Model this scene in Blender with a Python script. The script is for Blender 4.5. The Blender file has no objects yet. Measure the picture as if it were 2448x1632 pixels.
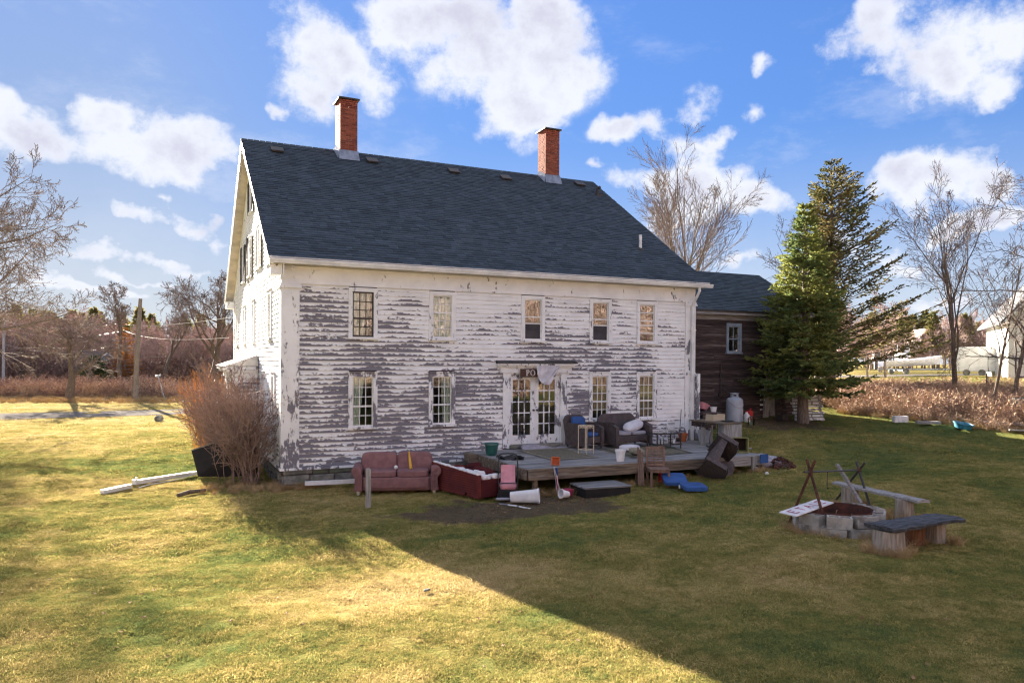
import bpy, bmesh, math, random
import numpy as np
from mathutils import Vector, Matrix, Euler

random.seed(7)
rng = np.random.default_rng(11)
S = bpy.context.scene
COL = S.collection
R = math.radians
PI = math.pi

# ------------------------------------------------------------------ camera
# metres; x runs along the rear wall of the house, y away from the lens, z up
CAM = Vector((-2.769, -19.75, 3.261))
YAW, PITCH, ROLL = 0.437, -0.011, 0.006
FW = Vector((math.sin(YAW) * math.cos(PITCH), math.cos(YAW) * math.cos(PITCH), math.sin(PITCH)))
RT = Vector((math.cos(YAW), -math.sin(YAW), 0))
UP = RT.cross(FW)
rt = RT * math.cos(ROLL) + UP * math.sin(ROLL)
up = UP * math.cos(ROLL) - RT * math.sin(ROLL)
cd = bpy.data.cameras.new('camera')
cd.sensor_width = 36
cd.lens = 1792 / 2448 * 36
cd.shift_y = 67.5 / 2448
cd.clip_end = 3000
cam = bpy.data.objects.new('camera', cd)
COL.objects.link(cam)
cam.matrix_world = Matrix(((rt.x, up.x, -FW.x, CAM.x), (rt.y, up.y, -FW.y, CAM.y), (rt.z, up.z, -FW.z, CAM.z), (0, 0, 0, 1)))
S.camera = cam

# ------------------------------------------------------------------ exposure
S.view_settings.view_transform = 'Standard'
S.view_settings.look = 'None'
S.view_settings.gamma = 1
S.view_settings.use_curve_mapping = False
S.view_settings.exposure = 4.5
S.cycles.filter_width = 1.25
S.cycles.max_bounces = 6
S.cycles.transparent_max_bounces = 12

# ------------------------------------------------------------------ sun
SUN_AZ, SUN_EL = R(-6.7), R(16.0)          # azimuth from +y towards +x
sl = bpy.data.lights.new('sun', 'SUN')
sl.energy = 2.05
sl.angle = R(0.55)
sl.color = (1.0, 0.89, 0.73)
sun = bpy.data.objects.new('sun', sl)
COL.objects.link(sun)
sdir = Vector((math.sin(SUN_AZ) * math.cos(SUN_EL), math.cos(SUN_AZ) * math.cos(SUN_EL), math.sin(SUN_EL)))
sun.rotation_euler = sdir.to_track_quat('Z', 'Y').to_euler()


# ------------------------------------------------------------------ node helpers
class NT:
    def __init__(s, nt):
        s.t = nt

    def n(s, typ, **kw):
        nd = s.t.nodes.new(typ)
        for k, v in kw.items():
            if k == 'ins':
                for a, b in v.items():
                    s.put(nd, a, b)
            else:
                setattr(nd, k, v)
        return nd

    def put(s, nd, k, v):
        i = nd.inputs[k]
        if isinstance(v, bpy.types.NodeSocket):
            s.t.links.new(v, i)
        else:
            i.default_value = v

    def math(s, op, a, b=0.0, c=None, clamp=False):
        nd = s.t.nodes.new('ShaderNodeMath')
        nd.operation = op
        nd.use_clamp = clamp
        s.put(nd, 0, a)
        s.put(nd, 1, b)
        if c is not None:
            s.put(nd, 2, c)
        return nd.outputs[0]

    def vmath(s, op, a, b=(0, 0, 0), scale=None):
        nd = s.t.nodes.new('ShaderNodeVectorMath')
        nd.operation = op
        s.put(nd, 0, a)
        if op not in ('SCALE', 'NORMALIZE', 'LENGTH'):
            s.put(nd, 1, b)
        if scale is not None:
            s.put(nd, 'Scale', scale)
        return nd.outputs[0]

    def mix(s, f, a, b, mode='MIX'):
        nd = s.t.nodes.new('ShaderNodeMix')
        nd.data_type = 'RGBA'
        nd.blend_type = mode
        s.put(nd, 0, f)
        s.put(nd, 6, a if not isinstance(a, tuple) else (*a[:3], 1))
        s.put(nd, 7, b if not isinstance(b, tuple) else (*b[:3], 1))
        return nd.outputs[2]

    def noise(s, vec, scale=5., det=4., rough=.5, dist=0., dim='3D', out=0):
        nd = s.t.nodes.new('ShaderNodeTexNoise')
        nd.noise_dimensions = dim
        if vec is not None:
            s.put(nd, 'Vector', vec)
        s.put(nd, 'Scale', scale)
        s.put(nd, 'Detail', det)
        s.put(nd, 'Roughness', rough)
        s.put(nd, 'Distortion', dist)
        return nd.outputs[out]

    def mapr(s, v, a, b, c=0., d=1., smooth=True):
        nd = s.t.nodes.new('ShaderNodeMapRange')
        nd.interpolation_type = 'SMOOTHSTEP' if smooth else 'LINEAR'
        s.put(nd, 0, v)
        s.put(nd, 1, a)
        s.put(nd, 2, b)
        s.put(nd, 3, c)
        s.put(nd, 4, d)
        return nd.outputs[0]

    def ramp(s, f, stops):
        nd = s.t.nodes.new('ShaderNodeValToRGB')
        e = nd.color_ramp.elements
        while len(e) < len(stops):
            e.new(.5)
        for i, (p, c) in enumerate(stops):
            e[i].position = p
            e[i].color = (c, c, c, 1) if not isinstance(c, tuple) else (*c[:3], 1)
        s.put(nd, 0, f)
        return nd.outputs[0]

    def sep(s, v):
        nd = s.t.nodes.new('ShaderNodeSeparateXYZ')
        s.put(nd, 0, v)
        return nd.outputs

    def comb(s, x=0., y=0., z=0.):
        nd = s.t.nodes.new('ShaderNodeCombineXYZ')
        s.put(nd, 0, x)
        s.put(nd, 1, y)
        s.put(nd, 2, z)
        return nd.outputs[0]

    def blob(s, vec, loc, scale):
        m = s.t.nodes.new('ShaderNodeMapping')
        m.vector_type = 'TEXTURE'
        s.put(m, 'Vector', vec)
        m.inputs['Location'].default_value = loc
        m.inputs['Scale'].default_value = scale
        g = s.t.nodes.new('ShaderNodeTexGradient')
        g.gradient_type = 'SPHERICAL'
        s.t.links.new(m.outputs[0], g.inputs[0])
        return g.outputs['Fac']


# ------------------------------------------------------------------ sky
W = bpy.data.worlds.new('World')
S.world = W
W.use_nodes = True
W.node_tree.nodes.clear()
w = NT(W.node_tree)
sky = w.n('ShaderNodeTexSky', sky_type='NISHITA', sun_disc=False, sun_elevation=SUN_EL, sun_rotation=SUN_AZ,
          altitude=0, air_density=1.0, dust_density=0.25, ozone_density=2.5)
lum = w.n('ShaderNodeRGBToBW', ins={0: sky.outputs[0]}).outputs[0]
# roll the very bright air round the sun off the way film does, everywhere alike
soft = w.vmath('SCALE', sky.outputs[0], scale=w.math('DIVIDE', 1.0, w.math('MULTIPLY_ADD', lum, .5, 1.0)))
soft = w.vmath('MULTIPLY', soft, (.196, .262, .398))
tc = w.n('ShaderNodeTexCoord')
dirn = tc.outputs['Generated']
dx, dy, dz = w.sep(dirn)
az = w.math('ARCTAN2', dx, dy)
el = w.math('ARCSINE', dz)
warp = w.noise(dirn, 5., 3., .55, out=1)
warp = w.vmath('SCALE', w.vmath('SUBTRACT', warp, (.5, .5, .5)), scale=.11)
warp2 = w.noise(dirn, 22., 3., .6, out=1)
warp2 = w.vmath('SCALE', w.vmath('SUBTRACT', warp2, (.5, .5, .5)), scale=.035)
ae = w.vmath('ADD', w.vmath('ADD', w.comb(az, el, 0.), warp), warp2)
ae = w.vmath('MULTIPLY', ae, (1, 1, 0))
# cumulus puffs: azimuth, elevation, half-widths (degrees), weight
CLOUDS = [(20.7, 23.9, 6.23, 3.02), (26.7, 21.5, 4.95, 3.14), (23.4, 20.0, 4.95, 2.62), (25.1, 17.4, 2.32, 1.81), (16.8, 24.3, 2.59, 1.62), (28.6, 24.5, 2.64, 1.63), (10.4, 22.1, 2.64, 2.46), (9.5, 19.3, 1.85, 1.98), (14.6, 19.7, 1.44, 1.58), (12.6, 21.5, 1.9, 1.39), (-1.1, 14.4, 3.47, 2.36), (1.9, 13.6, 2.52, 1.72), (-3.5, 16.0, 1.15, 1.21), (-6.0, 13.2, 2.68, 2.01), (-8.6, 13.4, 2.07, 1.82), (0.5, 23.2, 1.92, 0.56), (-1.1, 9.9, 1.34, 0.46), (0.8, 11.1, 0.61, 0.38), (2.7, 10.0, 1.85, 0.59), (4.0, 8.9, 1.3, 1.15), (-0.1, 7.1, 3.27, 0.71), (3.3, 6.7, 2.01, 0.61), (-4.3, 6.6, 2.02, 0.57), (-2.2, 5.5, 1.52, 0.38), (0.8, 5.6, 1.1, 0.24), (-5.8, 4.2, 4.91, 0.57), (-1.4, 4.5, 4.0, 0.47), (-7.9, 5.1, 2.11, 0.55), (52.8, 21.1, 4.8, 2.8), (55.8, 18.3, 3.18, 1.92), (58.2, 17.3, 1.04, 0.88), (50.0, 22.4, 2.45, 1.54), (58.6, 20.5, 1.15, 1.45), (55.1, 12.5, 3.23, 1.64), (52.9, 11.9, 1.95, 0.98), (57.6, 11.0, 1.77, 1.21), (39.5, 18.1, 1.55, 1.1), (35.6, 17.1, 1.92, 1.04), (32.6, 16.3, 1.79, 0.97), (41.5, 16.2, 1.16, 0.53), (43.6, 17.3, 0.77, 0.74), (44.2, 20.7, 0.59, 0.71), (41.9, 12.0, 2.89, 1.67), (39.1, 13.1, 2.81, 1.46), (44.3, 10.9, 1.78, 1.15), (37.5, 11.3, 3.16, 1.87), (33.3, 13.0, 1.79, 0.75), (31.0, 13.8, 0.79, 0.31), (55.4, 8.7, 3.71, 0.78), (51.9, 6.9, 2.25, 0.93), (49.2, 8.3, 2.07, 1.07), (58.3, 8.7, 1.63, 0.7), (41.9, 7.4, 2.59, 0.81), (47.2, 4.4, 3.13, 0.79), (54.5, 4.2, 3.02, 0.86), (39.4, 15.4, 2.49, 0.89), (7.7, 16.9, 0.73, 0.4)]
acc = None
for a0, e0, ra, re in CLOUDS:
    b = w.blob(ae, (R(a0), R(e0), 0), (R(ra) * (1.42 if ra > 2.4 else 1.6), R(re) * (1.42 if ra > 2.4 else 1.6), 1))
    acc = b if acc is None else w.math('ADD', acc, b)
# the rest of the dome carries denser cumulus, cover raised as added fill light
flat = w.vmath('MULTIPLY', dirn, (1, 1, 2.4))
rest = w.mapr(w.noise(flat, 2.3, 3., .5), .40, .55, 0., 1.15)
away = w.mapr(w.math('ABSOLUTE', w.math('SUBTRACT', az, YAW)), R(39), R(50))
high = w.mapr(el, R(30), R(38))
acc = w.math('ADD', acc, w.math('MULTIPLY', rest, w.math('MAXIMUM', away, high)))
f1 = w.noise(w.vmath('MULTIPLY', dirn, (1, 1, 1.4)), 8., 10., .60)
f2 = w.noise(dirn, 30., 8., .66)
dens = w.math('ADD', acc, w.math('MULTIPLY', w.math('SUBTRACT', f1, .5), 3.2))
dens = w.math('ADD', dens, w.math('MULTIPLY', w.math('SUBTRACT', f2, .5), 1.7))
gate = w.mapr(acc, .0, .30)
alpha = w.math('MULTIPLY', w.mapr(dens, .05, 1.05), gate)
thin = w.mapr(w.noise(w.vmath('MULTIPLY', dirn, (1, 1, 2.2)), 4.5, 9., .66), .50, .80, 0., .38)
alpha = w.math('MAXIMUM', alpha, thin)
# thin haze veil towards the horizon
veil = w.mapr(el, R(-1), R(18), .75, 0.)
alpha = w.math('MAXIMUM', alpha, w.math('MULTIPLY', veil, w.mapr(f1, .3, .7, .75, 1.)))
thick = w.mapr(w.math('ADD', w.math('MULTIPLY', dens, .62), w.math('MULTIPLY', w.math('SUBTRACT', w.noise(dirn, 9., 5., .55), .5), 2.0)), .45, 1.35)
ccol = w.mix(thick, (.92, .955, 1.06), (.68, .69, .83))
# clouds away from the sun, out of view, glow brighter as added fill
front = w.mapr(w.vmath('DOT_PRODUCT', dirn, tuple(sdir)), -.7, .6)      # low opposite the sun, where the added glow is strongest
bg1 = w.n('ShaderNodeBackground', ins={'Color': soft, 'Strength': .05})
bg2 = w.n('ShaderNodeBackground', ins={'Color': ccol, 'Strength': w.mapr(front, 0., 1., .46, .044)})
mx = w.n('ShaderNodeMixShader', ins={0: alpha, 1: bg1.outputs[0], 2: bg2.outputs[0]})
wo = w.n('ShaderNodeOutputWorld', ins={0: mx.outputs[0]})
W.cycles.sampling_method = 'MANUAL'
W.cycles.sample_map_resolution = 1024


# ------------------------------------------------------------------ mesh helpers
class MB:
    """collects shapes and links them as ONE mesh object"""

    def __init__(s, M=None):
        s.v = []
        s.f = []
        s.M = M
        s.fa = []

    def add(s, vs, fs):
        o = len(s.v)
        if s.M is not None:
            vs = [tuple(s.M @ Vector(p)) for p in vs]
        s.v += [tuple(p) for p in vs]
        s.f += [tuple(i + o for i in f) for f in fs]
        return s

    def box(s, x0, x1, y0, y1, z0, z1):
        return s.add([(x0, y0, z0), (x1, y0, z0), (x1, y1, z0), (x0, y1, z0), (x0, y0, z1), (x1, y0, z1), (x1, y1, z1), (x0, y1, z1)],
                     [(0, 3, 2, 1), (4, 5, 6, 7), (0, 1, 5, 4), (1, 2, 6, 5), (2, 3, 7, 6), (3, 0, 4, 7)])

    def obox(s, c, sz, rot=(0, 0, 0)):
        m = Matrix.Translation(c) @ Euler(rot).to_matrix().to_4x4()
        a, b, d = (q / 2 for q in sz)
        vs = [(-a, -b, -d), (a, -b, -d), (a, b, -d), (-a, b, -d), (-a, -b, d), (a, -b, d), (a, b, d), (-a, b, d)]
        return s.add([m @ Vector(p) for p in vs], [(0, 3, 2, 1), (4, 5, 6, 7), (0, 1, 5, 4), (1, 2, 6, 5), (2, 3, 7, 6), (3, 0, 4, 7)])

    def bar(s, p, q, wd, th, upv=(0, 0, 1)):
        """rectangular bar from p to q"""
        p, q = Vector(p), Vector(q)
        d = (q - p).normalized()
        u = Vector(upv)
        if abs(d.dot(u)) > .97:
            u = Vector((0, 1, 0))
        a = d.cross(u).normalized() * wd / 2
        b = a.cross(d).normalized() * th / 2
        vs = [p - a - b, p + a - b, p + a + b, p - a + b, q - a - b, q + a - b, q + a + b, q - a + b]
        return s.add(vs, [(0, 3, 2, 1), (4, 5, 6, 7), (0, 1, 5, 4), (1, 2, 6, 5), (2, 3, 7, 6), (3, 0, 4, 7)])

    def tube(s, pts, rad, n=6, cap=True):
        pts = [Vector(p) for p in pts]
        if not hasattr(rad, '__len__'):
            rad = [rad] * len(pts)
        vs, fs = [], []
        d = (pts[1] - pts[0]).normalized()
        a = d.orthogonal().normalized()
        for i, p in enumerate(pts):
            if i:
                nd = (pts[min(i + 1, len(pts) - 1)] - pts[i - 1])
                if nd.length > 1e-9:
                    d = nd.normalized()
                a = (a - d * a.dot(d))
                a = a.normalized() if a.length > 1e-6 else d.orthogonal().normalized()
            b = d.cross(a)
            for k in range(n):
                t = 2 * PI * k / n
                vs.append(p + (a * math.cos(t) + b * math.sin(t)) * rad[i])
        for i in range(len(pts) - 1):
            for k in range(n):
                k2 = (k + 1) % n
                fs.append((i * n + k, i * n + k2, (i + 1) * n + k2, (i + 1) * n + k))
        if cap:
            fs.append(tuple(range(n - 1, -1, -1)))
            m = (len(pts) - 1) * n
            fs.append(tuple(m + k for k in range(n)))
        return s.add(vs, fs)

    def lathe(s, prof, n=20, c=(0, 0, 0), sq=0.0):
        """profile of (radius, z); sq>0 squares the section"""
        vs, fs = [], []
        for r, z in prof:
            for k in range(n):
                t = 2 * PI * (k + .5) / n
                x, y = math.cos(t), math.sin(t)
                if sq:
                    m = (abs(x) ** (2 + sq * 8) + abs(y) ** (2 + sq * 8)) ** (1 / (2 + sq * 8))
                    x, y = x / m, y / m
                vs.append((c[0] + r * x, c[1] + r * y, c[2] + z))
        for i in range(len(prof) - 1):
            for k in range(n):
                k2 = (k + 1) % n
                fs.append((i * n + k, i * n + k2, (i + 1) * n + k2, (i + 1) * n + k))
        if prof[0][0] > 1e-4:
            fs.append(tuple(range(n - 1, -1, -1)))
        if prof[-1][0] > 1e-4:
            m = (len(prof) - 1) * n
            fs.append(tuple(m + k for k in range(n)))
        return s.add(vs, fs)

    def prism(s, poly, a0, a1, ax='y'):
        """2-d polygon pushed along an axis"""
        n = len(poly)
        f = {'x': lambda p, a: (a, p[0], p[1]), 'y': lambda p, a: (p[0], a, p[1]), 'z': lambda p, a: (p[0], p[1], a)}[ax]
        vs = [f(p, a0) for p in poly] + [f(p, a1) for p in poly]
        fs = [tuple(range(n)), tuple(range(2 * n - 1, n - 1, -1))] + [(i, i + n, (i + 1) % n + n, (i + 1) % n) for i in range(n)]
        return s.add(vs, fs)

    def surf(s, fn, nu, nv):
        vs = [fn(i / nu, j / nv) for j in range(nv + 1) for i in range(nu + 1)]
        fs = [(j * (nu + 1) + i, j * (nu + 1) + i + 1, (j + 1) * (nu + 1) + i + 1, (j + 1) * (nu + 1) + i) for j in range(nv) for i in range(nu)]
        return s.add(vs, fs)

    def pillow(s, c, sz, rot=(0, 0, 0), n=10, p=3.0, lump=0.0, seed=0):
        """soft rounded block (superellipsoid)"""
        m = Matrix.Translation(c) @ Euler(rot).to_matrix().to_4x4()
        rr = random.Random(seed)
        vs, fs = [], []
        nu, nv = n * 2, n
        sp = lambda q, e: math.copysign(abs(q) ** e, q)
        e = 2 / p
        for j in range(nv + 1):
            th = -PI / 2 + PI * j / nv
            for i in range(nu):
                ph = 2 * PI * i / nu
                x = sp(math.cos(th), e) * sp(math.cos(ph), e)
                y = sp(math.cos(th), e) * sp(math.sin(ph), e)
                z = sp(math.sin(th), e)
                k = 1 + lump * rr.uniform(-1, 1) if 0 < j < nv else 1
                vs.append(m @ Vector((x * sz[0] / 2 * k, y * sz[1] / 2 * k, z * sz[2] / 2 * k)))
        for j in range(nv):
            for i in range(nu):
                i2 = (i + 1) % nu
                fs.append((j * nu + i, j * nu + i2, (j + 1) * nu + i2, (j + 1) * nu + i))
        return s.add(vs, fs)

    def mesh(s, name, mat=None, smooth=False, bevel=0.0, seg=2, solid=0.0):
        me = bpy.data.meshes.new(name)
        me.from_pydata(s.v, [], s.f)
        if bevel or solid:
            bm = bmesh.new()
            bm.from_mesh(me)
            bmesh.ops.recalc_face_normals(bm, faces=bm.faces)
            if bevel:
                bmesh.ops.bevel(bm, geom=bm.edges[:], offset=bevel, segments=seg, affect='EDGES', profile=.5)
            bm.to_mesh(me)
            bm.free()
        if smooth:
            me.shade_smooth()
            me.set_sharp_from_angle(angle=R(38))
        if mat is not None:
            me.materials.append(mat)
        me.update()
        return me

    def build(s, name, mat, parent=None, smooth=False, bevel=0.0, seg=2, **kw):
        return link(name, s.mesh(name, mat, smooth, bevel, seg), parent, **kw)


def link(name, me, parent=None, loc=None, rot=None, label=None, cat=None, group=None, kind=None):
    o = bpy.data.objects.new(name, me)
    COL.objects.link(o)
    if parent is not None:
        o.parent = parent
    if loc is not None:
        o.location = loc
    if rot is not None:
        o.rotation_euler = rot
    tag(o, label, cat, group, kind)
    return o


def tag(o, label=None, cat=None, group=None, kind=None):
    for k, v in (('label', label), ('category', cat), ('group', group), ('kind', kind)):
        if v:
            o[k] = v
    return o


def thing(name, label, cat, loc=(0, 0, 0), rz=0.0, group=None, rot=None):
    return link(name, None, None, loc, rot if rot else (0, 0, rz), label, cat, group)


def copy_tree(o, parent=None):
    c = o.copy()
    COL.objects.link(c)
    c.parent = parent
    for ch in list(o.children):
        copy_tree(ch, c)
    return c


# ------------------------------------------------------------------ ground height
_c = np.array([(0, 0, 0), (-1, -1, 0), (2, -2, 0), (4, -5, .05), (1.7, -14.2, .40), (0, -20, .4), (-6, -14, .15), (-12, -10, 0), (-14, 10, 0), (-12, 32, 0), (0, 32, 0), (-40, 40, 0),
               (7.3, -10.4, .33), (12.2, -4.3, .28), (12.7, -10, .55), (10, -16, .45), (13.5, 0, .6), (16, 2.4, 1.15), (19.8, 2, 1.2), (18.0, -7.2, .62), (22, -5.1, .75), (20.9, 1.65, 1.15),
               (24.4, -2.6, 1.48), (25.5, -2.6, 1.62), (27, .6, 1.94), (32, 5, 2.1), (45, 20, 2.2), (24, -14, 1.5), (5, -1, .1), (0, 14, .2), (13, 14, .7), (20, 14, 1.3), (60, 60, 2),
               (90, 0, 2.5), (0, 100, 0), (-80, 0, 0), (0, -80, 0), (60, -60, 1.5), (-60, 80, 0), (150, 150, 2), (-150, 150, 0), (-150, -100, 0), (150, -100, 2), (0, 250, 0)], float)


def _phi(r):
    return np.where(r > 1e-9, r * r * np.log(np.maximum(r, 1e-9)), 0)


_n = len(_c)
_A = np.zeros((_n + 3, _n + 3))
_A[:_n, :_n] = _phi(np.linalg.norm(_c[:, None, :2] - _c[None, :, :2], axis=2)) + np.eye(_n) * 2.0
_A[:_n, _n] = 1
_A[:_n, _n + 1:] = _c[:, :2]
_A[_n:, :_n] = _A[:_n, _n:].T
_w = np.linalg.solve(_A, np.concatenate([_c[:, 2], [0, 0, 0]]))


def gza(x, y):
    x = np.asarray(x, float)
    y = np.asarray(y, float)
    far = np.maximum(np.abs(x), np.abs(y))
    k = np.minimum(1, 200 / np.maximum(far, 1))
    x, y = x * k, y * k
    r = np.sqrt((x[..., None] - _c[:, 0]) ** 2 + (y[..., None] - _c[:, 1]) ** 2)
    return _phi(r) @ _w[:_n] + _w[_n] + _w[_n + 1] * x + _w[_n + 2] * y


def gz(x, y):
    return float(gza(x, y))


# ------------------------------------------------------------------ materials
M = {}


def newmat(name):
    m = bpy.data.materials.new(name)
    m.use_nodes = True
    m.node_tree.nodes.clear()
    t = NT(m.node_tree)
    return m, t


def finish(t, sh, disp=None):
    t.n('ShaderNodeOutputMaterial', ins={0: sh})


def pmat(name, c, c2=None, sc=6., st=(1, 1, 1), rough=.8, bump=.15, bsc=None, metal=0., rnd=0., spec=.3, lo=.35, hi=.65, det=5., world=False, c3=None, sc3=1.2):
    m, t = newmat(name)
    if world:
        co = t.n('ShaderNodeNewGeometry').outputs['Position']
    else:
        co = t.n('ShaderNodeTexCoord').outputs['Object']
    oi = t.n('ShaderNodeObjectInfo').outputs['Random']
    co = t.vmath('ADD', co, t.comb(t.math('MULTIPLY', oi, 13.7 if rnd else 0.), t.math('MULTIPLY', oi, 7.3 if rnd else 0.), 0.))
    v = t.vmath('MULTIPLY', co, st)
    c2 = c2 or tuple(q * .72 for q in c)
    nz = t.noise(v, sc, det, .6)
    col = t.mix(t.mapr(nz, lo, hi), c, c2)
    if c3:
        col = t.mix(t.mapr(t.noise(v, sc3, 4., .6), .5, .68), col, c3)
    if rnd:
        h = t.n('ShaderNodeHueSaturation', ins={'Value': t.mapr(oi, 0, 1, 1 - rnd, 1 + rnd, False), 'Color': col})
        col = h.outputs[0]
    b = t.n('ShaderNodeBsdfPrincipled', ins={'Base Color': col, 'Roughness': rough, 'Metallic': metal, 'Specular IOR Level': spec})
    if bump:
        bp = t.n('ShaderNodeBump', ins={'Strength': bump, 'Distance': .02, 'Height': t.noise(v, bsc or sc * 3, 5., .6)})
        t.put(b, 'Normal', bp.outputs[0])
    finish(t, b.outputs[0])
    M[name] = m
    return m


def peel_mat(name, mode):
    """white house paint flaking off grey wood; mode picks where it has gone"""
    m, t = newmat(name)
    pos = t.n('ShaderNodeNewGeometry').outputs['Position']
    x, y, z = t.sep(pos)
    u = t.math('ADD', x, y)
    if mode == 'boards':
        rf = t.math('DIVIDE', t.math('SUBTRACT', z, .5), .125)
        row = t.math('FLOOR', rf)
        tt = t.math('FRACT', rf)
        nA = t.noise(t.comb(t.math('MULTIPLY', u, .62), t.math('MULTIPLY', row, 3.17), 0.), 1., 2., .5)
        nB = t.noise(t.comb(t.math('MULTIPLY', u, 2.4), t.math('ADD', t.math('MULTIPLY', row, 5.1), t.math('MULTIPLY', tt, .7)), 3.), 1., 3., .6)
        nC = t.noise(t.comb(t.math('MULTIPLY', u, 9.), t.math('MULTIPLY', z, 17.), 1.), 1., 5., .65)
        big = t.noise(t.comb(t.math('MULTIPLY', u, .75), t.math('MULTIPLY', z, 1.3), 0.), 1., 3., .55)
        xs = t.math('DIVIDE', x, 14.)
        # share of bare wood along the wall: ground floor, between floors, upper floor
        lowr = t.ramp(xs, [(0., .55), (.2, .57), (.42, .52), (.47, .36), (.585, .36), (.62, .55), (.80, .47), (.835, .20), (1., .16)])
        midr = t.ramp(xs, [(0., .54), (.24, .52), (.31, .30), (.43, .30), (.50, .46), (.60, .54), (.78, .52), (.84, .30), (1., .23)])
        uppr = t.ramp(xs, [(0., .46), (.13, .50), (.16, .36), (.25, .36), (.30, .21), (.46, .24), (.56, .38), (.68, .36), (.74, .25), (.86, .25), (1., .15)])
        mlow = t.mapr(z, 2.75, 3.05)
        mup = t.mapr(z, 3.65, 4.05)
        P = t.mix(mup, t.mix(mlow, lowr, midr), uppr)
        top = t.mapr(z, 4.75, 5.1, 0., -.14)
        side = t.mapr(y, .06, .12, 0., -.33)
        rnd = t.math('ADD', t.math('MULTIPLY', nA, 1.1), t.math('ADD', t.math('MULTIPLY', nB, .85), t.math('MULTIPLY', nC, 1.15)))
        rnd = t.math('ADD', rnd, t.math('MULTIPLY', t.math('SUBTRACT', .55, tt), .55))
        rnd = t.math('ADD', rnd, t.math('MULTIPLY', t.math('SUBTRACT', big, .5), 1.25))
        e = t.math('ADD', t.math('SUBTRACT', rnd, 2.155), t.math('ADD', t.math('MULTIPLY', P, 1.15), t.math('ADD', top, side)))
        mask = t.mapr(e, -.03, .05)
    else:
        nA = t.noise(t.vmath('MULTIPLY', pos, (3., 3., 1.2)), 1., 3., .6)
        nC = t.noise(t.vmath('MULTIPLY', pos, (11., 11., 5.)), 1., 5., .65)
        if mode == 'pilaster':
            bias = t.ramp(t.math('DIVIDE', z, 6.), [(0., .54), (.16, .48), (.26, .38), (.45, .34), (1., .24)])
        elif mode == 'worn':
            bias = t.mapr(z, 1.2, 3., .44, .40)
        else:
            bias = t.mapr(z, .6, 5.5, .40, .27)
        e = t.math('ADD', t.math('SUBTRACT', t.math('ADD', t.math('MULTIPLY', nA, .9), t.math('MULTIPLY', nC, .8)), 1.28), bias)
        mask = t.mapr(e, -.03, .06)
    grime = t.noise(pos, 1.7, 4., .6)
    paint = t.mix(t.mapr(grime, .3, .75), (.84, .86, .885), (.72, .73, .755))
    gr = t.noise(t.vmath('MULTIPLY', pos, (2., 2., 60.)), 1., 4., .6)
    wood = t.mix(gr, (.105, .10, .125), (.27, .262, .305))
    colr = t.mix(mask, paint, wood)
    b = t.n('ShaderNodeBsdfPrincipled', ins={'Base Color': colr, 'Roughness': t.mapr(mask, 0, 1, .55, .9), 'Specular IOR Level': .25})
    h = t.math('SUBTRACT', t.math('MULTIPLY', gr, .25), mask)
    bp = t.n('ShaderNodeBump', ins={'Strength': .55, 'Distance': .006, 'Height': h})
    t.put(b, 'Normal', bp.outputs[0])
    finish(t, b.outputs[0])
    M[name] = m


def lawn_colour(t, pos, extra=None):
    """mown winter lawn: green, straw and bare soil mixed over the plot"""
    x, y, z = t.sep(pos)
    flat = t.comb(x, y, 0.)
    n1 = t.noise(flat, .22, 3., .55)
    n2 = t.noise(flat, 1.1, 4., .6)
    n3 = t.noise(flat, 5.5, 4., .65)
    f = t.math('ADD', t.math('MULTIPLY', n1, .55), t.math('ADD', t.math('MULTIPLY', n2, .4), t.math('MULTIPLY', n3, .25)))
    f = t.math('ADD', f, t.mapr(y, 8., 28., 0., .13))                      # straw-coloured towards the drive
    f = t.math('ADD', f, t.mapr(x, 2., 10., .035, -.03))                   # greener lawn on the right
    f = t.math('ADD', f, t.math('MULTIPLY', t.blob(flat, (.0, -10.2, 0), (3.0, 1.8, 1)), .22))
    f = t.math('SUBTRACT', f, t.math('MULTIPLY', t.blob(flat, (-2.6, 5.0, 0), (3.0, 3.2, 1)), .16))
    f = t.math('ADD', f, t.math('MULTIPLY', t.blob(flat, (8.5, -9.6, 0), (2.4, 2.2, 1)), .10))
    if extra is not None:
        f = t.math('ADD', f, extra)
    col = t.ramp(f, [(.405, (.105, .155, .055)), (.53, (.185, .215, .070)), (.63, (.30, .262, .085)), (.74, (.46, .365, .155)), (.92, (.55, .43, .23))])
    soil = t.math('ADD', t.math('MULTIPLY', t.blob(flat, (4.2, -5.0, 0), (4.3, 2.3, 1)), 1.25), t.math('MULTIPLY', t.math('SUBTRACT', n2, .5), 1.3))
    soil = t.math('MAXIMUM', soil, t.math('ADD', t.blob(flat, (18., 1., 0), (3.5, 2.5, 1)), t.math('MULTIPLY', t.math('SUBTRACT', n2, .5), 1.2)))
    sm = t.mapr(soil, .42, .62)
    return t.mix(sm, col, t.mix(n3, (.11, .088, .066), (.24, .185, .125))), sm


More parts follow.
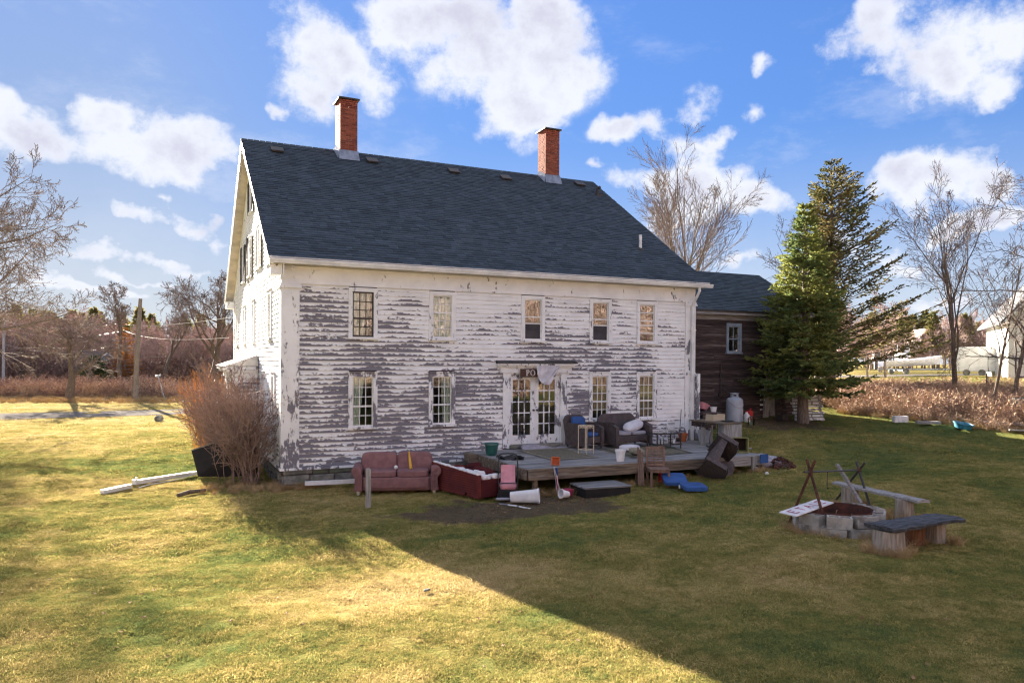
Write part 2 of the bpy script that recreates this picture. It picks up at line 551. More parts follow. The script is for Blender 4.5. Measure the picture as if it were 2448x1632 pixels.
def ground_mats():
    m, t = newmat('lawn')
    pos = t.n('ShaderNodeNewGeometry').outputs['Position']
    col, sm = lawn_colour(t, pos)
    fine = t.noise(pos, 40., 4., .7)
    col = t.mix(t.mapr(fine, .3, .7, .5, .9), col, t.mix(.66, col, (.045, .042, .015)))
    b = t.n('ShaderNodeBsdfPrincipled', ins={'Base Color': col, 'Roughness': 1.0, 'Specular IOR Level': 0.0})
    bp = t.n('ShaderNodeBump', ins={'Strength': .9, 'Distance': .05, 'Height': t.noise(pos, 14., 6., .7)})
    t.put(b, 'Normal', bp.outputs[0])
    finish(t, b.outputs[0])
    M['lawn'] = m
    m, t = newmat('grass_blade')
    pos = t.n('ShaderNodeNewGeometry').outputs['Position']
    oi = t.n('ShaderNodeObjectInfo').outputs['Random']
    col, sm = lawn_colour(t, pos, t.mapr(oi, 0, 1, -.07, .09, False))
    h = t.n('ShaderNodeHueSaturation', ins={'Value': t.mapr(oi, 0, 1, .8, 1.35, False), 'Color': col})
    d = t.n('ShaderNodeBsdfDiffuse', ins={'Color': h.outputs[0]})
    tr = t.n('ShaderNodeBsdfTranslucent', ins={'Color': h.outputs[0]})
    mxs = t.n('ShaderNodeMixShader', ins={0: .28, 1: d.outputs[0], 2: tr.outputs[0]})
    finish(t, mxs.outputs[0])
    M['grass_blade'] = m


def leafy(name, c, c2, tr=.3):
    m, t = newmat(name)
    pos = t.n('ShaderNodeNewGeometry').outputs['Position']
    n1 = t.noise(pos, .9, 3., .6)
    n2 = t.noise(pos, 9., 3., .6)
    f = t.mapr(t.math('ADD', t.math('MULTIPLY', n1, .6), t.math('MULTIPLY', n2, .4)), .38, .62)
    col = t.mix(f, c, c2)
    d = t.n('ShaderNodeBsdfDiffuse', ins={'Color': col})
    trn = t.n('ShaderNodeBsdfTranslucent', ins={'Color': col})
    finish(t, t.n('ShaderNodeMixShader', ins={0: tr, 1: d.outputs[0], 2: trn.outputs[0]}).outputs[0])
    M[name] = m


def glass_mat(name, refl, tint, rough=.0, dirt=0.0):
    m, t = newmat(name)
    fr = t.n('ShaderNodeFresnel', ins={'IOR': 1.5}).outputs[0]
    pos = t.n('ShaderNodeNewGeometry').outputs['Position']
    wob = t.n('ShaderNodeBump', ins={'Strength': .12, 'Distance': .02, 'Height': t.noise(pos, 2.2, 2., .5)})
    gl = t.n('ShaderNodeBsdfGlossy', ins={'Color': (1, 1, 1, 1), 'Roughness': rough, 'Normal': wob.outputs[0]})
    tp = t.n('ShaderNodeBsdfTransparent', ins={'Color': (*tint, 1)})
    f = t.math('ADD', fr, refl, clamp=True)
    s1 = t.n('ShaderNodeMixShader', ins={0: f, 1: tp.outputs[0], 2: gl.outputs[0]}).outputs[0]
    if dirt:
        df = t.n('ShaderNodeBsdfDiffuse', ins={'Color': (.5, .47, .4, 1)})
        s1 = t.n('ShaderNodeMixShader', ins={0: t.math('MULTIPLY', t.noise(pos, 3., 5., .6), dirt), 1: s1, 2: df.outputs[0]}).outputs[0]
    finish(t, s1)
    M[name] = m


def attr_mat(name, ca, cb, rough=.9, attr='tone', bump=.4, bsc=60.):
    """colour picked per piece from a face attribute"""
    m, t = newmat(name)
    a = t.n('ShaderNodeAttribute', attribute_name=attr).outputs['Fac']
    pos = t.n('ShaderNodeNewGeometry').outputs['Position']
    nz = t.noise(pos, 1.1, 3., .5)
    f = t.math('ADD', t.math('MULTIPLY', a, .75), t.math('MULTIPLY', nz, .3))
    b = t.n('ShaderNodeBsdfPrincipled', ins={'Base Color': t.mix(f, ca, cb), 'Roughness': rough, 'Specular IOR Level': .25})
    bp = t.n('ShaderNodeBump', ins={'Strength': bump, 'Distance': .004, 'Height': t.noise(pos, bsc, 3., .7)})
    t.put(b, 'Normal', bp.outputs[0])
    finish(t, b.outputs[0])
    M[name] = m


def weave_mat(name, c, c2, sx=55., sz=55.):
    m, t = newmat(name)
    co = t.n('ShaderNodeTexCoord').outputs['Object']
    x, y, z = t.sep(co)
    wv = t.math('MULTIPLY', t.math('SINE', t.math('MULTIPLY', t.math('ADD', x, y), sx * 2)), t.math('SINE', t.math('MULTIPLY', t.math('ADD', z, t.math('MULTIPLY', y, .3)), sz * 3)))
    nz = t.noise(co, 7., 4., .6)
    col = t.mix(t.mapr(t.math('ADD', t.math('MULTIPLY', wv, .35), nz), .2, .8), c, c2)
    b = t.n('ShaderNodeBsdfPrincipled', ins={'Base Color': col, 'Roughness': .6, 'Specular IOR Level': .35})
    bp = t.n('ShaderNodeBump', ins={'Strength': .7, 'Distance': .008, 'Height': wv})
    t.put(b, 'Normal', bp.outputs[0])
    finish(t, b.outputs[0])
    M[name] = m


def lattice_mat(name, c, line):
    m, t = newmat(name)
    co = t.n('ShaderNodeTexCoord').outputs['Object']
    x, y, z = t.sep(co)
    g = None
    for s_, k in ((t.math('ADD', x, y), 17.), (z, 21.)):
        fr = t.math('ABSOLUTE', t.math('SUBTRACT', t.math('FRACT', t.math('MULTIPLY', s_, k)), .5))
        q = t.mapr(fr, .36, .46)
        g = q if g is None else t.math('MAXIMUM', g, q)
    col = t.mix(t.math('MULTIPLY', g, .7), t.mix(t.noise(co, 6., 4., .6), c, tuple(q * .65 for q in c)), line)
    b = t.n('ShaderNodeBsdfPrincipled', ins={'Base Color': col, 'Roughness': .9, 'Specular IOR Level': .15})
    finish(t, b.outputs[0])
    M[name] = m


ground_mats()
peel_mat('peeling_boards', 'boards')
peel_mat('peeling_pilaster', 'pilaster')
peel_mat('worn_trim', 'worn')
peel_mat('white_trim', 'trim')
glass_mat('old_glass', .20, (.75, .76, .74))
glass_mat('mirror_glass', .025, (.8, .8, .78), 0., .06)
glass_mat('clear_glass', .03, (.86, .93, .91))
attr_mat('roof_shingle', (.022, .033, .046), (.075, .102, .130))
attr_mat('brick_red', (.16, .040, .026), (.36, .105, .065), .9, bump=.5, bsc=45.)
weave_mat('wicker', (.050, .038, .040), (.125, .100, .102))
lattice_mat('maroon_plaid', (.115, .022, .024), (.03, .012, .016))
pmat('maroon_ribbed', (.15, .028, .024), (.10, .022, .024), 3., (1, 1, 1), .9, .1)
pmat('mortar', (.33, .29, .25), (.22, .19, .17), 9., rough=.95)
pmat('lead_flashing', (.30, .33, .40), (.20, .22, .27), 6., rough=.45, metal=.5)
pmat('dark_metal', (.030, .027, .028), (.055, .045, .042), 12., rough=.5, spec=.4)
pmat('white_metal', (.78, .79, .80), (.62, .63, .64), 2., rough=.4, bump=.02, spec=.45)
pmat('white_plastic', (.80, .79, .80), (.66, .66, .68), 4., rough=.5, bump=.05)
pmat('soffit', (.62, .57, .50), (.45, .41, .36), 1.5, (1, 1, 3), rough=.8, bump=.05)
pmat('stone', (.24, .23, .21), (.10, .10, .095), 3.5, rough=.95, bump=.6, bsc=14., rnd=.12, c3=(.13, .15, .10), sc3=2.)
pmat('grey_wood', (.33, .32, .32), (.19, .175, .165), 2.4, (1, 14, 14), rough=.9, bump=.35, rnd=.16)
pmat('grey_wood_up', (.38, .375, .37), (.22, .21, .20), 2.4, (14, 14, 1), rough=.9, bump=.35, rnd=.14)
pmat('deck_wood', (.27, .275, .29), (.13, .13, .135), 1.8, (1, 13, 13), rough=.85, bump=.3, rnd=.22, c3=(.38, .37, .36), sc3=.9)
pmat('brown_timber', (.20, .155, .115), (.10, .078, .06), 2.0, (1, 12, 12), rough=.9, bump=.35, rnd=.15, c3=(.28, .25, .215), sc3=.8)
pmat('barn_board', (.080, .057, .055), (.032, .023, .024), 2.2, (1, 20, 20), rough=.9, bump=.4, rnd=.35, c3=(.15, .125, .115), sc3=.7)
pmat('teak', (.25, .165, .13), (.15, .10, .08), 3., (5, 5, 2), rough=.75, bump=.2)
pmat('pink_fabric', (.255, .135, .135), (.195, .10, .105), 5., rough=.95, bump=.2, bsc=160.)
pmat('foam', (.80, .80, .82), (.62, .60, .60), 9., rough=.95, bump=.6, bsc=24.)
pmat('blue_cloth', (.040, .105, .30), (.028, .075, .225), 3., rough=.9, bump=.12, bsc=120.)
pmat('grey_cloth', (.36, .35, .40), (.26, .25, .30), 5., rough=.95, bump=.25, bsc=30.)
pmat('pale_cloth', (.66, .66, .72), (.50, .49, .56), 4., rough=.95, bump=.2, bsc=20.)
pmat('curtain', (.86, .85, .82), (.74, .72, .67), 3., (6, 6, 1), rough=.95, bump=.1)
pmat('tan_shade', (.70, .60, .45), (.56, .47, .34), 5., rough=.95)
pmat('pink_plastic', (.60, .27, .31), (.48, .20, .24), 4., rough=.55, bump=.03)
pmat('black_plastic', (.018, .018, .02), (.03, .03, .032), 4., rough=.5, bump=.05)
pmat('green_glaze', (.025, .13, .115), (.02, .09, .085), 5., rough=.35, bump=.05, spec=.5)
pmat('terracotta', (.46, .135, .055), (.35, .10, .045), 6., rough=.8, bump=.1)
pmat('orange_pot', (.60, .17, .075), (.46, .13, .06), 6., rough=.7, bump=.1)
pmat('yellow', (.62, .34, .04), (.5, .27, .03), 4., rough=.45, bump=.02)
pmat('red_plastic', (.50, .03, .035), (.38, .02, .025), 4., rough=.45, bump=.03)
pmat('tank_grey', (.42, .47, .55), (.34, .38, .45), 3., rough=.45, bump=.05, spec=.45)
pmat('rust', (.13, .052, .03), (.05, .024, .018), 14., rough=.85, bump=.3, bsc=60.)
pmat('rust_inside', (.12, .045, .035), (.055, .028, .024), 6., rough=.9, bump=.3)
pmat('charred', (.018, .018, .020), (.085, .088, .098), 3., (1, 9, 9), rough=.65, bump=.9, bsc=9., spec=.4)
pmat('stump_wood', (.36, .32, .28), (.22, .18, .145), 3., (9, 9, 1), rough=.95, bump=.5)
pmat('stump_brown', (.20, .10, .055), (.12, .06, .036), 3., (9, 9, 1), rough=.95, bump=.5)
pmat('concrete_block', (.40, .385, .36), (.25, .24, .225), 5., rough=.95, bump=.35, bsc=40., rnd=.16, c3=(.19, .175, .16), sc3=2.5)
pmat('sign_white', (.78, .76, .78), (.62, .60, .62), 5., rough=.6, bump=.03)
pmat('sign_red', (.38, .04, .09), (.30, .035, .08), 5., rough=.6, bump=.0)
pmat('sign_brown', (.10, .055, .042), (.065, .036, .03), 5., (1, 1, 5), rough=.7, bump=.1)
pmat('letter_white', (.80, .78, .76), None, 5., rough=.7, bump=.0)
pmat('rug_tan', (.20, .18, .135), (.12, .105, .08), 14., rough=1., bump=.6, bsc=60.)
pmat('rug_dark', (.055, .055, .05), (.09, .085, .07), 12., rough=1., bump=.5, bsc=60.)
pmat('rug_edge', (.33, .30, .235), (.24, .215, .165), 10., rough=1., bump=.4)
pmat('cream_metal', (.70, .62, .48), (.55, .46, .34), 9., rough=.55, bump=.05)
pmat('olive_planter', (.27, .26, .10), (.20, .19, .08), 6., rough=.7)
pmat('dark_inside', (.045, .028, .022), (.03, .02, .016), 6., rough=.95)
pmat('pale_board', (.52, .44, .33), (.42, .35, .26), 4., (1, 8, 8), rough=.85)
pmat('bark', (.175, .140, .115), (.085, .066, .054), 5., (6, 6, 1.3), rough=.95, bump=.7, world=True)
pmat('bark_grey', (.24, .195, .165), (.12, .095, .08), 4., (6, 6, 1.3), rough=.95, bump=.6, world=True)
pmat('twig', (.23, .18, .16), (.14, .108, .096), 2., rough=.9, bump=0, world=True)
pmat('twig_red', (.28, .175, .145), (.17, .105, .09), 2., rough=.9, bump=0, world=True)
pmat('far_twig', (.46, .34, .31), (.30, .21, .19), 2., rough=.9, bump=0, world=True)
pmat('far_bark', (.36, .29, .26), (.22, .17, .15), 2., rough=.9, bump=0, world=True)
pmat('twig_orange', (.52, .25, .075), (.34, .14, .045), 2., rough=.9, bump=0, world=True)
pmat('twig_bush', (.30, .21, .175), (.16, .105, .088), 3., rough=.85, bump=0, world=True)
pmat('weed', (.50, .36, .255), (.28, .19, .13), 1.6, rough=.95, bump=0, world=True)
pmat('straw', (.46, .33, .17), (.30, .20, .095), 1.6, rough=.95, bump=0, world=True)
pmat('gravel', (.20, .185, .175), (.14, .13, .12), 9., rough=.95, spec=0., bump=.5, bsc=30., world=True)
pmat('asphalt', (.21, .21, .215), (.16, .16, .165), 3., rough=.9, spec=0., bump=.2, world=True)
pmat('plaster', (.26, .21, .16), (.19, .15, .11), 2., rough=.95)
pmat('dark_floor', (.05, .035, .025), (.03, .022, .017), 3., rough=.8)
pmat('black_panel', (.012, .011, .012), (.02, .018, .018), 3., rough=.8, bump=.1)
pmat('garage_siding', (.78, .75, .72), (.70, .67, .64), 2., rough=.7, bump=.05)
pmat('far_roof', (.12, .125, .14), (.09, .09, .10), 4., rough=.9)
pmat('pale_blue', (.34, .43, .50), (.28, .36, .42), 3., rough=.8)
pmat('blue_plastic', (.05, .25, .38), (.04, .2, .31), 3., rough=.5, bump=.03)
pmat('screen', (.045, .043, .052), (.075, .07, .078), 3., rough=.9)
pmat('pole_wood', (.26, .22, .185), (.17, .14, .115), 3., (8, 8, 1), rough=.95, bump=.3, world=True)
pmat('pole_pale', (.46, .44, .46), (.36, .34, .35), 3., (8, 8, 1), rough=.95, bump=.2, world=True)
pmat('fallen_leaf', (.20, .105, .05), (.34, .22, .12), 3., rough=.95, bump=0, world=True)
leafy('spruce_needle', (.095, .150, .062), (.30, .31, .10), .42)
leafy('spruce_sparse', (.095, .115, .055), (.26, .21, .09), .45)
leafy('larch', (.34, .15, .045), (.22, .10, .035), .3)
leafy('evergreen', (.020, .038, .018), (.05, .07, .03), .2)
leafy('far_pine', (.14, .14, .055), (.25, .21, .085), .35)

# ================================================================== SETTING
# ground: one sheet out to the horizon, fine near the house
def axis(lo, hi, c, n, k):
    t = np.linspace(-1, 1, n)
    q = np.sinh(t * k) / np.sinh(k)
    return c + np.where(q < 0, -q * (lo - c), q * (hi - c))


gx = axis(-1500, 1500, 5, 300, 6.6)
gy = axis(-1500, 1500, -3, 300, 6.6)
GX, GY = np.meshgrid(gx, gy)
near_k = np.clip(1 - np.hypot(GX - 4, GY + 2) / 60, 0, 1)
bump = np.zeros_like(GX)
for k_, a_ in ((.9, .018), (1.7, .014), (3.1, .011), (6.3, .008), (11., .006)):
    for _ in range(3):
        th = rng.uniform(0, 2 * PI)
        bump += a_ * np.sin(k_ * (GX * math.cos(th) + GY * math.sin(th)) + rng.uniform(0, 6))
GZ = gza(GX, GY) + bump * near_k * np.clip(np.hypot(GX - 5, GY + 1.5) / 4, .2, 1) - .01
nn = len(gx)
gv = np.stack([GX, GY, GZ], -1).reshape(-1, 3)
ii, jj = np.meshgrid(np.arange(nn - 1), np.arange(nn - 1))
q0 = (jj * nn + ii).ravel()
gf = np.stack([q0, q0 + 1, q0 + nn + 1, q0 + nn], -1)
gm = bpy.data.meshes.new('ground')
gm.from_pydata(gv.tolist(), [], gf.tolist())
gm.shade_smooth()
gm.materials.append(M['lawn'])
link('ground', gm, kind='structure')


def strip(name, mat, left, right, n=60, lift=.006):
    """sheet laid on the ground between two edge lines"""
    def fn(u, v):
        def at(line):
            s_ = v * (len(line) - 1)
            i = min(int(s_), len(line) - 2)
            a, b = line[i], line[i + 1]
            return (a[0] + (b[0] - a[0]) * (s_ - i), a[1] + (b[1] - a[1]) * (s_ - i))
        a, b = at(left), at(right)
        x, y = a[0] + (b[0] - a[0]) * u, a[1] + (b[1] - a[1]) * u
        return (x, y, gz(x, y) + lift)
    mb = MB().surf(fn, 6, n)
    return mb.build(name, M[mat], kind='structure')


strip('drive', 'gravel', [(-40, 37.5), (-24, 32.5), (-10.6, 27.8), (-1, 29.3), (14, 31)], [(-40, 42), (-24, 38), (-11.5, 33.4), (-1.2, 34.6), (14, 36)])
strip('side_track', 'gravel', [(-5.6, 54.5), (2.4, 54.6), (20, 53)], [(-5.4, 57.5), (2.6, 57.5), (20, 56)])
strip('road', 'asphalt', [(-60, 100), (-20, 92), (-3.5, 92), (4, 104), (14, 125)], [(-60, 108), (-20, 99), (-6, 99), (1, 112), (9, 133)])

# ================================================================== HOUSE
HL, HD = 13.03, 13.87
EY, EZ, RY, RZ = -.354, 5.85, 6.935, 10.66
SL = (RZ - EZ) / (RY - EY)
OXL, OXR = .37, .316
house = thing('white_house', 'large two-storey white clapboard house with peeling paint and dark shingle roof', 'house')


def roofz(y):
    return EZ + SL * (y - EY) if y <= RY else RZ - SL * (y - RY)


E_ = .125
WX = [2.075, 4.301, 7.124, 9.442, 11.167]
HW = .39
U0, U1 = 3.828, 5.19
L0, L1 = 1.44, 2.94
rear_holes = [(x - HW, x + HW, U0, U1) for x in WX] + [(WX[i] - HW, WX[i] + HW, L0, L1) for i in (0, 1, 3, 4)] + [(6.16, 8.26, .5, 3.06)]
# gable wall openings given along y
GYW = [2.36, 6.46, 9.52, 12.38]
gab_holes = [(y - .42, y + .42, 3.82, 5.22) for y in GYW] + [(y - .42, y + .42, 1.45, 2.92) for y in (1.6, 3.85)]
gab_holes += [(4.55, 5.30, 6.1, 7.45), (7.2, 7.9, 6.1, 7.5), (9.5, 10.2, 6.1, 7.5), (6.85, 7.6, 8.25, 9.4)]


def wall_cells(mb, u0, u1, z0, z1, holes, put):
    us = sorted({u0, u1, *[h[0] for h in holes], *[h[1] for h in holes]})
    zs = sorted({z0, z1, *[h[2] for h in holes], *[h[3] for h in holes]})
    us = [u for u in us if u0 <= u <= u1]
    zs = [z for z in zs if z0 <= z <= z1]
    for i in range(len(us) - 1):
        for j in range(len(zs) - 1):
            cu, cz = (us[i] + us[i + 1]) / 2, (zs[j] + zs[j + 1]) / 2
            if any(h[0] < cu < h[1] and h[2] < cz < h[3] for h in holes):
                continue
            put(us[i], us[i + 1], zs[j], zs[j + 1])


def shrink(h, q=.07):
    return [(a + q, b - q, c + q, d - q) for a, b, c, d in h]


# structural walls behind the boards
mb = MB()
wall_cells(mb, .0, HL, .3, 5.72, shrink(rear_holes), lambda a, b, c, d: mb.box(a, b, .012, .14, c, d))
rear_wall = mb.build('rear_wall', M['barn_board'], house)
mb = MB()
wall_cells(mb, .14, HD, .3, 5.72, shrink(gab_holes), lambda a, b, c, d: mb.box(.012, .14, a, b, c, d))
for a, b, c, d in [(0.4, 4.55, 5.72, 7.), (5.3, 7.2, 5.72, 7.5), (7.9, 9.5, 5.72, 7.5), (10.2, 13.4, 5.72, 7.)]:
    pass
n_ = 40
for i in range(n_):
    ya, yb = HD * i / n_, HD * (i + 1) / n_
    yc = (ya + yb) / 2
    zt = min(roofz(ya), roofz(yb)) - .16
    lo = 5.72
    for h in sorted(shrink(gab_holes), key=lambda q: q[2]):
        if h[0] < yc < h[1] and h[2] > 5.7:
            mb.box(.012, .14, ya, yb, lo, min(h[2], zt))
            lo = h[3]
    if zt > lo:
        mb.box(.012, .14, ya, yb, lo, zt)
gable_wall = mb.build('gable_wall', M['barn_board'], house)
mb = MB()
mb.box(HL - .14, HL - .004, .14, HD - .14, .3, 5.72).prism([(.2, 5.72), (HD - .2, 5.72), (RY, 9.9)], HL - .14, HL - .004, 'x')
far_wall = mb.build('right_wall', M['white_trim'], house)
MB().box(0.14, HL, HD - .13, HD, .3, 5.72).build('front_wall', M['white_trim'], house)
# rooms behind the glass
mb = MB()
mb.box(.2, HL - .2, .16, HD - .2, .72, .84).box(.2, HL - .2, .16, HD - .2, 3.18, 3.4).box(.2, HL - .2, .16, HD - .2, 5.5, 5.6)
mb.build('floors', M['dark_floor'], house)
mb = MB()
mb.box(.2, HL - .2, 3.6, 3.7, .84, 5.5)
for x in (3.2, 5.6, 8.5, 10.4):
    mb.box(x, x + .1, .16, 3.6, .86, 5.48)
mb.build('partition', M['plaster'], house)

# --- foundation of rough split stones
for wallpart, ax in ((None, 0),):
    fnd = MB().box(.03, HL - .02, .05, .4, -.3, .5).box(.05, .4, .4, HD, -.3, .5).build('foundation', M['mortar'], house)
    rr = random.Random(4)
    for side, ln in ((0, 5.6), (1, 8.)):
        zz = -.18
        while zz < .46:
            hh = rr.uniform(.2, .36)
            if zz + hh > .40:
                hh = .495 - zz
            p = 0.02
            while p < ln:
                l_ = rr.uniform(.35, .95)
                g_ = .012
                a = MB()
                o_ = rr.uniform(-.035, .0)
                if side == 0:
                    a.box(p + g_, p + l_ - g_, -.01 + o_, .2, zz + g_, zz + hh - g_)
                else:
                    if p < .25:
                        p = .25
                    a.box(-.01 + o_, .2, p + g_, p + l_ - g_, zz + g_, zz + hh - g_)
                a.v = [(x + rr.uniform(-.014, .014), y + rr.uniform(-.014, .014), z + rr.uniform(-.014, .014)) for x, y, z in a.v]
                a.build('stone', M['stone'], fnd, bevel=.018, seg=1)
                p += l_
            zz += hh

# --- clapboards
pieces = []
rb = random.Random(21)


def rows(u0f, u1f, z0, z1, holes, which):
    i = 0
    z = z0
    while z < z1 - .02:
        zc = z + E_ / 2
        u0, u1 = u0f(zc), u1f(zc)
        cuts = sorted((h[0], h[1]) for h in holes if h[2] < zc < h[3])
        segs, p = [], u0
        for a, b in cuts:
            if a > p + .02:
                segs.append((p, a + .012))
            p = max(p, b - .012)
        if u1 > p + .02:
            segs.append((p, u1))
        for a, b in segs:
            ln = b - a
            k = max(1, round(ln / 4.2)) if ln > 3.4 else 1
            cs = [a] + sorted(a + ln * (j + rb.uniform(.3, .7)) / k for j in range(1, k)) + [b]
            for j in range(k):
                pieces.append((which, cs[j] + .0015, cs[j + 1] - .0015, z, min(z + E_ + .012, z1 + .01)))
        z += E_
        i += 1


rows(lambda z: .42, lambda z: 12.66, .5, 5.23, rear_holes, 0)
rows(lambda z: .05, lambda z: HD - .1, .5, 5.75, gab_holes, 1)
rows(lambda z: max(.05, EY + (z - EZ) / SL + .33), lambda z: 2 * RY - max(.05, EY + (z - EZ) / SL + .33), 5.75, 10.2, gab_holes, 1)


def clap(mb, which, a, b, z0, z1):
    j = rb.uniform(-.002, .002)
    tb, tp = .031 + j, .010
    if which == 0:
        v = [(a, .012, z0), (b, .012, z0), (b, .012, z1), (a, .012, z1), (a, .012 - tb, z0), (b, .012 - tb, z0), (b, .012 - tp, z1), (a, .012 - tp, z1)]
        f = [(0, 1, 2, 3), (4, 7, 6, 5), (0, 4, 5, 1), (1, 5, 6, 2), (2, 6, 7, 3), (3, 7, 4, 0)]
        f = [tuple(reversed(q)) for q in f]
    else:
        v = [(.012, a, z0), (.012, b, z0), (.012, b, z1), (.012, a, z1), (.012 - tb, a, z0), (.012 - tb, b, z0), (.012 - tp, b, z1), (.012 - tp, a, z1)]
        f = [(0, 1, 2, 3), (4, 7, 6, 5), (0, 4, 5, 1), (1, 5, 6, 2), (2, 6, 7, 3), (3, 7, 4, 0)]
    mb.add(v, f)


pieces.sort(key=lambda p: (p[0], -(p[2] - p[1])))
for p in pieces[:300]:
    m_ = MB()
    clap(m_, *p)
    m_.build('clapboard', M['peeling_boards'], rear_wall if p[0] == 0 else gable_wall)
rest_ = MB()
for p in pieces[300:]:
    clap(rest_, *p)
rest_.build('clapboards', M['peeling_boards'], gable_wall, kind='stuff')

# --- trim: frieze, corner boards, soffit, gutter, downspout
MB().box(-.03, HL + .03, -.03, .011, 5.235, 5.70).box(-.03, HL + .03, -.055, -.031, 5.215, 5.255).build('frieze', M['white_trim'], house)
MB().box(-.034, .425, -.045, .011, .5, 5.10).box(-.034, .010, .0115, .30, .5, 5.10).build('corner_pilaster', M['peeling_pilaster'], house)
MB().box(-.075, .47, -.09, .011, 5.10, 5.16).box(-.055, .45, -.07, .011, 5.161, 5.214).box(-.075, .010, .0115, .33, 5.10, 5.16).build('pilaster_cap', M['white_trim'], house)
MB().box(12.66, HL + .03, -.045, .011, .5, 5.10).build('corner_board', M['peeling_pilaster'], house)
MB().box(12.62, HL + .07, -.09, .011, 5.10, 5.16).box(12.64, HL + .05, -.07, .011, 5.161, 5.214).build('corner_board_cap', M['white_trim'], house)
MB().box(-.034, .010, HD - .28, HD + .03, .5, 5.6).build('far_corner_board', M['white_trim'], house)
MB().box(-.06, .030, -.06, HD, .44, .505).box(.03, HL, -.06, .02, .44, .503).build('water_table', M['worn_trim'], house)
MB().box(-.25, HL + .2, EY + .02, -.031, 5.665, 5.70).build('soffit', M['soffit'], house)
# boxed eave return at the gable corner
MB().box(-.32, -.04, -.28, .5, 5.42, 5.665).prism([(-.36, 5.666), (.0, 5.666), (.0, 5.82)], -.30, .62, 'y').build('eave_return', M['white_trim'], house)
MB().box(-.32, -.04, HD - .3, HD + .36, 5.40, 5.665).build('eave_return', M['white_trim'], house)
g = MB()
gp = [(-.455, 5.78), (-.475, 5.79), (-.475, 5.755), (-.455, 5.70), (-.45, 5.675), (-.36, 5.675), (-.36, 5.80), (-.368, 5.80), (-.368, 5.685), (-.442, 5.685), (-.447, 5.72), (-.463, 5.76), (-.463, 5.785)]
g.prism(gp, -.37, HL + .40, 'x')
gutter = g.build('gutter', M['white_metal'], house)
d = MB()
d.prism([(EY - .012, 5.815), (EY + .02, 5.815), (EY + .02, 5.85), (EY - .03, 5.845)], -.38, HL + .33, 'x')
d.build('drip_edge', M['white_metal'], house)
ds = MB()
ds.tube([(12.92, -.40, 5.68), (12.92, -.40, 5.56), (12.91, -.30, 5.40), (12.90, -.14, 5.20), (12.90, -.10, 5.08)], .045, 10)
ds.box(12.845, 12.955, -.145, -.055, .74, 5.09)
for z in (2.9, 4.3, 1.4):
    ds.box(12.80, 13.0, -.152, -.046, z, z + .03)
ds.build('downspout', M['white_metal'], house)
# rake boards and gable soffit, both slopes
for sgn in (0, 1):
    def Y(y):
        return y if sgn == 0 else 2 * RY - y
    m_ = MB()
    for (xa, xb, dz0, dz1) in ((-.36, -.33, -.26, -.02), (-.03, .0, -.50, -.17)):
        ys = (EY, RY)
        poly = [(Y(EY), EZ + dz0), (Y(RY), RZ + dz0), (Y(RY), RZ + dz1), (Y(EY), EZ + dz1)]
        m_.prism(poly, xa, xb, 'x')
    m_.build('rake_board', M['white_trim'], house)
    MB().prism([(Y(EY), EZ - .17), (Y(RY), RZ - .17), (Y(RY), RZ - .14), (Y(EY), EZ - .14)], -.328, -.031, 'x').build('rake_soffit', M['soffit'], house)
MB().prism([(EY, EZ - .12), (RY, RZ - .12), (RY, RZ - .02), (EY, EZ - .02)], HL + .27, HL + .30, 'x').build('rake_board', M['white_trim'], house)

# --- roof
rf = MB()
rf.prism([(EY, EZ - .11), (RY, RZ - .11), (2 * RY - EY, EZ - .11), (2 * RY - EY, EZ - .012), (RY, RZ - .012), (EY, EZ - .012)], -OXL, HL + OXR, 'x')
roof = rf.build('roof', M['dark_metal'], house)
ca, sa = math.cos(math.atan(SL)), math.sin(math.atan(SL))
slen = math.hypot(RY - EY, RZ - EZ)
XP = .145
rs = random.Random(5)
shing = []
nrow = int(slen / XP)
for r_ in range(nrow):
    x = -OXL - .01 - rs.uniform(0, .25)
    s0 = r_ * XP
    while x < HL + OXR:
        wd = rs.choice((.16, .22, .28, .34, .26))
        a, b = max(x, -OXL - .015), min(x + wd - .004, HL + OXR + .012)
        if b > a + .02:
            th = rs.choice((.007, .007, .013, .015))
            dr = rs.choice((0., 0., -.016))
            shing.append((r_, a, b, s0 + dr - .012, min(s0 + XP + .03, slen + .02), th, rs.random() * .6 + (.35 if th < .01 else .0) * rs.random() + .1))
        x += wd


def shingle(mb, tones, s):
    r_, a, b, s0, s1, th, tone = s
    def P(x, s_, h):
        return (x, EY + s_ * ca - h * sa, EZ + s_ * sa + h * ca)
    h0 = .006
    v = [P(a, s0, 0 - .008), P(b, s0, -.008), P(b, s1, -.010), P(a, s1, -.010), P(a, s0, h0 + th), P(b, s0, h0 + th), P(b, s1, -.004), P(a, s1, -.004)]
    mb.add(v, [(0, 3, 2, 1), (4, 5, 6, 7), (0, 1, 5, 4), (1, 2, 6, 5), (2, 3, 7, 6), (3, 0, 4, 7)])
    tones += [tone] * 6


def with_tone(me, tones):
    at = me.attributes.new('tone', 'FLOAT', 'FACE')
    at.data.foreach_set('value', tones)
    return me


big = sorted(shing, key=lambda s: (s[0], s[1]))[:300]
bigset = set(map(id, big))
for s in big:
    m_, tn = MB(), []
    shingle(m_, tn, s)
    link('shingle', with_tone(m_.mesh('shingle', M['roof_shingle']), tn), roof)
m_, tn = MB(), []
for s in shing:
    if id(s) not in bigset:
        shingle(m_, tn, s)
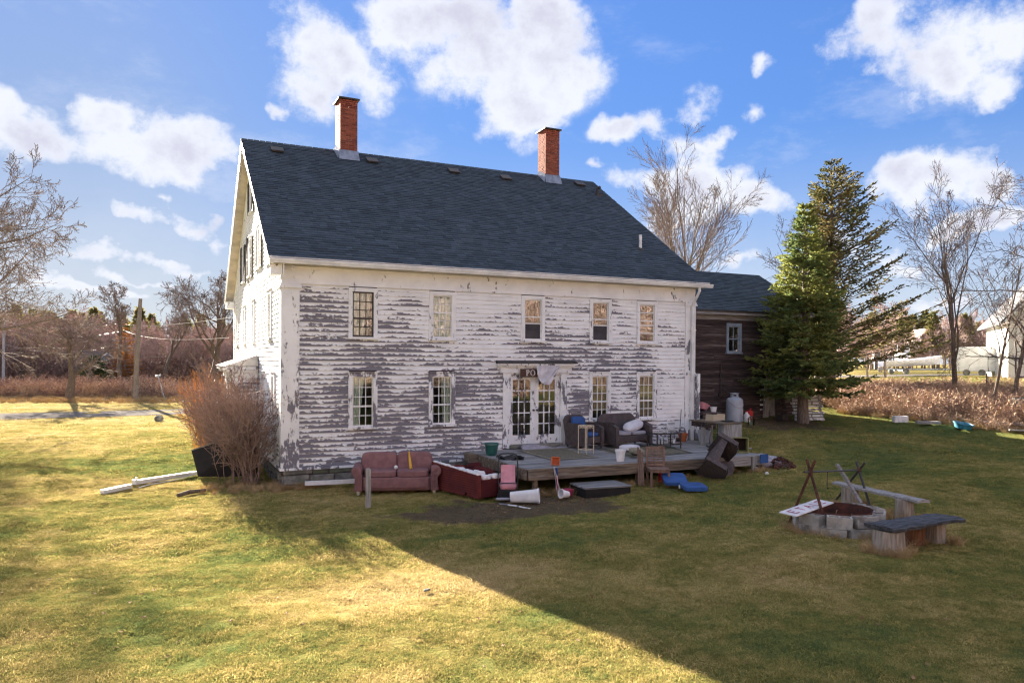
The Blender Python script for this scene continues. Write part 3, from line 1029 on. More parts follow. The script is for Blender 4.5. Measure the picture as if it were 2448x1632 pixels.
# ridge caps and the slope towards the street
for k in range(70):
    x = -OXL + k * (HL + OXL + OXR) / 70
    m_.prism([(RY - .15, RZ - .15 * SL + .018), (RY, RZ + .022), (RY + .15, RZ - .15 * SL + .018), (RY + .15, RZ - .15 * SL + .004), (RY - .15, RZ - .15 * SL + .004)], x, x + .19, 'x')
    tn += [rs.random()] * 7
m_.add([(-OXL, RY, RZ), (HL + OXR, RY, RZ), (HL + OXR, 2 * RY - EY, EZ), (-OXL, 2 * RY - EY, EZ)], [(0, 1, 2, 3)])
tn += [.4]
link('shingles', with_tone(m_.mesh('shingles', M['roof_shingle']), tn), roof, kind='stuff')
# roof vents and pipes
for x, y in ((.69, 6.25), (3.91, 6.3), (6.94, 6.25), (9.02, 6.2), (12.41, 6.48)):
    z = roofz(y)
    MB(Matrix.Translation((x, y, z)) @ Matrix.Rotation(math.atan(SL), 4, 'X')).box(-.2, .2, -.2, .16, .04, .10).box(-.16, .16, -.14, .14, -.01, .039).build('roof_vent', M['dark_metal'], roof, bevel=.01)
MB().tube([(12.83, 5.74, 9.80), (12.83, 5.74, 10.10), (12.86, 5.62, 10.14)], .06, 10).box(12.68, 12.98, 5.58, 5.90, 9.78, 9.86).build('vent_pipe', M['dark_metal'], roof)
MB().tube([(11.96, 1.53, 7.02), (11.96, 1.53, 7.58)], .052, 12).build('white_vent_pipe', M['white_plastic'], roof)
MB(Matrix.Translation((11.96, 1.53, 7.095)) @ Matrix.Rotation(math.atan(SL), 4, 'X')).lathe([(.13, .0), (.12, .02), (.06, .06)], 14).build('pipe_boot', M['dark_metal'], roof)

# --- chimneys
for ci, (cx0, cx1, cy0, cy1, ct) in enumerate([(2.80, 3.40, 6.30, 7.08, 12.30), (10.84, 11.45, 6.39, 7.05, 12.40)]):
    ch = MB().box(cx0 + .010, cx1 - .010, cy0 + .010, cy1 - .010, 9.6, ct - .30).build('chimney', M['mortar'], house)
    rr = random.Random(30 + ci)
    ch_h = .067
    nc = int((ct - 9.95) / ch_h)
    m_, tn = MB(), []
    for k in range(nc):
        z0 = 9.95 + k * ch_h
        z1 = z0 + .057
        off = .1 if k % 2 else 0.
        openz = z0 > ct - .30
        for side in range(4):
            ln = (cx1 - cx0) if side % 2 == 0 else (cy1 - cy0)
            p = 0.
            q = off if off else .2
            while p < ln - .01:
                e = min(p + q - .010, ln)
                if ln - e < .06:
                    e = ln
                pr = rr.uniform(-.004, .003)
                dp = .095
                lo_, hi_ = (p, e)
                if openz and not (lo_ < .12 or hi_ > ln - .12 or (side == 3 and lo_ < ln / 2 + .06 and hi_ > ln / 2 - .06) or (side == 0)):
                    p = e + .010
                    q = .2
                    continue
                if side == 0:
                    bx = (cx0 + lo_, cx0 + hi_, cy0 + pr, cy0 + dp)
                elif side == 1:
                    bx = (cx1 - dp, cx1 + pr, cy0 + max(lo_, dp + .006), cy0 + hi_)
                elif side == 2:
                    bx = (cx0 + lo_, cx1 - (ln - hi_) - (.1 if hi_ >= ln else 0), cy1 - dp, cy1 + pr)
                else:
                    bx = (cx0 + pr, cx0 + dp, cy0 + max(lo_, dp + .006), cy0 + min(hi_, ln - dp - .006))
                tone = rr.random()
                if bx[1] > bx[0] + .01 and bx[3] > bx[2] + .01:
                    if side in (0, 3):
                        b_ = MB().box(*bx, z0, z1)
                        link('brick', with_tone(b_.mesh('brick', M['brick_red']), [tone] * 6), ch)
                    else:
                        m_.box(*bx, z0, z1)
                        tn += [tone] * 6
                p = e + .010
                q = .2
    link('bricks', with_tone(m_.mesh('bricks', M['brick_red']), tn), ch, kind='stuff')
    top = 9.95 + nc * ch_h
    MB().box(cx0 - .07, cx1 + .07, cy0 - .07, cy1 + .07, top + .001, top + .05).box(cx0 - .02, cx1 + .02, cy0 - .02, cy1 + .02, top + .051, top + .075).build('chimney_cap', M['dark_metal'], ch, bevel=.008)
    f_ = MB()
    f_.add([(cx0 - .03, cy0 - .02, roofz(cy0) + .30), (cx1 + .03, cy0 - .02, roofz(cy0) + .30), (cx1 + .06, cy0 - .14, roofz(cy0 - .14) + .035), (cx0 - .06, cy0 - .14, roofz(cy0 - .14) + .035)], [(0, 3, 2, 1)])
    for xs_, sg in ((cx0 - .015, -1), (cx1 + .015, 1)):
        f_.add([(xs_, cy0 - .02, roofz(cy0) + .28), (xs_, RY, RZ + .2), (xs_ + sg * .08, RY, RZ + .03), (xs_ + sg * .08, cy0 - .14, roofz(cy0 - .14) + .03)], [(0, 1, 2, 3)])
    f_.build('flashing', M['lead_flashing'], ch)

# --- windows
_pane = {}


def pane_mesh(wd, ht, mat):
    k = (round(wd, 3), round(ht, 3), mat)
    if k not in _pane:
        _pane[k] = MB().box(-wd / 2, wd / 2, -.003, .003, -ht / 2, ht / 2).mesh('pane', M[mat])
    return _pane[k]


def window(loc, rz, wd, ht, rows_, cols=3, meet=None, trim='white_trim', sash='white_metal', glass='old_glass', rails=None, screen=False, parent=house, case=.105, head=True, blinds=None):
    """double-hung window; origin at bottom centre of the casing on the wall plane, -y outwards"""
    m_ = MB()
    h = wd / 2
    m_.box(-h, -h + case, -.042, .09, .06, ht).box(h - case, h, -.042, .09, .06, ht).box(-h + case + .001, h - case - .001, -.042, .09, ht - case, ht)
    if head:
        m_.box(-h - .03, h + .03, -.07, .01, ht + .001, ht + .03)
    wn = m_.build('window', M[trim], parent, loc=loc, rot=(0, 0, rz))
    MB().box(-h - .02, h + .02, -.085, .09, .0, .058).build('sill', M[trim], wn)
    gw, gh = wd - 2 * case, ht - case - .06
    z0 = .06
    s_ = MB()
    fr = .036
    s_.box(-gw / 2, -gw / 2 + fr, .0, .045, z0, z0 + gh).box(gw / 2 - fr, gw / 2, .0, .045, z0, z0 + gh)
    s_.box(-gw / 2 + fr, gw / 2 - fr, .0, .045, z0, z0 + fr * 1.3).box(-gw / 2 + fr, gw / 2 - fr, .0, .045, z0 + gh - fr, z0 + gh)
    a0, a1 = z0 + fr * 1.3, z0 + gh - fr
    if rails:
        edges = [a0] + [a0 + (a1 - a0) * q for q in rails] + [a1]
        for q in edges[1:-1]:
            s_.box(-gw / 2 + fr, gw / 2 - fr, .002, .044, q - .018, q + .018)
    else:
        edges = [a0 + (a1 - a0) * k / rows_ for k in range(rows_ + 1)]
        for k in range(1, rows_):
            t_ = .024 if meet == k else .011
            s_.box(-gw / 2 + fr, gw / 2 - fr, .004, .040, edges[k] - t_, edges[k] + t_)
    iw = gw - 2 * fr
    for k in range(1, cols):
        x = -iw / 2 + iw * k / cols
        s_.box(x - .010, x + .010, .006, .038, a0, a1)
    s_.build('sash', M[sash], wn)
    for j in range(len(edges) - 1):
        for k in range(cols):
            x = -iw / 2 + iw * (k + .5) / cols
            gl = glass
            if screen and j == 0:
                gl = 'mirror_glass' if screen == 2 else 'screen'
            link('pane', pane_mesh(iw / cols, edges[j + 1] - edges[j], gl), wn, (x, .022, (edges[j] + edges[j + 1]) / 2))
    return wn


pane_box = None
GP = dict(parent=house)
W2 = HW * 2
window((WX[0], .0, U0), 0, W2, U1 - U0, 5, meet=2, sash='dark_metal', glass='clear_glass', head=False)
window((WX[1], .0, U0), 0, W2, U1 - U0, 5, meet=3, glass='clear_glass', head=False)
window((WX[2], .0, U0), 0, W2, U1 - U0, 1, 1, rails=(.40, .57), screen=True, glass='mirror_glass', head=False)
window((WX[3], .0, U0), 0, W2, U1 - U0, 1, 1, rails=(.40, .57), screen=True, glass='mirror_glass', head=False)
window((WX[4], .0, U0), 0, W2, U1 - U0, 1, 1, rails=(.22, .44, .57, .80), glass='mirror_glass', head=False)
window((WX[0], .0, L0), 0, W2, L1 - L0, 5, meet=2, trim='worn_trim', glass='clear_glass')
window((WX[1], .0, L0), 0, W2, L1 - L0, 5, meet=2, trim='worn_trim', glass='clear_glass')
window((WX[3], .0, L0), 0, W2, L1 - L0, 5, meet=2, glass='mirror_glass')
window((WX[4], .0, L0), 0, W2, L1 - L0, 5, meet=2, glass='mirror_glass')
for y in GYW:
    window((.0, y, 3.82), -PI / 2, .84, 1.40, 4, meet=2, glass='old_glass')
for y in (1.6, 3.85):
    window((.0, y, 1.45), -PI / 2, .84, 1.47, 4, meet=2, glass='old_glass')
for a, b, c, d_ in gab_holes[6:]:
    window((.0, (a + b) / 2, c), -PI / 2, b - a, d_ - c, 4, meet=2, glass='old_glass')
# louvred shutters either side of the attic windows
for y, z0, z1 in ((5.60, 6.1, 7.45), (4.27, 6.1, 7.2), (6.92, 6.05, 7.5), (8.20, 5.95, 7.6), (9.2, 6.05, 7.45), (10.5, 6.1, 7.5), (6.55, 8.2, 9.0), (7.85, 8.3, 9.4)):
    m_ = MB(Matrix.Translation((-.03, y, z0)))
    hh = z1 - z0
    m_.box(-.03, .0, -.2, -.15, 0, hh).box(-.03, .0, .15, .2, 0, hh).box(-.03, .0, -.149, .149, 0, .06).box(-.03, .0, -.149, .149, hh - .06, hh).box(-.03, .0, -.149, .149, hh / 2 - .03, hh / 2 + .03)
    sh = m_.build('shutter', M['dark_metal'], house)
    l_ = MB(Matrix.Translation((-.03, y, z0)))
    k = .09
    while k < hh - .08:
        if abs(k - hh / 2) > .05:
            l_.obox((-.014, 0, k), (.006, .296, .05), (0, .6, 0))
        k += .055
    l_.build('louvre', M['barn_board'], sh)

# --- bay window on the gable
bay = MB()
Y0, Y1, BW = 5.12, 8.6, .74
bay.box(-BW, -.031, Y0 + .02, Y1 - .02, .5, 2.95)
bay_o = bay.build('bay_window', M['white_trim'], house)
z = .5
while z < 2.6:
    cl = MB()
    a, b = -BW + .12, -.03
    cl.add([(a, Y0 + .019, z), (b, Y0 + .019, z), (b, Y0 + .019, z + .13), (a, Y0 + .019, z + .13), (a, Y0 - .006, z), (b, Y0 - .006, z), (b, Y0 + .010, z + .13), (a, Y0 + .010, z + .13)],
           [(3, 2, 1, 0), (5, 6, 7, 4), (1, 5, 4, 0), (2, 6, 5, 1), (3, 7, 6, 2), (0, 4, 7, 3)])
    cl.build('clapboard', M['peeling_boards'], bay_o)
    z += .125
MB().box(-BW - .03, -BW + .118, Y0 - .03, Y0 + .1, .5, 2.7).box(-BW - .03, -BW - .001, Y0 + .1, Y0 + .24, .5, 2.7).build('corner_board', M['white_trim'], bay_o)
MB().box(-BW - .06, -.03, Y0 - .06, Y0 + .018, 2.70, 2.96).box(-BW - .06, -BW - .001, Y0 + .019, Y1, 2.70, 2.96).box(-BW - .26, -.03, Y0 - .24, Y1 + .2, 2.961, 3.06).box(-BW - .2, -.03, Y0 - .18, Y1 + .15, 2.88, 2.96).build('cornice', M['white_trim'], bay_o)
rb_ = MB()
x0, x1, ya, yb = -BW - .30, -.03, Y0 - .28, Y1 + .24
rb_.add([(x0, ya, 3.07), (x1, ya, 3.07), (x1, yb, 3.07), (x0, yb, 3.07), (x1, ya + .35, 3.42), (x1, yb - .5, 3.42)], [(0, 1, 4), (0, 4, 5, 3), (3, 5, 2), (0, 3, 2, 1), (1, 2, 5, 4)])
rb_.build('bay_roof', M['soffit'], bay_o)
for k in range(3):
    yy = Y0 + .62 + k * 1.05
    wn = MB().box(-BW - .03, -BW - .001, yy - .42, yy + .42, .95, 2.62).build('window_casing', M['worn_trim'], bay_o)
    MB().box(-BW - .034, -BW - .0305, yy - .30, yy + .30, 1.05, 2.5).build('pane', M['mirror_glass'], bay_o)

# --- french doors with pilastered surround
sur = MB()
sur.box(6.16, 6.40, -.05, .10, .74, 2.93).box(8.06, 8.26, -.05, .10, .74, 2.93).box(6.401, 8.059, -.02, .10, 2.875, 2.93)
sur.box(6.06, 8.40, -.09, .10, 2.931, 3.10).box(6.0, 8.48, -.16, .10, 3.101, 3.15).box(5.96, 8.52, -.22, .10, 3.151, 3.20).prism([(6.0, 3.10), (5.96, 3.151), (6.0, 3.151)], -.16, .0, 'y')
door_s = sur.build('door_surround', M['white_trim'], house)
MB().prism([(-.24, 3.2005), (-.23, 3.225), (.0, 3.30), (.0, 3.2005)], 5.94, 8.54, 'x').build('door_hood', M['dark_metal'], door_s)
MB().box(6.36, 8.1, -.16, .1, .74, .842).build('threshold', M['stone'], door_s, bevel=.02)
for k in range(2):
    xa = 6.41 + k * .825
    xb = xa + .818
    dl = MB()
    zz0, zz1 = .845, 2.87
    st = .115
    gx0, gx1, gz0, gz1 = xa + st, xb - st, zz0 + .26, zz1 - .14
    if k == 0:
        gx1 = xb - .15
        gx0 = xa + .09
    else:
        gx0 = xa + .11
        gx1 = xb - .16
    dl.box(xa, gx0, .03, .075, zz0, zz1).box(gx1, xb, .03, .075, zz0, zz1).box(gx0, gx1, .03, .075, zz0, gz0).box(gx0, gx1, .03, .075, gz1, zz1)
    for c in (1, 2):
        x = gx0 + (gx1 - gx0) * c / 3
        dl.box(x - .016, x + .016, .034, .071, gz0, gz1)
    for r_ in range(1, 5):
        zq = gz0 + (gz1 - gz0) * r_ / 5
        dl.box(gx0, gx1, .036, .069, zq - .016, zq + .016)
    leaf = dl.build('french_door', M['white_trim'], house)
    for c in range(3):
        for r_ in range(5):
            link('pane', pane_mesh((gx1 - gx0) / 3, (gz1 - gz0) / 5, 'mirror_glass'), leaf, (gx0 + (gx1 - gx0) * (c + .5) / 3, .052, gz0 + (gz1 - gz0) * (r_ + .5) / 5))
    kx = xb - .055 if k == 0 else xa + .05
    MB(Matrix.Translation((kx, .03, 1.83)) @ Matrix.Rotation(PI / 2, 4, 'X')).lathe([(.03, .0), (.03, .006), (.012, .01), (.012, .03), (.028, .04), (.026, .06), (0.0001, .066)], 14).build('door_knob', M['dark_metal'], leaf, smooth=True)
# security camera under the eave
mbx = MB()
mbx.lathe([(.05, 0), (.05, .03), (.02, .04)], 12, (.22, -.2, 5.61)).tube([(.22, -.2, 5.6), (.2, -.28, 5.57)], .032, 10)
mbx.build('camera_unit', M['white_plastic'], house)
# stained patched boards on the wall
MB().box(12.985, 13.06, -.30, -.02, .78, 2.9).build('side_post', M['worn_trim'], house)
MB().box(13.02, 13.1, -.12, -.05, 1.62, 1.78).tube([(13.06, -.08, 1.78), (13.06, -.08, 2.9)], .012, 6).build('meter_box', M['white_plastic'], house)

# curtains hang inside, each a thing of its own
def curtain(loc, w0, w1, top, ln, sweep, label, mat='curtain', n=34, fold=.02):
    m_ = MB()
    def fn(u, v):
        wv = w0 + (w1 - w0) * v
        x = sweep * v * v + u * wv
        return (x, fold * math.sin(u * 26 + 2 * v) + .008 * math.sin(u * 61), top - v * ln)
    m_.surf(fn, n, 8)
    o = m_.build('curtain', M[mat], smooth=True, loc=loc)
    return tag(o, label, 'curtain', 'curtains inside the house windows')


curtain((WX[0] - .33, .07, 0), .54, .38, 5.12, 1.3, 0., 'pale curtain drawn across most of the dark-framed upper window')
curtain((WX[0] + .16, .11, 0), .08, .05, 5.12, 1.3, -.06, 'narrow strip of curtain at the right of the dark-framed upper window')
curtain((WX[1] - .34, .07, 0), .68, .68, 5.12, 1.3, 0., 'pale curtain filling the second upper window from the left', 'curtain')
curtain((WX[0] - .33, .07, 0), .40, .24, 2.88, 1.45, 0., 'white curtain swept to the left in the lowest left window')
curtain((WX[1] + .01, .07, 0), .33, .27, 2.88, 1.45, .06, 'white curtain hanging at the right of the second ground-floor window')
curtain((WX[4] - .34, .07, 0), .68, .68, 5.12, .95, 0., 'tan shade half lowered in the last upper window', 'tan_shade', fold=.004)
curtain((WX[3] - .34, .07, 0), .68, .68, 5.12, .80, 0., 'tan shade in the upper window second from the right', 'tan_shade', fold=.004)
curtain((WX[2] - .34, .07, 0), .68, .68, 5.12, .80, 0., 'olive tan shade in the upper window above the door', 'tan_shade', fold=.004)
curtain((WX[4] - .34, .07, 0), .68, .68, 2.88, 1.3, 0., 'tan shade drawn in the ground-floor window nearest the corner', 'tan_shade', fold=.006)
curtain((WX[3] - .34, .07, 0), .68, .68, 2.88, 1.1, 0., 'tan shade drawn in the ground-floor window right of the doors', 'tan_shade', fold=.006)

# brown sign over the door and the cloth thrown over it
sg = thing('door_sign', 'brown wooden sign with white serif letters over the french doors', 'sign', (6.66, -.125, 2.812))
MB().box(0, 1.15, -.03, .0, 0, .24).build('board', M['sign_brown'], sg, bevel=.004)
lt = MB()
def serif_P(x):
    lt.box(x, x + .03, -.034, -.0301, .04, .20).box(x - .018, x + .05, -.0335, -.0301, .035, .048).box(x - .018, x + .04, -.0335, -.0301, .192, .205)
    for k in range(12):
        t0, t1 = -PI / 2 + PI * k / 12, -PI / 2 + PI * (k + 1) / 12
        ro, ri = .05, .026
        c_ = (x + .045, .158)
        lt.add([(c_[0] + math.cos(t) * r_ * (1.0 if r_ == ro else .9), -.0342, c_[1] + math.sin(t) * (r_ if r_ == ro else r_ * 1.3)) for t, r_ in ((t0, ri), (t0, ro), (t1, ro), (t1, ri))], [(0, 1, 2, 3)])
    lt.box(x + .03, x + .046, -.0341, -.0301, .108, .122).box(x + .03, x + .046, -.0341, -.0301, .193, .207)
def serif_O(x):
    for k in range(28):
        t0, t1 = 2 * PI * k / 28, 2 * PI * (k + 1) / 28
        c_ = (x + .075, .12)
        lt.add([(c_[0] + math.cos(t) * a_, -.0342, c_[1] + math.sin(t) * b_) for t, a_, b_ in ((t0, .05, .075), (t0, .08, .087), (t1, .08, .087), (t1, .05, .075))], [(0, 1, 2, 3)])
serif_P(.19)
serif_O(.32)
lt.build('lettering', M['letter_white'], sg)
cl = MB()
def drape(u, v):
    x = -.42 + .84 * u
    hgt = .60 * (1 - abs((u - .45) / .55) ** 2.6) + .06 if u > .45 else .60 * (1 - abs((u - .45) / .45) ** 3.0 * .55) + .03
    if u > .45:
        hgt = .60 * (1 - ((u - .45) / .55) ** 1.7) + .04
    k = v
    pinch = 1 - .12 * k
    y = -.21 - .03 * math.sin(u * 19 + k * 2.5) * k - .018 * math.sin(k * 16 - abs(u - .75) * 14) * k
    return (7.54 + x * pinch, y, 3.215 - hgt * k)
cl.surf(drape, 40, 22)
tag(cl.build('draped_cloth', M['pale_cloth'], smooth=True), 'white cloth swagged over the sign above the doors', 'cloth')
mt = MB()
def lump(u, v):
    x, y = 6.62 + 1.55 * u, -.20 - .26 * v
    return (x, y, .735 + .14 * math.sin(PI * min(1, v * 1.2)) * (0.55 + .45 * math.sin(u * 5.5 + .5)) * (1 if .03 < u < .97 else .3) + .02 * math.sin(u * 23 + v * 5) * (1 - v))
mt.surf(lump, 30, 8)
tag(mt.build('plastic_sheet', M['grey_cloth'], smooth=True), 'crumpled grey plastic sheet lying along the door threshold', 'plastic sheet')

# ================================================================== SHED WING
ell = thing('shed_wing', 'unpainted dark brown clapboard wing with dark shingle roof beside the white house', 'building')
EX0, EX1, EYW, EEZ, ERY, ERZ = 13.04, 20.75, 2.5, 5.22, 5.6, 7.12
ehole = [(16.54, 17.27, 3.6, 4.76)]
mb = MB()
wall_cells(mb, EX0, EX1, .7, 5.1, shrink(ehole, .05), lambda a, b, c, d: mb.box(a, b, EYW + .012, EYW + .12, c, d))
mb.box(EX1 - .12, EX1, EYW + .121, 8.7, .7, 5.1).prism([(EYW, 5.1), (8.7, 5.1), (ERY, ERZ - .15)], EX1 - .12, EX1, 'x').box(EX0, EX1, 8.58, 8.7, .7, 5.1).box(EX0, EX1, EYW + .13, 8.5, .8, .9).box(EX0, EX1, 5.2, 5.3, .9, 5.0)
ewall = mb.build('wall', M['barn_board'], ell)
re_ = random.Random(8)
z = 1.15
while z < 4.86:
    zc = z + .07
    hole = [h for h in ehole if h[2] < zc < h[3]]
    segs = [(EX0 + .02, hole[0][0] + .01), (hole[0][1] - .01, EX1)] if hole else [(EX0 + .02, EX1)]
    for a, b in segs:
        c = a + (b - a) * re_.uniform(.35, .65)
        for p, q in (((a, c), (c + .003, b)) if b - a > 3 else ((a, b),)):
            j = re_.uniform(-.004, .004)
            y0 = EYW + .012
            m_ = MB().add([(p, y0, z), (q, y0, z), (q, y0, z + .15), (p, y0, z + .15), (p, y0 - .028 - j, z), (q, y0 - .028 + j, z), (q, y0 - .010, z + .15), (p, y0 - .010, z + .15)],
                          [(3, 2, 1, 0), (5, 6, 7, 4), (1, 5, 4, 0), (2, 6, 5, 1), (3, 7, 6, 2), (0, 4, 7, 3)])
            m_.build('clapboard', M['barn_board'], ewall)
    z += .14
MB().box(EX0, EX1, EYW - .03, EYW + .011, 4.87, 5.06).build('frieze', M['grey_wood'], ell)
MB().box(EX0, EX1 + .2, EYW - .26, EYW - .22, 5.05, 5.20).build('fascia', M['grey_wood'], ell)
MB().box(EX0, EX1 + .2, EYW - .22, EYW + .0, 5.06, 5.09).build('soffit', M['grey_wood'], ell)
MB().box(EX0, 20.0, EYW - .03, EYW + .2, 1.02, 1.15).build('sill_beam', M['grey_wood'], ell)
esl = (ERZ - EEZ) / (ERY - (EYW - .27))
rf = MB().prism([(EYW - .27, EEZ - .08), (ERY, ERZ - .08), (8.95, EEZ - .08), (8.95, EEZ - .01), (ERY, ERZ - .01), (EYW - .27, EEZ - .01)], EX0, EX1 + .25, 'x')
eroof = rf.build('roof', M['dark_metal'], ell)
m_, tn = MB(), []
eca, esa = math.cos(math.atan(esl)), math.sin(math.atan(esl))
eln = math.hypot(ERY - EYW + .27, ERZ - EEZ)
for r_ in range(int(eln / XP) + 1):
    x = EX0
    while x < EX1 + .25:
        wd = rs.choice((.18, .24, .3, .36))
        s0, s1 = r_ * XP - .01, min(r_ * XP + XP + .02, eln)
        th = rs.choice((.007, .013))
        b = min(x + wd - .004, EX1 + .27)
        P = lambda xx, s_, h: (xx, EYW - .27 + s_ * eca - h * esa, EEZ + s_ * esa + h * eca)
        if s1 > s0:
            m_.add([P(x, s0, -.008), P(b, s0, -.008), P(b, s1, -.01), P(x, s1, -.01), P(x, s0, .006 + th), P(b, s0, .006 + th), P(b, s1, -.004), P(x, s1, -.004)],
                   [(0, 3, 2, 1), (4, 5, 6, 7), (0, 1, 5, 4), (1, 2, 6, 5), (2, 3, 7, 6), (3, 0, 4, 7)])
            tn += [rs.random() * .8 + .15] * 6
        x += wd
link('shingles', with_tone(m_.mesh('shingles', M['roof_shingle']), tn), eroof, kind='stuff')
pmat('window_blue', (.30, .36, .43), (.22, .27, .33), 4., rough=.8)
window((16.905, EYW, 3.6), 0, .73, 1.16, 2, 2, meet=1, trim='window_blue', sash='window_blue', glass='mirror_glass', parent=ell, head=False)
MB().tube([(16.25, EYW - .06, 2.1), (16.25, EYW - .06, 3.2)], .022, 8).box(16.18, 16.5, EYW - .07, EYW - .02, 2.0, 2.10).tube([(16.3, EYW - .08, 2.3), (16.62, EYW - .35, 2.02)], .018, 6).build('gas_pipe', M['dark_metal'], ell)
# torn grey sheathing at the right end
for k, (x, y, z0, z1, t_) in enumerate(((18.3, 2.38, 1.1, 2.6, .04), (18.62, 2.36, 1.2, 2.75, -.03), (19.4, 2.4, 2.9, 3.6, .1))):
    MB(Matrix.Translation((x, y, z0)) @ Matrix.Rotation(t_, 4, 'Y')).box(0, .28 if k < 2 else .6, 0, .02, 0, z1 - z0).build('loose_board', M['grey_wood_up'], ell)

# ================================================================== DECK
DZ = .72
deck = thing('wooden_deck', 'low weathered grey plank deck in front of the french doors', 'deck')
rd = random.Random(3)
y = -.07
DXL, DXR = 5.06, 12.35
while y > -3.86:
    w_ = .138
    xr = 13.25 if y > -2.45 else DXR
    cut = rd.uniform(7.2, 10.2)
    for a, b in ((DXL + rd.uniform(-.015, .015), cut), (cut + .004, xr + rd.uniform(-.02, .03))):
        dzv = rd.uniform(-.003, .003)
        MB().box(a, b, y - w_ + .006, y, DZ - .035 + dzv, DZ + dzv).build('plank', M['deck_wood'], deck)
    y -= .142
YF = y + .004
MB().box(DXL + .0, 8.35, YF - .045, YF - .002, DZ - .27, DZ - .005).build('fascia_board', M['brown_timber'], deck, bevel=.006, seg=1)
MB().box(8.36, 10.55, YF - .045, YF - .002, DZ - .26, DZ - .007).build('fascia_board', M['brown_timber'], deck, bevel=.006, seg=1)
MB().box(10.56, DXR + .02, YF - .045, YF - .002, DZ - .27, DZ - .003).build('fascia_board', M['grey_wood'], deck, bevel=.006, seg=1)
MB().box(DXL - .045, DXL - .003, YF + .02, -.95, DZ - .27, DZ - .006).build('side_board', M['brown_timber'], deck, bevel=.006, seg=1)
MB().box(DXL - .30, DXL - .05, -.95, -.55, DZ - .20, DZ + .02).box(DXL - .05, DXL - .003, -.949, -.05, DZ - .2, DZ - .006).build('corner_block', M['brown_timber'], deck, bevel=.008, seg=1)
MB().box(DXR + .003, DXR + .045, YF + .02, -2.5, DZ - .27, DZ - .006).build('side_board', M['grey_wood'], deck)
for k, x in enumerate((5.2, 6.1, 7.0, 7.9, 8.8, 9.7, 10.6, 11.5, 12.25)):
    MB().box(x, x + .04, YF + .01, -.08, DZ - .24, DZ - .042).build('joist', M['brown_timber'], deck)
for x in (5.25, 8.2, 10.9, 12.2):
    MB().box(x, x + .1, YF + .05, YF + .15, gz(x, YF) - .2, DZ - .25).build('post', M['brown_timber'], deck)
MB().box(11.86, 11.98, YF - .10, YF - .047, gz(11.9, -4) - .1, DZ - .02).box(11.9, 12.02, YF - .14, YF - .101, gz(11.9, -4) - .1, DZ - .3).build('post', M['grey_wood_up'], deck, label='pale upright post at the right end')


def lm(name, mat, mb, label, cat, loc=(0, 0, 0), rz=0, group=None, smooth=False, bevel=0., rot=None):
    o = mb.build(name, M[mat], smooth=smooth, bevel=bevel, loc=loc, rot=rot if rot else (0, 0, rz))
    return tag(o, label, cat, group)


# rugs
def rug(label, corners, mat, edge, z, n=18, amp=.006):
    c = [Vector((*p, z)) for p in corners]
    o = thing('rug', label, 'rug')
    def P(u, v, dz=0):
        p = (c[0] * (1 - u) + c[1] * u) * (1 - v) + (c[3] * (1 - u) + c[2] * u) * v
        return (p.x, p.y, p.z + dz + amp * (math.sin(u * 17 + v * 3) * math.sin(v * 13) + 1))
    MB().surf(lambda u, v: P(u, v), n, n).build('pile', M[mat], o)
    e_ = MB()
    for k in (.055, .93):
        e_.surf(lambda u, v: P(k + .035 * u, v, .004), 2, n)
    for k in (.04, .93):
        e_.surf(lambda u, v: P(u, k + .03 * v, .0045), n, 2)
    e_.build('border', M[edge], o)
    return o


rug('faded tan rug with pale border in front of the french doors', [(6.40, -.48), (8.0, -.42), (7.74, -2.75), (6.30, -2.80)], 'rug_tan', 'rug_edge', DZ + .006)
rug('dark rug with black edge under the wicker loveseat and glass table', [(8.70, -1.0), (11.3, -.75), (10.75, -2.85), (8.50, -3.2)], 'rug_tan', 'rug_dark', DZ + .006)


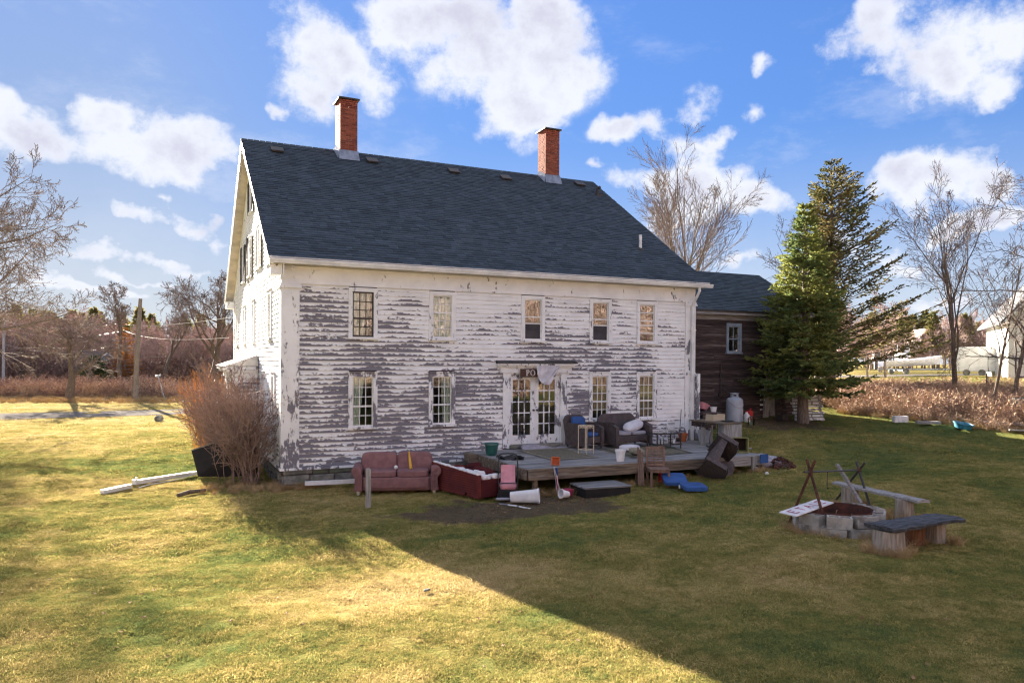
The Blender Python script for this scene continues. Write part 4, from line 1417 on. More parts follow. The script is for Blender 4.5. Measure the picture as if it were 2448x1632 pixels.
# wicker furniture: shared builder
def wicker_seat(wd, label, name, loc, rz, cat, dp=.78, rot=None, under=False):
    t = thing(name, label, cat, loc, rz, rot=rot)
    h = wd / 2
    # back: slightly raked, rounded upper corners, open woven bands
    b = MB()
    def back(u, v, off):
        x = (-h + wd * u)
        z = .12 + .80 * v
        yy = dp - .10 + .14 * v
        e = abs(u - .5) * 2
        z -= (.12 * max(0, (e - .72) / .28) ** 2) * v
        return (x, yy + off, z)
    b.surf(lambda u, v: back(u, v, 0), 16, 10).surf(lambda u, v: back(1 - u, v, .055), 16, 10)
    b.tube([back(0, q / 8, .028) for q in range(9)] + [back(q / 12, 1, .028) for q in range(1, 13)] + [back(1, 1 - q / 8, .028) for q in range(1, 9)], .03, 6)
    b.build('backrest', M['wicker'], t, smooth=True)
    ov = MB()
    for zz in (.52, .60):
        n_ = int(wd / .035)
        for k in range(n_):
            x = -h + .12 + (wd - .24) * k / n_
            ov.box(x, x + .014, dp - .028 + .14 * (zz - .12) / .8 - .012, dp - .022 + .14 * (zz - .12) / .8 - .008, zz - .025, zz + .025)
    ov.build('lattice_band', M['cream_metal'] if under else M['dark_metal'], t)
    for sx in (-1, 1):
        a = MB()
        def arm(u, v):
            # u runs front foot -> over -> back ; v across the width of the arm
            if u < .35:
                k = u / .35
                p = (-.02, .04 + .56 * k)
            elif u < .5:
                k = (u - .35) / .15
                p = (-.02 + .16 * math.sin(k * PI / 2) , .60 + .06 * math.sin(k * PI / 2))
            else:
                k = (u - .5) / .5
                p = (.14 + (dp - .2) * k, .66 + .06 * k)
            return (sx * (h - .13 + .13 * v), p[0], p[1])
        a.surf(arm, 20, 3)
        a.surf(lambda u, v: (sx * (h - .13), dp * u, .08 + (.54 + .10 * min(1, u * 3) * v) * v if u > .03 else .08 + .5 * v), 10, 8)
        a.surf(lambda u, v: (sx * h, dp * u, .08 + (.54 + .10 * min(1, u * 3) * v) * v if u > .03 else .08 + .5 * v), 10, 8)
        a.build('arm', M['wicker'], t, smooth=True)
    s_ = MB()
    s_.box(-h + .131, h - .131, .01, dp - .06, .16, .34)
    s_.build('seat_frame', M['wicker'], t, bevel=.012)
    for sx in (-1, 1):
        for yy in (.02, dp - .08):
            MB().lathe([(.022, 0), (.026, .1), (.03, .17)], 8, (sx * (h - .05), yy + .03, 0)).build('leg', M['wicker'], t)
    return t


arm1 = wicker_seat(.82, 'brown wicker armchair with blue cushions beside the doors', 'wicker_armchair', (8.66, -.98, DZ + .014), R(16), 'armchair')
lv = wicker_seat(1.42, 'brown wicker loveseat with grey seat cushions under the window', 'wicker_loveseat', (10.02, -1.02, DZ + .014), R(6), 'loveseat')


def in_frame(t, p):
    bpy.context.view_layer.update()
    return t.matrix_world @ Vector(p)


def cushion(label, base, p, sz, rot, mat, name='cushion', pw=5., lump=.0, cat='cushion'):
    m = Matrix.Translation(base.location) @ base.rotation_euler.to_matrix().to_4x4()
    o = MB().pillow((0, 0, 0), sz, (0, 0, 0), 9, pw, lump, 3).build(name, M[mat], smooth=True)
    o.matrix_world = m @ Matrix.Translation(p) @ Euler(rot).to_matrix().to_4x4()
    return tag(o, label, cat)


cushion('blue seat cushion of the wicker armchair', arm1, (0, .32, .40), (.56, .60, .12), (0, 0, 0), 'blue_cloth')
cushion('blue back cushion leaning in the wicker armchair', arm1, (-.02, .62, .70), (.54, .13, .42), (R(-12), R(4), 0), 'blue_cloth')
cushion('grey seat cushion at the left of the wicker loveseat', lv, (-.29, .34, .40), (.56, .60, .12), (0, 0, 0), 'grey_cloth')
cushion('grey seat cushion at the right of the wicker loveseat', lv, (.29, .34, .40), (.56, .60, .12), (0, 0, 0), 'grey_cloth')
cushion('pale grey pillow slumped on the right of the wicker loveseat', lv, (.22, .30, .60), (.78, .40, .22), (R(20), R(-14), R(8)), 'pale_cloth', 'pillow', 2.6, .03, 'pillow')

# white wrought plant stand
ps = thing('plant_stand', 'cream metal plant stand with scrolled top in front of the armchair', 'plant stand', (7.86, -1.86, DZ + .005), R(20))
for sx in (-1, 1):
    for sy in (-1, 1):
        MB().tube([(sx * .15, sy * .15, 0), (sx * .15, sy * .15, .78)], .011, 6).build('leg', M['cream_metal'], ps)
r_ = MB()
for z in (.12, .78, .70):
    for a, b in (((-1, -1), (1, -1)), ((1, -1), (1, 1)), ((1, 1), (-1, 1)), ((-1, 1), (-1, -1))):
        if z == .70:
            # scrolls between the legs
            for k in range(3):
                q = (k + .5) / 3
                cx, cy = (a[0] + (b[0] - a[0]) * q) * .15, (a[1] + (b[1] - a[1]) * q) * .15
                ux, uy = (b[0] - a[0]) / 2, (b[1] - a[1]) / 2
                pts = []
                for j in range(11):
                    t_ = j / 10 * 2.2 * PI
                    rr_ = .045 * (1 - .05 * j)
                    pts.append((cx + ux * rr_ * math.cos(t_), cy + uy * rr_ * math.cos(t_), .735 + rr_ * math.sin(t_)))
                r_.tube(pts, .006, 4)
        else:
            r_.tube([(a[0] * .15, a[1] * .15, z), (b[0] * .15, b[1] * .15, z)], .010, 5)
r_.build('scroll_frame', M['cream_metal'], ps)

# glass-topped table
gt = thing('glass_table', 'low black metal table with glass top and lower glass shelf beside the loveseat', 'table', (10.72, -1.55, DZ + .012), R(-4))
for sx in (-1, 1):
    for sy in (-1, 1):
        MB().box(sx * .40 - .015, sx * .40 + .015, sy * .27 - .015, sy * .27 + .015, 0, .44).build('leg', M['dark_metal'], gt)
f_ = MB()
for z in (.42, .11):
    f_.box(-.43, .43, -.30, -.27, z, z + .03).box(-.43, .43, .27, .30, z, z + .03).box(-.43, -.40, -.27, .27, z, z + .03).box(.40, .43, -.27, .27, z, z + .03)
f_.build('frame', M['dark_metal'], gt)
MB().box(-.43, .43, -.30, .30, .451, .459).build('glass_top', M['clear_glass'], gt)
MB().box(-.40, .40, -.27, .27, .142, .148).build('glass_shelf', M['clear_glass'], gt)
lm('glass_jar', 'clear_glass', MB().lathe([(.05, 0), (.055, .02), (.055, .12), (.04, .15), (.042, .17)], 14), 'small clear glass jar on the shelf of the glass table', 'jar', (10.60, -1.62, DZ + .162), smooth=True)
lm('white_cup', 'white_plastic', MB().lathe([(.03, 0), (.042, .11), (.036, .11), (.026, .01)], 12), 'small white cup near the front corner of the glass table shelf', 'cup', (10.98, -1.68, DZ + .162), smooth=True)

lm('flower_pot', 'terracotta', MB().lathe([(.10, 0), (.135, .20), (.155, .20), (.155, .27), (.14, .27), (.125, .20), (.11, .22), (.0001, .22)], 18), 'terracotta flower pot on the deck by the downspout', 'flower pot', (12.42, -.26, DZ + .003), smooth=True)
lm('broom', 'dark_metal', MB().tube([(0, 0, 0), (.18, .14, 1.0)], .012, 6).box(-.1, .1, -.02, .02, -.02, .1), 'thin dark stick leaning on the wall behind the terracotta pot', 'broom', (12.30, -.22, DZ + .03))
st = thing('slatted_stand', 'white slatted shelf leaning on the wall right of the loveseat', 'shelf', (12.02, -.18, DZ), R(-4))
MB().box(-.15, -.12, 0, .05, 0, .62).box(.12, .15, 0, .05, 0, .62).build('frame', M['white_trim'], st)
for k in range(7):
    MB().box(-.119, .119, -.01, .06, .06 + k * .085, .10 + k * .085).build('slat', M['white_trim'] if k % 3 else M['grey_wood'], st)
m_ = MB()
for k in range(9):
    m_.pillow((rd.uniform(-.16, .16), rd.uniform(-.1, .1), rd.uniform(.03, .30)), (rd.uniform(.07, .18), .10, rd.uniform(.05, .12)), (rd.uniform(0, 3), rd.uniform(0, 3), 0), 5, 2.6)
lm('rag_pile', 'pale_cloth', m_, 'small heap of pale rags between the loveseat and the slatted shelf', 'rags', (11.42, -.46, DZ), smooth=True)

lm('white_bucket', 'white_plastic', MB().lathe([(.095, 0), (.125, .24), (.14, .245), (.142, .30), (.128, .30), (.115, .24), (.09, .02), (.0001, .02)], 22), 'white plastic bucket standing at the front edge of the deck', 'bucket', (7.87, -3.56, DZ + .004), smooth=True)
cushion_o = MB().pillow((0, 0, .09), (.62, .46, .18), (0, 0, 0), 10, 2.8, .02, 5)
lm('pillow', 'pale_cloth', cushion_o, 'pale pillow lying on the dark rug behind the white bucket', 'pillow', (9.30, -1.85, DZ + .02), R(10), smooth=True)
lm('cloth_bag', 'rug_edge', MB().pillow((0, 0, .10), (.46, .36, .20), (0, .2, 0), 10, 2.6, .05, 8), 'tan sack slumped on the dark rug behind the slatted wooden chair', 'bag', (8.92, -2.75, DZ + .02), R(24), smooth=True)
ob = MB().add([(-.10, -.10, 0), (.10, -.10, 0), (.10, .10, 0), (-.10, .10, 0), (-.125, -.125, .2), (.125, -.125, .2), (.125, .125, .2), (-.125, .125, .2), (-.105, -.105, .2), (.105, -.105, .2), (.105, .105, .2), (-.105, .105, .2), (-.09, -.09, .05), (.09, -.09, .05), (.09, .09, .05), (-.09, .09, .05)],
              [(0, 3, 2, 1), (0, 1, 5, 4), (1, 2, 6, 5), (2, 3, 7, 6), (3, 0, 4, 7), (4, 5, 9, 8), (5, 6, 10, 9), (6, 7, 11, 10), (7, 4, 8, 11), (8, 9, 13, 12), (9, 10, 14, 13), (10, 11, 15, 14), (11, 8, 12, 15), (12, 13, 14, 15)])
lm('square_pot', 'orange_pot', ob, 'orange square pot tipped on its side at the left front of the deck', 'flower pot', (6.02, -3.5, DZ + .105), rot=(R(84), R(4), R(-28)))
bpy.data.objects['square_pot'].scale = (.82, .82, .82)
lm('green_planter', 'green_glaze', MB().lathe([(.11, 0), (.15, .05), (.175, .26), (.20, .29), (.195, .34), (.18, .34), (.16, .27), (.12, .05), (.0001, .05)], 24), 'dark green glazed planter on the deck corner by the wall', 'planter', (5.30, -1.2, DZ + .003), smooth=True)
bl = MB()
bl.surf(lambda u, v: (-.35 + .7 * u, -.15 + .3 * v, .05 + .05 * math.sin(u * 9 + v * 4) + .03 * math.sin(v * 14 - u * 5)), 16, 10)
lm('black_cloth', 'black_plastic', bl, 'black cloth crumpled on the deck edge above the pink stroller', 'cloth', (5.42, -2.15, DZ + .005), R(-35), smooth=True)

# small striped flag slumped over the front edge
fl = MB()
fl.surf(lambda u, v: (.10 * u + .05 * v, -.02 - .05 * v - .03 * math.sin(u * 9 + v * 3), -.62 * v + .02), 8, 12)
fo = thing('flag', 'faded striped flag hanging limply from the front edge of the deck', 'flag', (5.72, YF - .03, DZ + .0))
fl.build('cloth', M['pale_cloth'], fo, smooth=True)
s1 = MB()
for k in range(3):
    s1.surf(lambda u, v: (.012 + .03 * k + .012 * u + .05 * (.35 + .6 * v), -.026 - .05 * (.35 + .6 * v) - .03 * math.sin((.12 + .3 * k + .12 * u) * 9 + (.35 + .6 * v) * 3), -.62 * (.35 + .6 * v) + .02), 2, 10)
s1.build('stripe', M['sign_red'], fo)
MB().surf(lambda u, v: (.01 + .085 * u + .05 * (.02 + .3 * v), -.028 - .05 * (.02 + .3 * v) - .03 * math.sin((.1 + .85 * u) * 9 + (.02 + .3 * v) * 3), -.62 * (.02 + .3 * v) + .02), 6, 5).build('canton', M['blue_cloth'], fo)
MB().tube([(.02, -.02, .03), (.16, -.10, -.6)], .008, 6).build('pole', M['cream_metal'], fo)

# grey step board in front of the deck
stp = thing('wooden_step', 'low grey board step lying in front of the deck', 'step', (6.82, -4.3, .0), R(-3))
gs = gz(6.8, -4.3)
for k in range(6):
    MB().box(-.62 + .01 * (k % 2), .62, -.42 + k * .142, -.42 + k * .142 + .137, gs + .17, gs + .205).build('plank', M['deck_wood'], stp)
MB().box(-.60, .60, -.40, -.36, gs - .05, gs + .168).box(-.60, -.56, -.359, .40, gs - .05, gs + .168).box(.56, .60, -.359, .40, gs - .05, gs + .168).build('frame', M['black_panel'], stp)
# wood chair beside the deck
wc = thing('wooden_chair', 'slatted teak garden chair standing on the lawn against the deck edge', 'chair', (8.52, -4.28, gz(8.5, -4.3)), R(-22))
for sx in (-1, 1):
    MB().bar((sx * .22, .22, 0), (sx * .22, .30, .96), .05, .045, (0, 1, 0)).build('rear_leg', M['teak'], wc)
    MB().box(sx * .22 - .025, sx * .22 + .025, -.25, -.20, 0, .43).build('front_leg', M['teak'], wc)
    MB().box(sx * .22 - .015, sx * .22 + .015, -.20, .21, .36, .43).build('side_rail', M['teak'], wc)
for k in range(5):
    MB().box(-.25, .25, -.27 + k * .098, -.27 + k * .098 + .088, .431, .452).build('seat_slat', M['teak'], wc)
MB().bar((-.195, .296, .91), (.195, .296, .91), .03, .09).bar((-.195, .252, .50), (.195, .252, .50), .03, .06).build('back_rail', M['teak'], wc)
for k in range(5):
    z = .575 + k * .062
    MB().bar((-.195, .255 + (z - .5) * .09, z), (.195, .255 + (z - .5) * .09, z), .014, .038).build('back_slat', M['teak'], wc)
MB().box(-.195, .195, -.235, -.215, .36, .42).build('apron', M['teak'], wc)
ch2 = thing('folded_chair', 'folded teak chair frame leaning against the deck left of the slatted chair', 'chair', (8.18, -4.05, gz(8.2, -4.05)), R(-30))
for k in range(3):
    MB().bar((.05 * k - .05, .0 - .03 * k, 0), (.05 * k - .08, .17 - .03 * k, .95 - .06 * k), .045, .04, (0, 1, 0)).build('rail', M['teak'], ch2)

# blue folding cushion, two leaves
cu = thing('lounge_cushion', 'blue two-leaf lounge cushion flopped on the grass below the deck', 'cushion', (0, 0, 0))
gq = gz(8.8, -5.1)
MB(Matrix.Translation((8.80, -5.32, gq + .10)) @ Matrix.Rotation(R(-24), 4, 'Z') @ Matrix.Rotation(R(1), 4, 'X')).pillow((0, 0, 0), (.56, .72, .12), (0, 0, 0), 10, 7.).build('leaf', M['blue_cloth'], cu, smooth=True)
MB(Matrix.Translation((8.74, -4.66, gq + .19)) @ Matrix.Rotation(R(-26), 4, 'Z') @ Matrix.Rotation(R(15), 4, 'X')).pillow((0, 0, 0), (.58, .62, .11), (0, 0, 0), 10, 7.).build('leaf', M['blue_cloth'], cu, smooth=True)
MB(Matrix.Translation((8.52, -5.24, gq + .12)) @ Matrix.Rotation(R(-24), 4, 'Z')).box(-.07, -.055, -.05, .04, -.05, .02).build('care_tag', M['white_plastic'], cu)
lm('red_box', 'red_plastic', MB().box(-.10, .10, -.08, .08, 0, .26), 'red plastic box under the front of the deck behind the wooden chair', 'box', (8.86, -4.02, gz(8.9, -4)), R(20), bevel=.02)

# tipped wicker chair, leaning off the deck front
tw = wicker_seat(.98, 'dark wicker chair tipped over and leaning off the deck edge', 'tipped_wicker_chair', (0, 0, 0), 0, 'armchair', .80, under=True)
_h = Vector((RT.x, RT.y, 0)).normalized()
_f = Vector((-_h.y, _h.x, 0))
_z = (_h * .85 - _f * .15 + Vector((0, 0, -.50))).normalized()
_x = -(_h * .35 + _f * .55 + Vector((0, 0, .70)))
_x = (_x - _z * _x.dot(_z)).normalized()
_y = _z.cross(_x)
_r = Matrix(((_x.x, _y.x, _z.x, 0), (_x.y, _y.y, _z.y, 0), (_x.z, _y.z, _z.z, 0), (0, 0, 0, 1)))
tw.matrix_world = Matrix.Translation((10.52, -4.28, .70)) @ _r @ Matrix.Translation((0, -.40, -.45))

# right end of the deck: workbench, plank box, jars, planter, rubbish
pb = thing('plank_box', 'tall box of whitened vertical boards supporting the bench at the deck end', 'box', (12.74, -2.08, DZ + .004), R(-14))
for k in range(5):
    MB().box(-.29 + k * .117, -.29 + k * .117 + .112, -.20, -.175, 0, .70).build('board', M['grey_wood_up'], pb)
for k in range(3):
    MB().box(-.291, -.266, -.174 + k * .125, -.174 + k * .125 + .12, 0, .70).build('board', M['grey_wood_up'], pb)
MB().box(.266, .291, -.174, .2, 0, .70).box(-.265, .265, .175, .2, 0, .70).build('back_board', M['brown_timber'], pb)
wb = thing('workbench', 'rough timber bench top on a post beside the house corner', 'workbench', (12.72, -1.35, DZ + .004), R(0))
for k in range(4):
    MB().box(-.46 + k * .2, -.46 + k * .2 + .195, -.95, .55, .71, .75).build('top_board', M['brown_timber'], wb)
MB().box(-.44, -.40, -.40, .5, .56, .708).box(-.399, .30, .46, .5, .56, .708).build('rail', M['barn_board'], wb)
MB().box(-.44, -.33, -.05, .06, 0, .559).build('leg', M['grey_wood_up'], wb)
MB().box(.2, .3, .36, .459, 0, .559).build('leg', M['grey_wood_up'], wb)
lm('wood_crate', 'pale_board', MB().box(-.26, .26, -.16, -.14, 0, .20).box(-.26, .26, .14, .16, 0, .16).box(-.26, -.24, -.139, .139, 0, .2).box(.24, .26, -.139, .139, 0, .2).box(-.239, .239, -.139, .139, 0, .02), 'pale wooden crate on the workbench', 'crate', (12.72, -1.45, DZ + .758), R(8))
lm('dark_tray', 'black_plastic', MB().lathe([(.16, 0), (.2, .03), (.19, .03), (.15, .008), (.0001, .008)], 18), 'flat black tray on the front of the workbench', 'tray', (12.78, -1.92, DZ + .758), smooth=True)
t2 = thing('shelf_bench', 'dark plank bench piled with odds and ends at the house corner', 'bench', (13.36, -.15, .62), R(0))
MB().box(-.32, .42, -.35, .55, .98, 1.03).box(-.30, .40, -.33, -.29, .86, .979).build('top_board', M['barn_board'], t2)
for sx in (-.28, .34):
    for sy in (-.3, .48):
        MB().box(sx, sx + .06, sy, sy + .06, -.1, .859 if sy < 0 else .979).build('leg', M['barn_board'], t2)
MB().box(-.3, .40, -.10, .5, .45, .85).build('locker', M['barn_board'], t2)
lm('pink_tub', 'pink_plastic', MB(Matrix.Rotation(R(20), 4, 'Y')).lathe([(.15, 0), (.20, .18), (.215, .18), (.215, .2), (.19, .2), (.14, .02), (.0001, .02)], 18, sq=.3), 'pink plastic tub tipped on the dark bench at the house corner', 'tub', (13.36, .02, 1.72), R(10), smooth=True)
lm('white_tub', 'white_plastic', MB().lathe([(.08, 0), (.1, .14), (.11, .14), (.11, .16), (.0001, .165)], 14), 'small white lidded tub at the right end of the dark bench', 'tub', (13.60, -.32, 1.652), smooth=True)
lm('grey_bin', 'tank_grey', MB().lathe([(.17, 0), (.21, .36), (.225, .36), (.225, .39), (.2, .39), (.16, .03), (.0001, .03)], 18), 'grey bin standing in shade beneath the workbench', 'bin', (12.86, -.78, DZ + .004), smooth=True)
lm('square_planter', 'olive_planter', MB().add([(-.19, -.19, 0), (.19, -.19, 0), (.19, .19, 0), (-.19, .19, 0), (-.22, -.22, .34), (.22, -.22, .34), (.22, .22, .34), (-.22, .22, .34), (-.19, -.19, .34), (.19, -.19, .34), (.19, .19, .34), (-.19, .19, .34), (-.165, -.165, .04), (.165, -.165, .04), (.165, .165, .04), (-.165, .165, .04)],
   [(0, 3, 2, 1), (0, 1, 5, 4), (1, 2, 6, 5), (2, 3, 7, 6), (3, 0, 4, 7), (4, 5, 9, 8), (5, 6, 10, 9), (6, 7, 11, 10), (7, 4, 8, 11), (8, 9, 13, 12), (9, 10, 14, 13), (10, 11, 15, 14), (11, 8, 12, 15), (12, 13, 14, 15)]),
   'square olive planter lying on its side with its open end towards the lawn', 'planter', (12.20, -3.10, DZ + .225), rot=(R(90), 0, R(-36)))
o = bpy.data.objects['square_planter']
MB().box(-.164, .164, -.164, .164, .042, .06).build('soil', M['dark_inside'], o)
for k, wd_ in enumerate(('leftmost', 'middle', 'rightmost')):
    x, y = 11.76 + k * .12, -3.16 - .05 * k
    j = thing('glass_jar', wd_ + ' of the three small glass jars beside the square olive planter', 'jar', (x, y, DZ + .003), 0, 'jars beside the square planter')
    MB().lathe([(.036, 0), (.042, .015), (.042, .09), (.03, .115), (.03, .13)], 12).build('glass', M['clear_glass'], j, smooth=True)
    MB().lathe([(.034, .131), (.034, .15), (.0001, .152)], 12).build('lid', M['lead_flashing'], j)

# rubbish heap under a pale sheet at the deck end
hp = thing('debris_heap', 'heap of pale sheeting and rotten brown leaves at the right end of the deck', 'debris', (12.82, -3.75, gz(12.8, -3.8)))
hm = MB()
for k, (x, y, z, sx, sy, sz) in enumerate(((-.22, .22, .18, .58, .52, .38), (.06, .06, .16, .44, .42, .28), (-.30, -.05, .14, .34, .38, .28), (.20, -.10, .08, .26, .22, .18))):
    hm.pillow((x, y, z), (sx, sy, sz), (.1 * k, -.12 * k, .6 * k), 10, 2.6, .07, 50 + k)
hm.build('sheet', M['grey_cloth'], hp, smooth=True)
lf = MB()
for k in range(70):
    a, q = rd.uniform(0, 2 * PI), rd.random() ** .6
    lf.pillow((.08 + .50 * q * math.cos(a), -.18 + .36 * q * math.sin(a), .30 * (1 - q) + rd.uniform(0, .06)), (rd.uniform(.06, .18), rd.uniform(.05, .12), rd.uniform(.03, .08)), (rd.uniform(-1, 1), rd.uniform(-1, 1), rd.uniform(0, 3)), 4, 2.2, .15, k)
lf.build('rotten_leaves', M['rust_inside'], hp)
lm('white_ball', 'white_plastic', MB().pillow((0, 0, .045), (.10, .09, .09), (0, 0, 0), 7, 2.2, .04, 2), 'small white crumpled cup on the grass near the debris heap', 'litter', (11.85, -4.55, gz(11.85, -4.55)), smooth=True)
lm('blue_board', 'blue_cloth', MB().box(-.14, .14, -.012, .012, 0, .24), 'small dark blue board fixed at the right end of the deck front', 'board', (12.22, YF - .16, DZ - .20), R(0))

# ================================================================== SOFAS AND TOYS
sf = thing('pink_sofa', 'dusty pink two-seat sofa with rolled arms standing on the lawn by the wall', 'sofa', (2.44, -1.95, gz(2.4, -1.9)), R(-17.5))
SW = 2.16
for k, x in enumerate((-.395, .395)):
    MB().pillow((x, .38, .47), (.785, .72, .17), (0, 0, 0), 12, 6.).build('seat_cushion', M['pink_fabric'], sf, smooth=True)
    MB().pillow((x * 1.12, .74, .66), (.885, .30, .56), (R(-12), 0, 0), 12, 5.5).build('back_cushion', M['pink_fabric'], sf, smooth=True)
MB().pillow((0, .48, .23), (1.70, .92, .34), (0, 0, 0), 10, 14.).pillow((0, .03, .26), (1.58, .10, .26), (0, 0, 0), 10, 8).build('base', M['pink_fabric'], sf, smooth=True)
MB().pillow((0, .84, .45), (1.84, .18, .78), (R(-10), 0, 0), 10, 9.).build('back_frame', M['pink_fabric'], sf, smooth=True)
for sx in (-1, 1):
    a = MB()
    # rolled scroll arm
    prof = []
    cxa, cza = sx * .97, .54
    for k in range(17):
        t_ = -PI * .35 + k / 16 * PI * 1.45
        prof.append((cxa + sx * .125 * math.cos(t_), cza + .125 * math.sin(t_)))
    prof += [(sx * .83, .40), (sx * .83, .07), (sx * 1.03, .07), (sx * 1.0, .36)]
    if sx < 0:
        prof = prof[::-1]
    a.prism(prof, -.01, .90, 'y')
    ar = a.build('arm', M['pink_fabric'], sf, smooth=True, bevel=.008)
    MB(Matrix.Translation((cxa, -.012, cza)) @ Matrix.Rotation(PI / 2, 4, 'X')).lathe([(.112, 0), (.104, .018), (.05, .02), (.045, .004), (.0001, .004)], 18).build('scroll_face', M['pink_fabric'], ar, smooth=True)
    pl = MB()
    for q in (.86, .92, .985):
        pl.tube([(sx * q, -.018, .09), (sx * (q - .005), -.02, .30), (sx * (q - .01), -.016, .44)], .010, 5)
    pl.build('pleat', M['pink_fabric'], ar)
    for yy in (.05, .84):
        MB().lathe([(.035, -.03), (.05, .03), (.045, .07)], 10, (sx * .92, yy, 0)).build('foot', M['pale_board'], sf, smooth=True)


def on(base, p):
    return Matrix.Translation(base.location) @ base.rotation_euler.to_matrix().to_4x4() @ Vector(p)


lm('ball', 'white_plastic', MB().pillow((0, 0, 0), (.10, .10, .10), (0, 0, 0), 12, 2.0), 'white ball in the middle of the pink sofa seat', 'ball', on(sf, (-.02, .30, .605)), smooth=True)
lm('toy_bat', 'yellow', MB().tube([(.35, .28, .562), (.335, .36, .66), (.315, .49, .82), (.30, .60, .955)], [.036, .036, .03, .018], 12), 'yellow toy bat leaning on the back of the pink sofa', 'bat', sf.location, sf.rotation_euler.z, smooth=True)

# torn maroon sofa, back towards the lens
ts = thing('torn_sofa', 'maroon sofa with torn white stuffing turned end-on beside the pink sofa', 'sofa', (3.87, -3.70, gz(3.8, -3.6)), R(104))
# local x along the back, -y towards the seat side
TL = 1.95
bk = MB()
bk.prism([(0, .04), (.40, .04), (.46, .16), (.55, .04), (TL, .04), (TL, .70), (0, .58)], -.10, 0.0, 'y')
bk.build('back_panel', M['maroon_ribbed'], ts)
rib = MB()
for k in range(9):
    z = .12 + k * .055
    rib.box(.02, TL, .0005, .006, z, z + .012)
rib.build('rib', M['maroon_plaid'], ts)
ed = MB()
rr = random.Random(6)
for k in range(38):
    x = .03 + k * (TL - .05) / 38
    z = .58 + .12 * x / TL
    ed.pillow((x, -.05, z + .008), (.055, .13 * rr.uniform(.7, 1.1), .05 * rr.uniform(.6, 1.3)), (0, 0, rr.uniform(-.3, .3)), 5, 2.4, .1, k)
ed.build('torn_edge', M['foam'], ts)
MB().box(.0, .30, -.86, -.101, .04, .46).build('near_arm', M['maroon_plaid'], ts, bevel=.02)
MB().box(-.012, .02, -.875, -.09, .38, .46).build('arm_band', M['maroon_plaid'], ts, bevel=.01)
MB().box(TL - .28, TL, -.86, -.101, .04, .56).build('far_arm', M['maroon_ribbed'], ts, bevel=.03)
MB().box(.301, TL - .281, -.84, -.101, .06, .36).build('seat', M['maroon_ribbed'], ts, bevel=.02)
fm = MB()
for k in range(7):
    x, yv = .30 + k * .19, -.25 - .12 * (k % 2)
    fm.pillow((x, yv, .46 + .03 * (k % 3)), (rr.uniform(.22, .36), rr.uniform(.22, .36), rr.uniform(.16, .26)), (rr.uniform(-.4, .4), rr.uniform(-.4, .4), rr.uniform(0, 3)), 8, 3., .06, k)
for k, (x, yv, lx, ly) in enumerate(((.14, -.28, .25, .30), (.15, -.62, .26, .34))):
    fm.pillow((x, yv, .49), (lx, ly, .13), (0, .1, rr.uniform(-.2, .2)), 8, 4., .08, k + 20)
fm.pillow((.32, -.30, .56), (.22, .26, .12), (.1, .2, .4), 8, 3., .08, 40)
fm.build('stuffing', M['foam'], ts, smooth=True)
MB().pillow((.62, -.66, .52), (.62, .34, .26), (.1, -.15, .3), 10, 2.8, .04, 4).pillow((1.20, -.74, .58), (.75, .14, .20), (.2, .25, -.1), 8, 3.4, .02, 5).build('loose_cushion', M['maroon_plaid'], ts, smooth=True)

# pink child's stroller
sr = thing('stroller', 'pink and black child stroller standing between the torn sofa and the deck', 'stroller', (4.66, -3.66, gz(4.66, -3.66)), R(-24))
for sx in (-1, 1):
    MB().tube([(sx * .20, -.22, .05), (sx * .235, -.02, .45), (sx * .23, .10, .78), (sx * .20, .20, .98), (sx * .14, .22, 1.0)], .014, 8).build('side_frame', M['black_plastic'], sr)
    MB().tube([(sx * .21, .30, .05), (sx * .22, .12, .50), (sx * .235, -.02, .62)], .013, 8).build('rear_leg', M['black_plastic'], sr)
    for yy in (-.22, .30):
        w_ = MB(Matrix.Translation((sx * .23, yy, .06)) @ Matrix.Rotation(PI / 2, 4, 'Y')).lathe([(.03, -.018), (.06, -.018), (.06, .018), (.03, .018), (.0001, .018)], 14)
        w_.build('wheel', M['black_plastic'], sr)
MB().tube([(-.14, .22, 1.0), (0, .235, 1.005), (.14, .22, 1.0)], .014, 8).build('handle', M['black_plastic'], sr)
MB().surf(lambda u, v: (-.17 + .34 * u, .16 - .26 * (1 - v) + .03 * math.sin(PI * u), .38 + .36 * v), 8, 8).build('back_sling', M['pink_plastic'], sr, smooth=True)
MB().pillow((0, -.13, .30), (.40, .36, .14), (R(10), 0, 0), 10, 4., .03, 3).build('seat_pad', M['pink_plastic'], sr, smooth=True)
MB().tube([(-.22, -.26, .36), (-.1, -.34, .38), (.1, -.34, .38), (.22, -.26, .36)], .014, 8).build('bumper_bar', M['black_plastic'], sr)
MB().prism([(-.22, .22), (.22, .22), (.24, .05), (-.24, .05)], -.36, -.16, 'y').build('basket', M['black_panel'], sr, bevel=.02)
MB().pillow((-.12, -.40, .03), (.34, .16, .05), (0, 0, .1), 8, 4.).build('foot_tray', M['grey_cloth'], sr, smooth=True)

